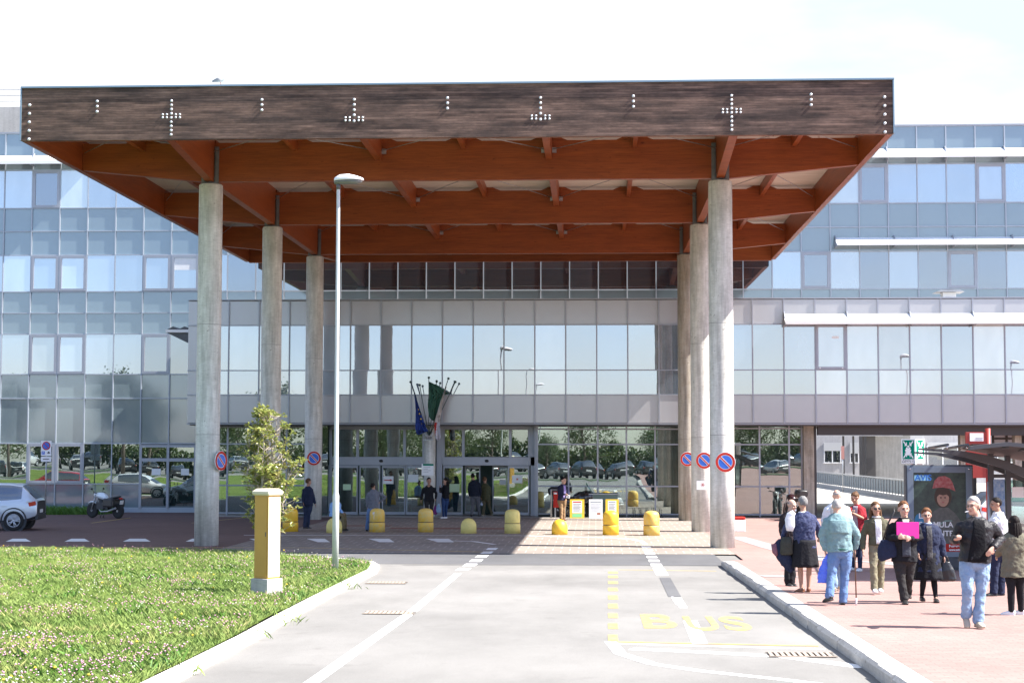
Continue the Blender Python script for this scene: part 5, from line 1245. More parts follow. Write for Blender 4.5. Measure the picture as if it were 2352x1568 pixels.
# ================================================================ BUS SHELTER
sh = thing('bus_shelter', 'dark metal bus shelter with curved slatted roof at the right edge', 'bus shelter', (at(2290, 1200, 37).x, 37, sz(37))); off = sh.location
M['shelter'] = P('shelter_grey', (.075, .078, .085), .45, .4)
def SP(px, py, Y): return at(px, py, Y)
def plate(top, bot, Y, th=.05):
    A_ = [SP(x, y, Y) for x, y in top]; B_ = [SP(x, y, Y) for x, y in bot]
    return MB().rings([[(a.x, Y-th, a.z), (a.x, Y+th, a.z), (b.x, Y+th, b.z), (b.x, Y-th, b.z)] for a, b in zip(A_, B_)], 0, False)
def arm(Y, dx, dy):
    T = [(2111, 1029), (2160, 1031), (2215, 1036), (2262, 1044), (2300, 1055), (2352, 1074), (2420, 1104), (2500, 1150)]
    Bt = [(2111, 1033), (2160, 1037), (2215, 1050), (2262, 1063), (2300, 1074), (2352, 1096), (2420, 1130), (2500, 1180)]
    part(plate([(x+dx, y+dy) for x, y in T], [(x+dx, y+dy) for x, y in Bt], Y), 'roof_arm', M['shelter'], sh)
arm(36.0, 0, 0); arm(38.4, -10, 8)
T = [(2226, 1024), (2270, 1019), (2315, 1015), (2360, 1019), (2450, 1035)]
part(plate(T, [(x, y+9) for x, y in T], 33.6, .08), 'roof_edge', M['shelter'], sh)
T2 = [(2140, 1026), (2200, 1026), (2240, 1028)]
for k in range(6):
    x_ = 2125+k*46; a = SP(x_, 1030+max(0, (x_-2200))*.11, 38.6); b = SP(x_+52, 1021+max(0, (x_-2200))*.08, 33.7)
    part(MB().tube([a, b], .03, n=6), 'roof_slat', M['shelter'], sh)
    part(MB().ell(SP(x_+4, 1026+max(0, (x_-2200))*.07, 36.0), (.025, .025, .035), n=8, k=6), 'cap_screw', M['chrome'], sh)
pnl = MB(); A_ = [SP(2205, 1031, 38.5), SP(2352, 1058, 38.5), SP(2500, 1120, 38.5)]; B_ = [SP(2232, 1020, 33.7), SP(2400, 1024, 33.7), SP(2560, 1060, 33.7)]
pnl.rings([[a, b, b+Vector((0, 0, .01)), a+Vector((0, 0, .01))] for a, b in zip(A_, B_)], 0, False); part(pnl, 'roof_sheet', P('tinted_sheet', (.03, .03, .032), .6), sh)
zs_ = sz(37)
for px in (2277, 2316, 2372):
    p = SP(px, 1150, 37.2); part(MB().box(p.x-.055, p.x+.055, 37.15, 37.27, zs_, p.z+1.05), 'post', M['shelter'], sh)
p = SP(2271, 1150, 36.6); part(MB().tube([(p.x, 36.6, zs_), (p.x, 36.6, SP(2271, 1106, 36.6).z)], .03), 'grey_post', M['galv'], sh)
for px0_, px1_ in ((2282, 2311), (2321, 2367)):
    a, b = SP(px0_, 1150, 37.2), SP(px1_, 1150, 37.2)
    part(MB().box(a.x, b.x, 37.2, 37.215, zs_+.25, SP(0, 1097, 37.2).z), 'glass_panel', M['g_plain'], sh)
    part(MB().box(a.x-.005, b.x+.005, 37.17, 37.25, SP(0, 1092, 37.2).z, SP(0, 1084, 37.2).z), 'rail', M['shelter'], sh)
    part(MB().box(a.x-.005, b.x+.005, 37.17, 37.25, zs_+.18, zs_+.25), 'lower_rail', M['shelter'], sh)
    for zz in (1016, 1034): pass
a, b = SP(2284, 1185, 37.1), SP(2308, 1100, 37.1); o = part(MB().box(a.x, b.x, 37.12, 37.14, a.z, b.z), 'timetable', P('timetable_blue', (.08, .2, .42), .5, vs=12, col2=(.35, .45, .55)), sh); 
a, b = SP(2325, 1142, 37.1), SP(2352, 1118, 37.1); part(MB().box(a.x, b.x, 37.12, 37.14, a.z, b.z), 'notice', M['signwhite'], sh)
f = MB()
for px in (2290, 2330, 2352): p = SP(px, 1000, 60); 
# lattice window frames seen high in the passage behind the shelter
lat = thing('passage_window_frame', 'dark window frame with white panes high in the passage, above the shelter roof', 'window', (SP(2315, 1000, 74).x, 74, 2.6)); off = lat.location
a, b = SP(2281, 1047, 74), SP(2343, 987, 74); f = MB()
for k in range(3): x_ = a.x+(b.x-a.x)*k/2; f.box(x_-.05, x_+.05, 73.95, 74.05, a.z, b.z)
for k in range(4): z_ = a.z+(b.z-a.z)*k/3; f.box(a.x, b.x, 73.96, 74.04, z_-.04, z_+.04)
part(f, 'frame', M['alu_dark'], lat); part(MB().box(a.x+.05, b.x-.05, 73.99, 74.0, a.z+.05, b.z-.05), 'pane', P('frosted', (.45, .46, .5), .5), lat)
# ================================================================ BIRDS
def bird(lbl, loc, rz, s, c1, c2, group=None, name='pigeon', cat='pigeon'):
    t = thing(name, lbl, cat, loc, rz, group)
    MB().loft([((-.17*s, 0, .085*s), .012*s, .006*s), ((-.08*s, 0, .11*s), .04*s, .02*s), ((-.03*s, 0, .125*s), .055*s, .045*s), ((.05*s, 0, .14*s), .06*s, .055*s), ((.10*s, 0, .17*s), .042*s, .04*s), ((.125*s, 0, .205*s), .028*s, .028*s), ((.145*s, 0, .225*s), .028*s, .028*s), ((.17*s, 0, .225*s), .016*s, .016*s), ((.2*s, 0, .217*s), .004*s, .004*s)], xa=(0, 1, 0)).build('body', c1, t)
    for y_ in (-1, 1): MB().loft([((.07*s, y_*.052*s, .15*s), .008*s, .03*s), ((-.02*s, y_*.06*s, .135*s), .008*s, .04*s), ((-.15*s, y_*.03*s, .10*s), .004*s, .012*s)], xa=(0, 1, 0)).build('wing', c2, t)
    for y_ in (-1, 1): MB().tube([(.02*s, y_*.02*s, .1*s), (.03*s, y_*.02*s, 0)], .004*s, n=5).build('leg', P('bird_leg', (.4, .15, .1), .7) if not bpy.data.materials.get('bird_leg') else bpy.data.materials['bird_leg'], t)
    return t
p = at(503, 190, 44.8); bird('pale gull walking on the front edge of the canopy roof', (p.x, 44.85, ZT+.05), 0, 1.3, P('gull_white', (.62, .60, .58), .8), P('gull_grey', (.32, .33, .35), .8), name='gull', cat='gull')
PGr, PGd = P('pigeon_dark', (.03, .033, .04), .7), P('pigeon_wing', (.05, .055, .06), .7)
for px, rz, l in ((1752, .9, 'dark pigeon perched on the front beam, outermost left of four'), (1768, -2.4, 'dark pigeon perched on the front beam, second from left of four'), (1858, 2.2, 'dark pigeon perched on the front beam, third from left of four'), (1880, .5, 'dark pigeon perched on the front beam, outermost right of four')):
    p = at(px, 312, 49.6); bird(l, (p.x, 49.72, ZD-.12), rz, 1.15, PGr, PGd, 'pigeons under the canopy')
# ================================================================ WHAT THE GLASS REFLECTS (behind and beside the camera)
M['leafA'] = leafmat('tree_leaf', (.030, .055, .012), (.075, .10, .025), .5, .25)
def tree(lbl, x, y, h, r, seed, group='trees round the car park'):
    t = thing('young_tree', lbl, 'tree', (x, y, gz(y)), 0, group); rs = random.Random(seed)
    tr = MB(); tr.tube([(0, 0, -.1), (.05, 0, h*.35), (0, .05, h*.7), (0, 0, h*.95)], [.14, .10, .06, .02], n=8); cl = []
    for k in range(26):
        a = rs.uniform(0, 2*pi); z = h*rs.uniform(.32, .96); rad = r*rs.uniform(.4, 1)*sin(min(1, (1-z/h)*1.6+.25)*pi/2); e = Vector((cos(a)*rad, sin(a)*rad, z)); cl.append(e)
        tr.tube([(0, 0, z*.75), e*.6+Vector((0, 0, z*.35)), e], [.04, .025, .01], n=5)
    tr.build('trunk', M['bark'], t); lf = MB()
    for e in cl:
        for j in range(95):
            p = e+Vector((rs.gauss(0, .42), rs.gauss(0, .42), rs.gauss(0, .34))); leaf_geo(lf, p, Vector((rs.uniform(-1, 1), rs.uniform(-1, 1), rs.uniform(-.8, .5))), .24, .12, rs)
    lf.build('crown', M['leafA'], t, fix=False); return t
T0 = tree('green tree behind the car park', -30, -38, 6.2, 2.6, 1); T1 = tree('smaller green tree behind the car park', -24, -40, 5.2, 2.2, 2)
rs = random.Random(9)
for k in range(20):
    s_ = (T0, T1)[k % 2]; c = copy_tree(s_); c.location = (-40+k*5.0+rs.uniform(-1.5, 1.5), -38+rs.uniform(-5, 5), gz(0)); c.rotation_euler.z = rs.uniform(0, 6); q = rs.uniform(.8, 1.15); c.scale = (q, q, q)
for x, y, q in ((-62, -20, 1.45), (-47, -20, 1.25), (-67, -30, 1.3), (-29, -8, 1.25), (-24, -12, 1.0), (-33, -2, 1.1), (-19, -14, .9), (-44, 0, 1.5)):
    c = copy_tree(T0); c.location = (x, y, gz(0)); c.scale = (q, q, q); c['label'] = 'tree on the lawn left of the camera'
lawn = MB(); lawn.add([(-70, -11, gz(0)+.03), (2, -11, gz(0)+.03), (2, -2, gz(0)+.03), (-70, -2, gz(0)+.03)], [(0, 1, 2, 3)]); lawn.add([(10, -14, gz(0)+.2), (60, -14, gz(0)+.2), (60, -6, gz(0)+.2), (10, -6, gz(0)+.2)], [(0, 1, 2, 3)]); tag(lawn.build('lawn', P('lawn_green', (.035, .065, .014), .95, var=.4, vs=.6)), kind='structure')
hd = thing('hedge', 'long clipped hedge at the far end of the car park', 'hedge', (0, -50, gz(0))); lf = MB()
for k in range(24000):
    p_ = rs.uniform(-70, 70); p = Vector((p_, rs.uniform(-.8, .8), rs.uniform(0, 3.0)+.5*sin(p_*.9)))
    leaf_geo(lf, p, Vector((rs.uniform(-1, 1), rs.uniform(-1, 1), rs.uniform(-1, 1))), .55, .36, rs)
lf.build('foliage', M['leafA'], hd, fix=False)
cols = [paint('car_black', (.02, .02, .025)), paint('car_white', (.7, .7, .7)), paint('car_grey', (.2, .21, .23), .5), paint('car_blue', (.03, .06, .2)), paint('car_red', (.45, .03, .02))]
cars = [car('car parked in the car park row', (-30, -24, gz(0)), radians(90), cm, HAT, 'cars in the car park') for cm in cols[:3]]
k = 0
for i, xx in enumerate([-64+2.75*j for j in range(34)]):
    if i < 3: cars[i].location = (xx, -22, gz(0)); cars[i].rotation_euler.z = radians(90 if i % 2 else 68)
    else: c = copy_tree(cars[(i*7+i//3) % 3]); c.location = (xx, -22+rs.uniform(-.4, .4), gz(0)); c.rotation_euler.z = radians(70+rs.uniform(-6, 6))
car('red hatchback standing on the road left of the frame', (-33.5, 50, .01), radians(0), cols[4], HAT); car('white hatchback standing on the road left of the frame', (-28.5, 49, .01), radians(175), cols[1], HAT)
for x, y in ((-6, -3), (-6, -33), (19.9, 34), (27, -3), (31.6, 16), (-19, -6)): lamp_post(x, y, 'lamp post beside the car park')
# ================================================================ PEOPLE
cA = lambda x, y: (1754.3+.2314*x, 1088.9+.2314*y)
cB = lambda x, y: (2026.5+.25073*x, 1088.9+.25073*y)
cC = lambda x, y: (665.4+.15432*x, 1028.4+.15432*y)
cD = lambda x, y: (1028.4+.15432*x, 1028.4+.15432*y)
tex = bpy.data.textures.new('folds', 'CLOUDS'); tex.noise_scale = .085; tex.noise_depth = 2
texf = bpy.data.textures.new('fine_folds', 'CLOUDS'); texf.noise_scale = .045
SK = {'fair': P('skin_fair', (.50, .30, .22), .55, var=.08, vs=14), 'tan': P('skin_tan', (.40, .22, .15), .55, var=.08, vs=14), 'olive': P('skin_olive', (.36, .20, .13), .55, var=.08, vs=14)}
HA = {'grey': P('hair_grey', (.25, .24, .235), .8, vs=40, col2=(.11, .11, .11), bump=.4, bs=60, spec=.15), 'white': P('hair_white', (.42, .40, .38), .8, vs=30, col2=(.24, .23, .22), bump=.3, bs=60, spec=.15), 'brown': P('hair_brown', (.07, .035, .02), .6, vs=30, col2=(.15, .08, .04), bump=.4, bs=60, spec=.15),
      'auburn': P('hair_auburn', (.09, .038, .017), .6, vs=30, col2=(.19, .085, .04), bump=.4, bs=60, spec=.15), 'dark': P('hair_dark', (.006, .005, .005), .65, vs=30, col2=(.018, .013, .011), bump=.4, bs=60, spec=.15)}
DARKEYE = P('eye_dark', (.02, .015, .012), .3); LIP = P('lips', (.33, .11, .10), .5)
_cm = {}
def C_(name, c, c2=None, vs=14, rough=.85):
    if name not in _cm: _cm[name] = P(name, c, rough, var=.14, vs=vs, col2=c2, bump=.6, bs=24, spec=.2)
    return _cm[name]
def limb(mb, pts, rad, n=12):
    """tapered limb through joints with rounded ends"""
    P_ = [Vector(p) for p in pts]
    a = P_[0]-(P_[1]-P_[0]).normalized()*rad[0]*.6; b = P_[-1]+(P_[-1]-P_[-2]).normalized()*rad[-1]*.5
    mb.tube([a]+P_+[b], [rad[0]*.5]+list(rad)+[rad[-1]*.6], n=n)
def mid(a, b, t=.5): return Vector(a)*(1-t)+Vector(b)*t
def finish(o, vox, fold=0, sm=2, tx=None):
    r = o.modifiers.new('skin', 'REMESH'); r.mode = 'VOXEL'; r.voxel_size = vox; r.use_smooth_shade = True
    if fold: d = o.modifiers.new('folds', 'DISPLACE'); d.texture = tx or tex; d.strength = fold; d.mid_level = .5
    s = o.modifiers.new('smooth', 'SMOOTH'); s.factor = .5; s.iterations = sm
    return o
def person(lbl, cv, foot, J, head, H=1.72, yaw=0, hyaw=0, hpitch=0, skin='fair', hair=('short', 'brown'), bulk=1.0, top=None, bottom=None, shoe=None, near=True, extra=None, shoff=(0, 0), group=None, toe=None, seatz=None):
    """J: joint -> (crop x, crop y, metres behind the body plane); yaw 0 faces the camera"""
    g = gnd(*cv(*foot), off=shoff[0]); side = shoff[1]
    if side: 
        for _ in range(6): g = gnd(*cv(*foot), off=sz(g.y)-gz(g.y))
        z0 = sz(g.y)
    else: z0 = .008
    Y = g.y; root = Vector((g.x, Y, z0)); t = thing('person', lbl, 'person', root, 0, group)
    k = H/1.75; fwd = Vector((sin(yaw), -cos(yaw), 0)); rt = Vector((cos(yaw), sin(yaw), 0))
    def W(n, dd=0):
        x, y, d = J[n]; return at(*cv(x, y), Y+d+dd)-root
    vox = .009 if near else .013
    neck, sl_, sr_ = W('neck'), W('shL'), W('shR'); hl, hr_ = W('hipL'), W('hipR'); pel = (hl+hr_)/2
    # facing away swaps nothing: L is always the viewer's left
    xa = (sr_-sl_); cs_ = (sl_+sr_)/2; sl_ = sl_+(cs_-sl_)*.07-Vector((0, 0, .034*k)); sr_ = sr_+(cs_-sr_)*.07-Vector((0, 0, .034*k)); wsh = xa.length/2; xa.z = 0
    if xa.length < .05: xa = Vector((1, 0, 0))
    xa.normalize()
    if wsh < .12*k: xa = rt if abs(rt.x) > .1 else Vector((.5, .87, 0)); 
    ax_t = rt if rt.x > 0 else -rt
    wt = .165*k*bulk; dt = .115*k*bulk; up = (neck-pel)
    def S(f): return pel+up*f
    def torso(mb, e=0, top_=1.0, low=None, lowr=None):
        cs = []
        if low is not None: 
            zl = low; cs.append((Vector((pel.x, pel.y, zl)), wt*1.02*(lowr or 1)+e, dt*1.12*(lowr or 1)+e))
            if zl < pel.z-.12: cs.append((Vector((pel.x, pel.y, (zl+pel.z)/2)), wt*1.03*(1+(lowr or 1))/2+e, dt*1.12+e))
        else: cs.append((S(-.12), wt*.8+e, dt*.9+e))
        cs += [(S(.02), wt*1.02+e, dt*1.1+e), (S(.27), wt*.93+e, dt*1.0+e), (S(.55), wt*1.03+e, dt*1.12+e), (S(.78), wt*1.08+e, dt*1.02+e), (S(.90), wt*.82+e*.7, dt*.78+e*.9), (S(.97), wt*.52+e*.8, dt*.62+e*.6), (S(1.02), .066*k+e*.3, .062*k+e*.3)]
        mb.loft(cs, n=20, p=2.3, xa=ax_t)
    hc = at(*cv(head[0], (head[1]+head[2])/2), Y+(J['neck'][2] if len(head) < 4 else head[3]))-root
    hk = k*1.12; _t, _b = at(*cv(head[0], head[1]), Y).z, at(*cv(head[0], head[2]), Y).z; hk = max(.98, min(1.28, (_t-_b)/.236)); kb = k
    body = MB(); torso(body, -.012)
    nb = neck-Vector((0, 0, .05)); body.tube([nb, neck, mid(neck, hc, .5), hc+Vector((0, 0, -.02))], [.062*k, .056*k, .054*k, .05*k], n=14)
    RH = Matrix.Rotation(yaw+hyaw, 3, 'Z') @ Matrix.Rotation(hpitch, 3, 'X')
    def HP(x, y, z): return hc+RH @ Vector((x*hk, y*hk, z*hk))
    k = hk
    body.ell(HP(0, .012, .028), (.074*k, .094*k, .088*k), n=20, k=14, M=RH)
    rs_ = []
    body.ell(HP(0, -.022, -.035), (.058*k, .066*k, .075*k), n=16, k=10, M=RH)
    body.ell(HP(0, -.052, -.082), (.033*k, .030*k, .028*k), n=12, k=8, M=RH)
    body.loft([(HP(0, -.088, .022), .009*k, .008*k), (HP(0, -.102, -.008), .013*k, .012*k), (HP(0, -.108, -.022), .017*k, .013*k), (HP(0, -.090, -.030), .012*k, .008*k)], n=8, xa=RH @ Vector((1, 0, 0)))
    body.ell(HP(0, -.080, .030), (.055*k, .016*k, .010*k), n=12, k=6, M=RH)
    for s in (-1, 1):
        body.ell(HP(s*.077, .008, -.004), (.010*k, .020*k, .031*k), n=8, k=8, M=RH); body.ell(HP(s*.034, -.072, -.022), (.022*k, .018*k, .020*k), n=8, k=6, M=RH)
    AR = {}; k = kb
    for s, sh, el, wr in ((-1, sl_, 'elL', 'wrL'), (1, sr_, 'elR', 'wrR')):
        if el not in J: continue
        e_, w_ = W(el), W(wr); AR[s] = (sh, e_, w_)
        limb(body, [sh, mid(sh, e_), e_, mid(e_, w_, .4), w_], [.052*k, .046*k, .038*k, .037*k, .025*k])
        hd = (w_-e_).normalized() if ('hd'+el[-1]) not in J else (W('hd'+el[-1])-w_).normalized()
        pn = Vector(J.get('pn'+el[-1], (s*.9, .2, .1))).normalized(); wd = hd.cross(pn).normalized(); pn = wd.cross(hd).normalized()
        ps = [w_, w_+hd*.03*k, w_+hd*.065*k, w_+hd*.092*k]
        body.loft([(ps[0], .024*k, .019*k), (ps[1], .034*k, .017*k), (ps[2], .042*k, .016*k), (ps[3], .040*k, .013*k)], n=12, p=2.4, xa=wd)
        curl = J.get('cu'+el[-1], .5)
        for i, (o_, ln) in enumerate(((-.031, .062), (-.011, .072), (.010, .068), (.030, .052))):
            b_ = w_+hd*.085*k+wd*o_*k; d1 = (hd*cos(curl*.5)-pn*s*0+pn*(-sin(curl*.5))).normalized(); d2 = (hd*cos(curl*1.5)-pn*sin(curl*1.5)).normalized()
            body.tube([b_, b_+d1*ln*.5*k, b_+d1*ln*.5*k+d2*ln*.55*k], [.0095*k, .009*k, .0075*k], n=7)
        th = w_+hd*.028*k-wd*.028*k; body.tube([th, th+(hd*.6-wd*.75).normalized()*.032*k, th+(hd*.6-wd*.75).normalized()*.032*k+(hd*.95-wd*.2-pn*.3).normalized()*.032*k], [.013*k, .011*k, .009*k], n=7)
    LG = {}
    for s, hp, kn, an in ((-1, hl, 'knL', 'anL'), (1, hr_, 'knR', 'anR')):
        k_, a_ = W(kn), W(an); LG[s] = (hp, k_, a_)
        limb(body, [hp, mid(hp, k_, .45), k_, mid(k_, a_, .35), mid(k_, a_, .75), a_], [.082*k*bulk, .076*k*bulk, .054*k, .054*k, .040*k, .034*k])
        body.loft([(a_+Vector((0, 0, .02)), .033*k, .036*k), (a_+Vector((0, 0, -.03)), .033*k, .05*k)], n=10)
    bo = finish(body.build('body', SK[skin], t), vox if near else .012, 0, 2)
    # face and hair
    k = hk
    if abs(((yaw+hyaw+pi) % (2*pi))-pi) < 2.0:
        for s in (-1, 1):
            MB().ell(HP(s*.031, -.083, .008), (.013*k, .007*k, .006*k), n=10, k=6, M=RH).build('eye', DARKEYE, t)
            MB().ell(HP(s*.033, -.090, .030), (.020*k, .006*k, .004*k), n=10, k=6, M=RH).build('eyebrow', HA[hair[1]] if hair[1] != 'white' else HA['grey'], t)
        MB().ell(HP(0, -.086, -.058), (.022*k, .008*k, .006*k), n=12, k=6, M=RH).build('mouth', LIP, t)
    kind, hcol = hair; rs = random.Random(hash(lbl) % 1000 if False else len(lbl)*7+int(H*100))
    hb = MB(); rings = []; nn, kk = 28, 18
    for i in range(1, kk):
        a = -pi/2+pi*i/kk; ring = []
        for j in range(nn):
            th_ = 2*pi*j/nn; d = Vector((cos(a)*cos(th_), cos(a)*sin(th_), sin(a)))
            front = max(0, -d.y); lim = (-.42 if d.y < .1 else -.72)+front*1.13+.16*noise.noise(d*5+Vector((0, H*7, 0))) if kind not in ('bald', 'cap') else (-.1 if d.y > -.2 else 1.5)
            if abs(d.x) > .8 and d.y < .25: lim = max(lim, -.02)
            cov = d.z > lim and not (kind == 'bald' and d.z > .42)
            v = 1.11+.07*noise.noise(d*4+Vector((H*9, 0, 0)))+.04*noise.noise(d*11) if kind != 'curly' else 1.19+.10*noise.noise(d*6)+.05*noise.noise(d*14)
            if kind != 'bald': v = 1.0+(v-1.0)*max(0, min(1, (d.z-lim)/.22))+.012
            if kind == 'bald': v = 1.035
            if not cov: v = .86
            ring.append(HP(d.x*.074*v, .012+d.y*.094*v, .028+d.z*.088*v*(1.04 if kind != 'bald' else 1)))
        rings.append(ring)
    hb.rings(rings)
    if kind == 'long':
        for q in range(9):
            a = pi*(.02+.96*q/8); x_, y_ = cos(a)*.072, .012+sin(a)*.080; l_ = .24+.05*sin(q*2.1)
            hb.tube([HP(x_, y_, .03), HP(x_*1.15, y_*1.05, -.06), HP(x_*1.25, y_*1.05, -.14), HP(x_*1.1, y_*1.1, -l_)], [.026*k, .030*k, .030*k, .014*k], n=8)
    if kind == 'long': hb.loft([(HP(0, .03, .06), .070*k, .075*k), (HP(0, .055, -.04), .086*k, .052*k), (HP(0, .065, -.13), .092*k, .042*k), (HP(0, .075, -.22), .075*k, .030*k), (HP(0, .08, -.27), .040*k, .015*k)], n=18, xa=RH @ Vector((1, 0, 0)))
    if kind == 'bun': hb.ell(HP(0, .07, .095), (.036*k, .036*k, .032*k), M=RH)
    ho = hb.build('hair', HA[hcol], t); ho.modifiers.new('sub', 'SUBSURF').levels = 1; ho.modifiers['sub'].render_levels = 1
    # clothes
    k = kb
    e = .022*k
    if top:
        mt, hem, sleeve = top['mat'], top.get('hem', -.1), top.get('sleeve', 1)
        e = top.get('e', .024)*k; mb = MB(); zl = pel.z+hem*k; torso(mb, e, low=zl, lowr=top.get('flare', 1.0))
        for s, (sh, e_, w_) in AR.items():
            f = (w_-e_).normalized()
            if sleeve >= 1: limb(mb, [sh, mid(sh, e_), e_, mid(e_, w_), w_-f*.01], [.062*k+e*.6, .056*k+e*.6, .050*k+e*.6, .046*k+e*.5, .036*k+e*.4], n=14)
            elif sleeve > 0: limb(mb, [sh, mid(sh, e_, .5), mid(sh, e_, sleeve*1.9 if sleeve < .5 else 1)], [.062*k+e*.5, .056*k+e*.5, .052*k+e*.5], n=14)
        o = finish(mb.build(top.get('name', 'jacket'), mt, t), .011 if near else .014, top.get('fold', .036), 3)
        def patch(name, mt2, f0, f1, w0, w1, lift=.006, back=False, xoff=0):
            sg = -1 if not back else 1; n_, m_ = 12, 9; vs_ = []
            fw2 = fwd if not back else -fwd
            fs_ = [(.02, 1.02, 1.1), (.27, .93, 1.0), (.55, 1.03, 1.12), (.78, 1.08, 1.02), (.90, .98, .80), (.97, .62, .62), (1.02, .4, .54)]
            for i in range(n_):
                f = f0+(f1-f0)*i/(n_-1); q = fs_[0] if f <= fs_[0][0] else fs_[-1]
                for a_, b_ in zip(fs_[:-1], fs_[1:]):
                    if a_[0] <= f <= b_[0]: u = (f-a_[0])/(b_[0]-a_[0]); q = (f, a_[1]+(b_[1]-a_[1])*u, a_[2]+(b_[2]-a_[2])*u)
                rx, ry = wt*q[1]+e, dt*q[2]+e; wv = w0+(w1-w0)*i/(n_-1)
                for j in range(m_):
                    u = (j/(m_-1)*2-1); x_ = max(-.95*rx, min(.95*rx, u*wv*k+xoff*k)); dd = ry*(max(0, 1-abs(x_/rx)**2.3))**(1/2.3)+lift
                    vs_.append(S(f)+ax_t*x_+fw2*dd)
            pm = MB(); pm.add(vs_, [(i*m_+j, i*m_+j+1, (i+1)*m_+j+1, (i+1)*m_+j) for i in range(n_-1) for j in range(m_-1)], 0, True)
            po = pm.build(name, mt2, t); sd = po.modifiers.new('th', 'SOLIDIFY'); sd.thickness = .035; sd.offset = -1
            return po
        if top.get('inner'): patch('shirt', top['inner'], *top.get('ipos', (.05, .96)), *top.get('iw', (.085, .05)))
        for pz in top.get('patches', []): patch(*pz)
        if top.get('collar', True):
            cm_ = top.get('collarmat', mt); cl = MB(); rs__ = []
            nz_ = neck+Vector((0, 0, -.015*k))
            for j in range(17):
                a = 2*pi*j/16; gap = 1
                p_ = nz_+Vector((cos(a)*.075*k, sin(a)*.070*k, .0)); rs__.append(p_)
            cl.tube(rs__, .026*k, n=8); finish(cl.build('collar', cm_, t), .010, .008, 2)
    if bottom:
        kd = bottom['kind']; mt = bottom['mat']
        if kd in ('trousers', 'tights'):
            x = .012 if kd == 'trousers' else .004; mb = MB(); mb.loft([(S(.16), wt*.95+x, dt+x), (S(.02), wt*1.0+x, dt*1.1+x), (S(-.10), wt*.92+x, dt*1.0+x), (S(-.17), wt*.6, dt*.7)], n=18, p=2.3, xa=ax_t)
            for s, (hp, k_, a_) in LG.items():
                fl = .030 if kd == 'trousers' else .006
                limb(mb, [hp, mid(hp, k_, .45), k_, mid(k_, a_, .4), mid(k_, a_, .8), a_+Vector((0, 0, -.012))], [.090*k*bulk+x, .086*k*bulk+x, .062*k+x, .058*k+x, .046*k+x+fl*.5, .042*k+x+fl*.6], n=14)
            finish(mb.build(kd, mt, t), .010 if near else .014, bottom.get('fold', .032 if kd == 'trousers' else .006), 3)
        if kd == 'skirt':
            hz = pel.z+bottom.get('hem', -.5)*k; rs2 = []; c_ = pel; n_ = 48
            for i in range(9):
                u = i/8; z = (S(.2).z)*(1-u)+hz*u; r_ = 1+.45*u*bottom.get('flare', 1)
                rs2.append([Vector((c_.x, c_.y, z))+ax_t*((wt+.02)*r_*cos(2*pi*j/n_)*(1+.05*u*sin(2*pi*j/n_*9)))+Vector((-ax_t.y, ax_t.x, 0))*((dt+.035)*r_*sin(2*pi*j/n_)*(1+.06*u*sin(2*pi*j/n_*9+1))) for j in range(n_)])
            MB().rings(rs2, caps=False).build('skirt', mt, t).modifiers.new('th', 'SOLIDIFY').thickness = .008
            if bottom.get('legs'):
                mb = MB()
                for s, (hp, k_, a_) in LG.items(): limb(mb, [mid(hp, k_, .7), k_, mid(k_, a_, .35), mid(k_, a_, .75), a_], [.065*k, .058*k, .058*k, .044*k, .038*k], n=12)
                finish(mb.build('tights', bottom['legs'], t), .010, 0, 2)
    for s, (hp, k_, a_) in LG.items():
        td = Vector(toe[s]) if toe and s in toe else fwd; td = td.normalized(); up_ = Vector((0, 0, 1)); sd_ = td.cross(up_).normalized(); un = sd_.cross(td).normalized()
        b_ = a_-un*.045*k
        mb = MB(); mb.loft([(b_-td*.065*k, .022*k, .020*k), (b_-td*.05*k+un*.008*k, .036*k, .045*k), (b_, .039*k, .05*k), (b_+td*.07*k-un*.004*k, .045*k, .038*k), (b_+td*.13*k-un*.012*k, .046*k, .026*k), (b_+td*.175*k-un*.018*k, .030*k, .014*k)], n=14, p=2.6, xa=sd_)
        mb.cbox(b_+td*.05*k-un*.032*k, (.078*k, .215*k, .016*k), rot=Matrix((sd_, td, un)).transposed())
        finish(mb.build('shoe', shoe, t), .008, 0, 2)
    return dict(t=t, root=root, W=W, hc=hc, HP=HP, RH=RH, AR=AR, k=hk, S=S, Y=Y, pel=pel, neck=neck, fwd=fwd, ax=ax_t, wt=wt, dt=dt)
BACK = pi
BLK = C_('cloth_black', (.013, .013, .016)); LEA = C_('jacket_black', (.020, .019, .022), None, 9, .45); NAVY = C_('cloth_navy', (.02, .026, .055)); JEAN = C_('denim_light', (.17, .25, .38), (.27, .37, .50), 9); JEANM = C_('denim_mid', (.10, .17, .33), (.15, .24, .42), 9)
OLIVE = C_('cloth_olive', (.09, .085, .055)); KHAKI = C_('cloth_khaki', (.20, .18, .12)); TEAL = C_('cloth_teal', (.17, .265, .28)); WHT = C_('cloth_white', (.68, .68, .70)); REDC = C_('cloth_red', (.28, .02, .03))
PATT = C_('blue_pattern', (.012, .018, .065), (.075, .085, .15), 26); GREY = C_('cloth_grey', (.14, .145, .17)); DTR = C_('dark_trousers', (.03, .028, .028)); PARKA = C_('parka_olive', (.135, .125, .09)); SHB = P('shoe_black', (.02, .018, .018), .4); SHW = P('shoe_white', (.75, .75, .75), .5); SHBR = P('shoe_brown', (.16, .06, .03), .4); SHT = P('shoe_tan', (.42, .36, .27), .6); SHG = P('shoe_suede', (.3, .2, .1), .7)
S1 = (0, 1)
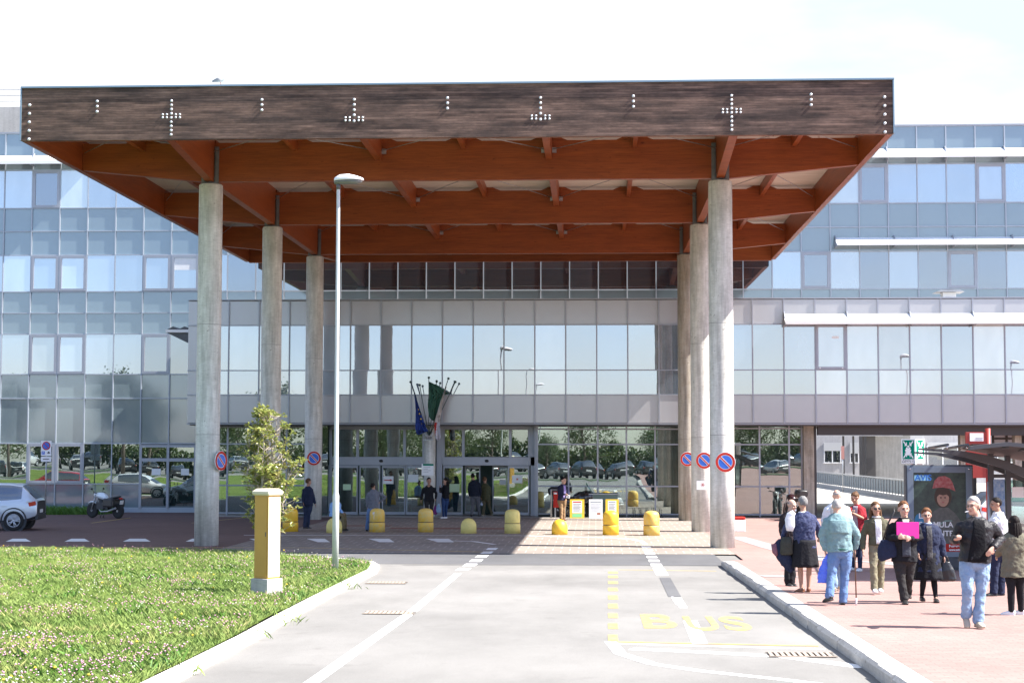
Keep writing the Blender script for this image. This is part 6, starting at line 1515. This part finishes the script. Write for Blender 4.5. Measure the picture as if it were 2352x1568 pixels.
# --- pavement group
a = person('person seen from behind in blue patterned jacket, black skirt and white scarf', cA, (400, 1168), {'neck': (392, 372, 0), 'shL': (275, 415, 0), 'shR': (485, 410, 0), 'elL': (215, 540, .05), 'wrL': (185, 660, .18), 'elR': (540, 530, .08), 'wrR': (545, 620, .28), 'hipL': (355, 715, 0), 'hipR': (455, 715, 0), 'knL': (362, 930, 0), 'knR': (450, 930, .02), 'anL': (372, 1125, .02), 'anR': (442, 1122, .05)}, (385, 222, 352), 1.62, BACK, .25, 0, 'tan', ('curly', 'grey'), 1.22,
       dict(mat=PATT, hem=-.03, name='patterned_jacket', collarmat=WHT), dict(kind='skirt', mat=BLK, hem=-.40, flare=.55), SHBR, shoff=S1, toe={-1: (-.5, .5, -.1), 1: (.2, 1, 0)})
r_ = a['root']
def world(cv, x, y, Y): return at(*cv(x, y), Y)
def held(name, lbl, cat, loc, group=None): return thing(name, lbl, cat, loc, 0, group)
def sack(mb, rings_, mi=0, n=16, p=2.4): mb.loft([(c, w_, d) for c, w_, d in rings_], mi, n=n, p=p)
# white scarf
f = MB(); pts = [(300, 372, -.17), (268, 400, -.16), (258, 450, -.17), (262, 510, -.17), (258, 562, -.17)]
f.loft([(world(cA, x, y, a['Y']+d)-r_, w_, .02) for (x, y, d), w_ in zip(pts, (.04, .075, .09, .085, .06))], n=12); f.build('white_scarf', WHT, a['t']).modifiers.new('d', 'DISPLACE').strength = 0
c = world(cA, 225, 690, a['Y']-.05); t = held('shoulder_bag', 'small dark olive shoulder bag hanging at the side of the patterned jacket', 'bag', c); f = MB(); sack(f, [((0, 0, -.20), .09, .04), ((0, 0, -.17), .12, .06), ((0, 0, 0), .115, .06), ((0, 0, .12), .09, .05), ((0, 0, .13), .05, .03)]); f.build('pouch', C_('bag_olive', (.05, .05, .04)), t); MB().tube([(.03, 0, .1), (.05, -.05, .35), (.12, -.09, .62)], .010).build('strap', SHB, t)
c = world(cA, 190, 780, a['Y']+.02); t = held('folded_coat', 'dark coat with a red lining carried low over an arm beside the black skirt', 'coat', c); f = MB(); f.loft([((-.02, 0, .24), .05, .05), ((-.06, 0, .15), .13, .07), ((0, 0, 0), .14, .08), ((.08, 0, -.18), .12, .06), ((.17, 0, -.34), .05, .03)], n=16); finish(f.build('coat', NAVY, t), .012, .04, 2); MB().loft([((-.17, -.04, .17), .05, .03), ((-.15, -.05, .02), .05, .03), ((-.12, -.05, -.05), .02, .02)], n=10).build('lining', C_('lining_red', (.22, .10, .12)), t)
person('person with a bald head in a dark coat, mostly hidden behind the patterned jacket', cA, (225, 1105), {'neck': (262, 372, 0), 'shL': (195, 400, 0), 'shR': (330, 400, 0), 'elL': (178, 510, -.05), 'wrL': (180, 600, -.15), 'elR': (345, 520, 0), 'wrR': (330, 620, 0), 'hipL': (225, 660, 0), 'hipR': (300, 660, 0), 'knL': (235, 860, 0), 'knR': (285, 860, 0), 'anL': (240, 1070, 0), 'anR': (280, 1070, 0)}, (278, 252, 365), 1.68, .4, .3, .2, 'fair', ('bald', 'grey'), 1.0, dict(mat=C_('coat_darkbrown', (.025, .018, .02)), hem=-.2), dict(kind='trousers', mat=BLK), SHB, shoff=S1)
b = person('person seen from behind in a pale teal jacket and blue jeans, leaning on a cane', cA, (790, 1296), {'neck': (722, 392, 0), 'shL': (632, 440, 0), 'shR': (838, 440, 0), 'elL': (580, 600, 0), 'wrL': (608, 752, -.02), 'elR': (925, 600, .02), 'wrR': (902, 738, .10), 'hipL': (700, 770, 0), 'hipR': (812, 770, 0), 'knL': (672, 990, -.05), 'knR': (805, 1000, .05), 'anL': (650, 1205, -.15), 'anR': (785, 1255, .05), 'hdL': (618, 800, 0), 'hdR': (900, 780, .12)}, (722, 262, 378), 1.72, BACK, -.1, .1, 'fair', ('short', 'white'), 1.12,
           dict(mat=TEAL, hem=.02, name='teal_jacket', e=.034, fold=.035, patches=[('yoke_flap', TEAL, .50, .86, .17, .16, .012, True)]), dict(kind='trousers', mat=JEANM), SHB, shoff=S1, toe={-1: (-.5, .8, -.25), 1: (.1, 1, 0)})
MB().tube([b['S'](.08)+b['ax']*(b['wt']*1.0*cos(2*pi*j/24)+.0)+Vector((0, (b['dt']*1.15)*sin(2*pi*j/24), 0)) for j in range(25)], .028).build('waistband', C_('band_green', (.03, .10, .08)), b['t'])
c0 = world(cA, 890, 745, b['Y']+.10); zc = sz(b['Y']); c1 = world(cA, 918, 1272, b['Y']-.02); t = held('walking_cane', 'thin brown walking cane with a white tip', 'cane', (c1.x, c1.y, zc)); lo = Vector((c1.x, c1.y, zc))
MB().tube([c0+Vector((-.05, 0, .02))-lo, c0+Vector((0, 0, .035))-lo, c0+Vector((.02, 0, -.02))-lo, (0, 0, .12)], .011).build('shaft', P('cane_wood', (.10, .05, .025), .4), t); MB().tube([(0, 0, .12), (0, 0, 0)], [.013, .016]).build('tip', SHW, t)
c = world(cA, 630, 800, b['Y']-.02); t = held('plastic_bag', 'bright blue plastic bag held by its handles beside the jeans', 'bag', c); f = MB(); f.loft([((0, 0, .02), .012, .012), ((-.005, 0, -.06), .05, .03), ((-.02, 0, -.2), .10, .05), ((-.03, 0, -.33), .135, .06), ((-.02, 0, -.44), .145, .055), ((-.02, 0, -.455), .12, .04)], n=20); o = finish(f.build('bag', C_('bag_blue', (.07, .12, .60), (.12, .20, .75), 8, .45), t), .009, .035, 1, texf)
v = person('person with a bald head and pale vest walking away, partly hidden behind the teal jacket', cA, (712, 1160), {'neck': (722, 278, 0), 'shL': (635, 325, 0), 'shR': (818, 325, 0), 'elL': (600, 460, 0), 'wrL': (605, 580, .1), 'elR': (848, 460, 0), 'wrR': (850, 580, .1), 'hipL': (680, 640, 0), 'hipR': (770, 640, 0), 'knL': (690, 880, 0), 'knR': (750, 880, 0), 'anL': (695, 1110, 0), 'anR': (745, 1090, .2)}, (722, 168, 262), 1.80, BACK, .1, 0, 'fair', ('bald', 'white'), 1.1, dict(mat=WHT, hem=-.02, name='shirt', patches=[('vest', C_('vest_beige', (.5, .49, .44)), .1, .9, .13, .13, .012, True)]), dict(kind='trousers', mat=JEAN), SHT, shoff=S1)
w_ = person('person in a dark red cardigan with hair in a bun, looking down to the left', cA, (955, 962), {'neck': (925, 300, 0), 'shL': (858, 335, 0), 'shR': (985, 335, 0), 'elL': (830, 410, -.1), 'wrL': (862, 385, -.22), 'elR': (1000, 445, -.1), 'wrR': (885, 385, -.25), 'hipL': (905, 590, 0), 'hipR': (970, 590, 0), 'knL': (905, 750, -.05), 'knR': (955, 760, 0), 'anL': (880, 915, .1), 'anR': (955, 925, -.05), 'cuR': 1.4}, (905, 178, 290), 1.63, -.6, -.35, .35, 'tan', ('bun', 'brown'), .92, dict(mat=REDC, hem=-.16, name='cardigan', inner=C_('shirt_pattern', (.20, .15, .18), (.35, .3, .33), 30), iw=(.07, .06), sleeve=.5, collar=False), dict(kind='tights', mat=NAVY), SHW, shoff=S1)
s_ = person('person in an olive jacket and khaki trousers wearing sunglasses, long brown hair', cA, (1135, 1186), {'neck': (1120, 418, 0), 'shL': (1030, 455, 0), 'shR': (1205, 455, 0), 'elL': (990, 600, .02), 'wrL': (985, 745, -.08), 'elR': (1225, 600, .03), 'wrR': (1200, 720, -.05), 'hipL': (1090, 690, 0), 'hipR': (1178, 690, 0), 'knL': (1088, 900, -.08), 'knR': (1165, 900, 0), 'anL': (1098, 1125, -.12), 'anR': (1152, 1120, .1)}, (1110, 272, 412), 1.64, 0, .15, 0, 'tan', ('long', 'brown'), .95, dict(mat=OLIVE, hem=-.02, inner=WHT, iw=(.055, .06), ipos=(.02, .9), collarmat=C_('scarf', (.5, .38, .33), (.6, .58, .6), 40)), dict(kind='trousers', mat=KHAKI), SHW, shoff=S1)
def glasses(q, dark=False, r=.022):
    f = MB(); HP = q['HP']
    for s in (-1, 1):
        if dark: f.ell(HP(s*.033, -.096, .006), (r*1.15*q['k'], .005, r*.8*q['k']), n=14, k=8, M=q['RH'])
        else: f.tube([HP(s*.033+r*1.1*cos(2*pi*j/12), -.100, .006+r*.75*sin(2*pi*j/12)) for j in range(13)], .0026, n=5)
        f.tube([HP(s*.058, -.095, .012), HP(s*.080, .0, .012)], .0028, n=4)
    f.tube([HP(-.012, -.101, .01), HP(.012, -.101, .01)], .003, n=4)
    f.build('glasses', SHB if dark else M['darksteel'], q['t'])
glasses(s_, True, .025)
MB().tube([s_['S'](.05)+s_['ax']*(s_['wt']*1.06*cos(2*pi*j/24))+Vector((0, s_['dt']*1.22*sin(2*pi*j/24), 0)) for j in range(25)], .012).build('belt', SHBR, s_['t'])
p7 = person('person in a dark jacket holding a bright pink folder to the chest, reddish brown hair', cB, (205, 1184), {'neck': (202, 402, 0), 'shL': (95, 452, 0), 'shR': (305, 452, 0), 'elL': (55, 580, -.02), 'wrL': (140, 578, -.24), 'elR': (345, 575, -.02), 'wrR': (262, 588, -.24), 'hipL': (155, 765, 0), 'hipR': (255, 765, 0), 'knL': (170, 950, -.05), 'knR': (245, 950, .05), 'anL': (203, 1140, -.08), 'anR': (232, 1085, .3), 'hdL': (185, 572, -.26), 'hdR': (232, 580, -.26), 'pnL': (0, -1, .2), 'pnR': (0, -1, .2), 'cuL': .9, 'cuR': .9}, (195, 246, 396), 1.74, 0, .12, 0, 'fair', ('short', 'auburn'), 1.08, dict(mat=BLK, hem=-.06, inner=C_('shirt_cream', (.55, .52, .42)), ipos=(.80, .98), iw=(.035, .06), e=.03, patches=[('sweater', C_('sweater_slate', (.05, .055, .07)), .05, .8, .07, .07, .02)]), dict(kind='trousers', mat=DTR), SHB, shoff=S1)
q0, q1 = world(cB, 132, 585, p7['Y']-.235), world(cB, 333, 436, p7['Y']-.215); c = (q0+q1)/2; t = held('pink_folder', 'bright magenta folder held flat against a dark jacket', 'folder', c)
hw, hz = (q1.x-q0.x)/2, (q1.z-q0.z)/2; PK = P('folder_pink', (.80, .035, .36), .5, var=.05, vs=4)
MB().box(-hw, hw, -.008, -.003, -hz, hz).build('front_cover', PK, t, bevel=.003); MB().box(-hw+.004, hw-.006, -.002, .006, -hz+.004, hz-.012).build('papers', SHW, t); MB().box(-hw, hw, .007, .011, -hz, hz-.01).build('back_cover', PK, t)
c = world(cB, 48, 680, p7['Y']-.05); t = held('messenger_bag', 'large dark navy shoulder bag hanging beside the pink folder', 'bag', c); f = MB(); sack(f, [((.02, 0, -.17), .14, .05), ((.01, 0, -.14), .18, .08), ((0, 0, 0), .17, .08), ((.02, 0, .13), .13, .05), ((.02, 0, .15), .08, .03)]); finish(f.build('bag', NAVY, t), .012, .02); MB().tube([(-.08, 0, .12), (.02, -.05, .45), (.10, -.10, .62), (.12, .02, .66)], .014).build('strap', SHB, t)
o_ = person('person in a long navy coat and dark skirt with brown hair and glasses', cB, (425, 1170), {'neck': (412, 446, 0), 'shL': (335, 482, 0), 'shR': (495, 482, 0), 'elL': (318, 620, 0), 'wrL': (330, 720, -.1), 'elR': (545, 620, 0), 'wrR': (562, 745, -.03), 'hipL': (375, 780, 0), 'hipR': (465, 780, 0), 'knL': (378, 960, -.05), 'knR': (472, 960, .02), 'anL': (362, 1115, .08), 'anR': (490, 1130, -.05)}, (405, 312, 442), 1.58, 0, -.05, .05, 'fair', ('curly', 'auburn'), 1.12, dict(mat=NAVY, hem=-.22, name='coat', e=.034, flare=1.18, inner=C_('blouse', (.025, .025, .03), (.11, .11, .11), 12), ipos=(.0, .93), iw=(.05, .05), collarmat=C_('collar_blue', (.3, .36, .5))), dict(kind='skirt', mat=BLK, hem=-.37, flare=.8, legs=BLK), SHB, shoff=S1)
glasses(o_)
c = world(cB, 585, 780, o_['Y']-.03); t = held('handbag', 'black handbag with two handles hanging beside the long navy coat', 'handbag', c); f = MB(); sack(f, [((.03, 0, -.36), .11, .04), ((.03, 0, -.34), .145, .07), ((.01, 0, -.18), .12, .07), ((-.01, 0, -.04), .07, .04), ((-.01, 0, -.03), .04, .02)]); finish(f.build('bag', P('bag_leather', (.012, .012, .014), .35), t), .010, .015)
for y_ in (-.025, .025): MB().tube([(-.06, y_, -.05), (-.05, y_, .04), (-.02, y_, .07), (.02, y_, .04), (.04, y_, -.05)], .007).build('handle', SHB, t)
n_ = person('grey haired person in open black jacket and light jeans striding forward, smoking', cB, (882, 1406), {'neck': (868, 392, 0), 'shL': (722, 448, 0), 'shR': (1005, 448, 0), 'elL': (655, 600, .08), 'wrL': (672, 598, -.28), 'elR': (1085, 600, .05), 'wrR': (1018, 668, -.20), 'hipL': (775, 805, 0), 'hipR': (918, 805, 0), 'knL': (782, 1060, -.10), 'knR': (905, 1070, -.02), 'anL': (768, 1290, .02), 'anR': (876, 1340, -.05), 'hdL': (715, 585, -.40), 'hdR': (972, 730, -.24), 'pnL': (.2, -.3, -1), 'pnR': (.5, -1, 0), 'cuL': 1.5, 'cuR': .5}, (832, 205, 380), 1.82, 0, -.65, 0, 'fair', ('short', 'white'), 1.08, dict(mat=LEA, hem=.0, inner=C_('shirt_black', (.006, .006, .008)), iw=(.13, .07), ipos=(.03, .95), e=.036, fold=.034, collarmat=C_('collar_grey', (.10, .11, .13))), dict(kind='trousers', mat=JEAN, fold=.036), SHT, shoff=S1, toe={-1: (-.05, -1, -.75), 1: (.2, -1, 0)})
glasses(n_)
q = n_['HP'](-.012, -.10, -.056); MB().tube([q, n_['HP'](-.03, -.165, -.066)], .006, n=6).build('cigarette', SHW, n_['t'])
person('person with dark hair in pale top turned left, behind the smoking person', cB, (1050, 1112), {'neck': (1062, 350, 0), 'shL': (1035, 400, -.1), 'shR': (1112, 400, .12), 'elL': (1010, 520, -.15), 'wrL': (990, 600, -.2), 'elR': (1125, 530, .12), 'wrR': (1070, 610, .1), 'hipL': (1030, 700, -.05), 'hipR': (1090, 700, .05), 'knL': (1030, 880, -.05), 'knR': (1090, 880, .05), 'anL': (1020, 1075, -.05), 'anR': (1088, 1078, .1)}, (1040, 214, 335), 1.76, -1.3, -.1, .1, 'olive', ('short', 'dark'), 1.0, dict(mat=WHT, hem=-.05, name='t_shirt', sleeve=.4, e=.016), dict(kind='trousers', mat=NAVY), SHB, shoff=S1)
k_ = person('person seen from behind in an olive parka and black leggings, long dark hair', cB, (1200, 1288), {'neck': (1212, 520, 0), 'shL': (1130, 580, 0), 'shR': (1292, 580, 0), 'elL': (1085, 690, .05), 'wrL': (1055, 738, .22), 'elR': (1325, 690, .05), 'wrR': (1330, 780, .12), 'hipL': (1165, 850, 0), 'hipR': (1255, 850, 0), 'knL': (1180, 1050, 0), 'knR': (1262, 1050, .05), 'anL': (1182, 1245, .02), 'anR': (1272, 1240, .12)}, (1208, 388, 512), 1.62, BACK, .15, .1, 'olive', ('long', 'dark'), 1.0, dict(mat=PARKA, hem=-.16, name='parka', e=.040, flare=1.15, fold=.032), dict(kind='tights', mat=BLK), SHW, shoff=S1, toe={-1: (-1, .25, 0), 1: (-.9, .3, 0)})
# --- in front of the entrance
person('person in dark navy clothes walking past the farthest left column', cC, (262, 1198), {'neck': (272, 572, 0), 'shL': (215, 610, 0), 'shR': (322, 612, 0), 'elL': (200, 720, 0), 'wrL': (205, 810, -.1), 'elR': (350, 720, .03), 'wrR': (378, 828, .05), 'hipL': (240, 830, 0), 'hipR': (305, 830, 0), 'knL': (240, 1000, 0), 'knR': (280, 1000, 0), 'anL': (222, 1165, -.1), 'anR': (265, 1168, .1)}, (280, 452, 562), 1.76, pi-.8, 0, .1, 'tan', ('short', 'brown'), 1.1, dict(mat=NAVY, hem=-.05), dict(kind='trousers', mat=C_('trousers_navy', (.03, .04, .075))), SHB, near=False)
person('person in a light blue top sitting on the low bollard behind the lamp post', cC, (800, 1240), {'neck': (690, 790, 0), 'shL': (620, 825, 0), 'shR': (725, 825, 0), 'elL': (612, 925, .0), 'wrL': (690, 985, -.15), 'elR': (742, 920, -.1), 'wrR': (790, 965, -.2), 'hipL': (640, 1010, .0), 'hipR': (700, 1010, 0), 'knL': (790, 1000, -.25), 'knR': (820, 990, -.1), 'anL': (790, 1195, -.25), 'anR': (822, 1190, -.1)}, (696, 668, 778), 1.72, .9, .2, .2, 'tan', ('short', 'dark'), 1.15, dict(mat=C_('cloth_sky', (.25, .42, .70)), hem=-.02, name='shirt'), dict(kind='trousers', mat=C_('trousers_sand', (.16, .13, .07))), SHB, near=False)
person('person in a grey jumper and jeans seen from behind, one hand on the hip', cC, (1180, 1238), {'neck': (1248, 622, 0), 'shL': (1175, 660, 0), 'shR': (1330, 660, 0), 'elL': (1148, 780, 0), 'wrL': (1158, 880, 0), 'elR': (1425, 728, .05), 'wrR': (1348, 800, .02), 'hipL': (1205, 890, 0), 'hipR': (1295, 890, 0), 'knL': (1170, 1050, 0), 'knR': (1290, 1050, 0), 'anL': (1150, 1205, 0), 'anR': (1290, 1200, .1), 'cuR': 1.2}, (1240, 530, 618), 1.72, BACK, -.5, .1, 'olive', ('short', 'dark'), 1.15, dict(mat=GREY, hem=-.02, name='jumper', e=.018), dict(kind='trousers', mat=JEANM), SHB, near=False)
g15 = person('person in black with hair tied back, carrying bags in front of the entrance column', cC, (2080, 1052), {'neck': (2072, 552, 0), 'shL': (1992, 590, 0), 'shR': (2150, 590, 0), 'elL': (1968, 690, 0), 'wrL': (1958, 770, -.05), 'elR': (2182, 680, 0), 'wrR': (2172, 755, -.05), 'hipL': (2030, 760, 0), 'hipR': (2118, 760, 0), 'knL': (2045, 900, 0), 'knR': (2110, 900, 0), 'anL': (2050, 1022, 0), 'anR': (2108, 1022, 0)}, (2072, 440, 546), 1.68, 0, .3, .05, 'tan', ('bun', 'dark'), 1.12, dict(mat=BLK, hem=-.08, name='jumper', collar=False, inner=SK['tan'], ipos=(.88, .99), iw=(.02, .09)), dict(kind='trousers', mat=DTR), SHB, near=False)
for x, y, c_, l, w__ in ((2165, 930, (.14, .03, .13), 'purple carrier bag hanging behind the worn yellow bollard', .10), (2215, 905, (.22, .33, .46), 'pale blue carrier bag hanging next to the purple one', .12)):
    c = world(cC, x, y, g15['Y']-.08); t = held('carrier_bag', l, 'bag', c); f = MB(); f.loft([((0, 0, .24), .01, .01), ((0, 0, .13), .05, .03), ((0, 0, -.02), w__, .05), ((0, 0, -.15), w__*.9, .05), ((0, 0, -.17), w__*.5, .03)], n=16); finish(f.build('bag', C_('bag'+str(x), c_), t), .011, .03, 1)
person('person in a black jacket and blue jeans raising both hands beside the doors', cC, (2305, 1046), {'neck': (2318, 552, 0), 'shL': (2270, 590, -.05), 'shR': (2345, 590, .08), 'elL': (2245, 650, -.12), 'wrL': (2240, 585, -.22), 'elR': (2300, 680, .05), 'wrR': (2255, 640, -.1), 'hipL': (2285, 745, -.03), 'hipR': (2345, 745, .05), 'knL': (2285, 880, -.05), 'knR': (2330, 880, .05), 'anL': (2290, 1018, -.05), 'anR': (2325, 1018, .05), 'cuL': 1.3, 'cuR': 1.3}, (2318, 452, 548), 1.64, -1.0, 0, .1, 'tan', ('long', 'dark'), .98, dict(mat=BLK, hem=-.02), dict(kind='tights', mat=C_('denim_dark', (.03, .06, .15))), SHW, near=False)
person('person in a dark jacket and grey trousers walking in through the open door', cD, (400, 1018), {'neck': (385, 478, 0), 'shL': (330, 515, 0), 'shR': (460, 515, 0), 'elL': (315, 620, 0), 'wrL': (330, 715, .08), 'elR': (488, 620, 0), 'wrR': (478, 715, .08), 'hipL': (370, 720, 0), 'hipR': (440, 720, 0), 'knL': (375, 860, 0), 'knR': (450, 860, .1), 'anL': (355, 985, -.12), 'anR': (475, 990, .2)}, (372, 380, 472), 1.74, pi-.2, .4, .05, 'tan', ('short', 'dark'), 1.1, dict(mat=C_('jacket_ink', (.015, .018, .03)), hem=.02), dict(kind='trousers', mat=C_('trousers_grey', (.11, .11, .12))), SHB, near=False)
q = person('person in olive coat stepping through the open door with a paper in hand', cD, (600, 1012), {'neck': (556, 525, 0), 'shL': (508, 565, 0), 'shR': (618, 565, 0), 'elL': (495, 660, 0), 'wrL': (500, 735, .0), 'elR': (632, 660, 0), 'wrR': (628, 740, .05), 'hipL': (535, 755, 0), 'hipR': (600, 755, 0), 'knL': (540, 870, 0), 'knR': (618, 870, .1), 'anL': (525, 985, -.05), 'anR': (655, 975, .2)}, (550, 428, 522), 1.70, pi-.3, 0, .1, 'tan', ('short', 'brown'), 1.02, dict(mat=C_('coat_moss', (.075, .075, .04)), hem=-.08), dict(kind='trousers', mat=C_('trousers_drab', (.10, .09, .055))), SHT, near=False)
c = world(cD, 518, 815, q['Y']-.08); t = held('paper_sheet', 'pale blue paper held down beside the olive coat', 'paper', c); MB().add([Matrix.Rotation(.5, 3, 'Y') @ Vector(v_) for v_ in ((-.06, 0, -.12), (.06, 0, -.12), (.06, .02, .12), (-.06, .02, .12), (-.06, .004, -.12), (.06, .004, -.12), (.06, .024, .12), (-.06, .024, .12))], [(0, 1, 2, 3), (7, 6, 5, 4), (0, 1, 5, 4), (2, 3, 7, 6), (1, 2, 6, 5), (3, 0, 4, 7)]).build('sheet', C_('paper_blue', (.45, .5, .62)), t)
q = person('person in a navy blazer and tan trousers walking right into the sun', cD, (1715, 1082), {'neck': (1712, 540, 0), 'shL': (1655, 570, -.05), 'shR': (1768, 570, .05), 'elL': (1655, 680, -.05), 'wrL': (1745, 692, -.22), 'elR': (1795, 660, .05), 'wrR': (1792, 705, -.15), 'hipL': (1665, 765, 0), 'hipR': (1735, 765, 0), 'knL': (1690, 900, -.05), 'knR': (1725, 900, .05), 'anL': (1690, 1045, -.1), 'anR': (1722, 1050, .1)}, (1722, 432, 540), 1.72, .7, .2, .05, 'fair', ('short', 'dark'), 1.05, dict(mat=C_('blazer_navy', (.02, .022, .05)), hem=-.04, inner=C_('shirt_lilac', (.30, .24, .50)), iw=(.05, .06), ipos=(.1, .95)), dict(kind='trousers', mat=C_('trousers_tan', (.26, .16, .085))), SHBR, near=False)
c = world(cD, 1790, 722, q['Y']-.25); t = held('white_package', 'small white paper package carried before the navy blazer', 'package', c); MB().cbox((0, 0, 0), (.16, .05, .13), rot=Matrix.Rotation(.2, 3, 'Y')).build('package', SHW, t, bevel=.01); MB().cbox((.01, -.03, .0), (.05, .006, .03)).build('print', DTR, t)
import OpenImageIO as oi, numpy as np
a=oi.ImageBuf('/workdir/render_main.png').get_pixels(oi.UINT8)[:,:,:3]
def m(n,x,y,r=3):
    x=int(x*1024/2352);y=int(y*1024/2352);print(n,a[y-r:y+r+1,x-r:x+r+1].reshape(-1,3).mean(0).astype(int))
m('beam1',1000,370);m('beam3',1000,550,2);m('fascia',700,250,4);m('colL',490,700);m('colR lit',1680,1000,1);m('spandL',230,630);m('winL',235,620);m('spandL2',230,690);m('spandR',2200,500,2);m('panelC',1100,720,3);m('panelC2',1100,940);m('panelR',2000,940);m('winB',1200,790,2);m('road',1200,1450,6);m('roadnear',1100,1550);m('pave',2000,1530,5);m('pavem',1800,1300);m('forecourt',1350,1250,2);m('fshade',1000,1230,1);m('brown',300,1215,2);m('grass',300,1400,6);m('sky',1000,80);m('lowspL',230,960)
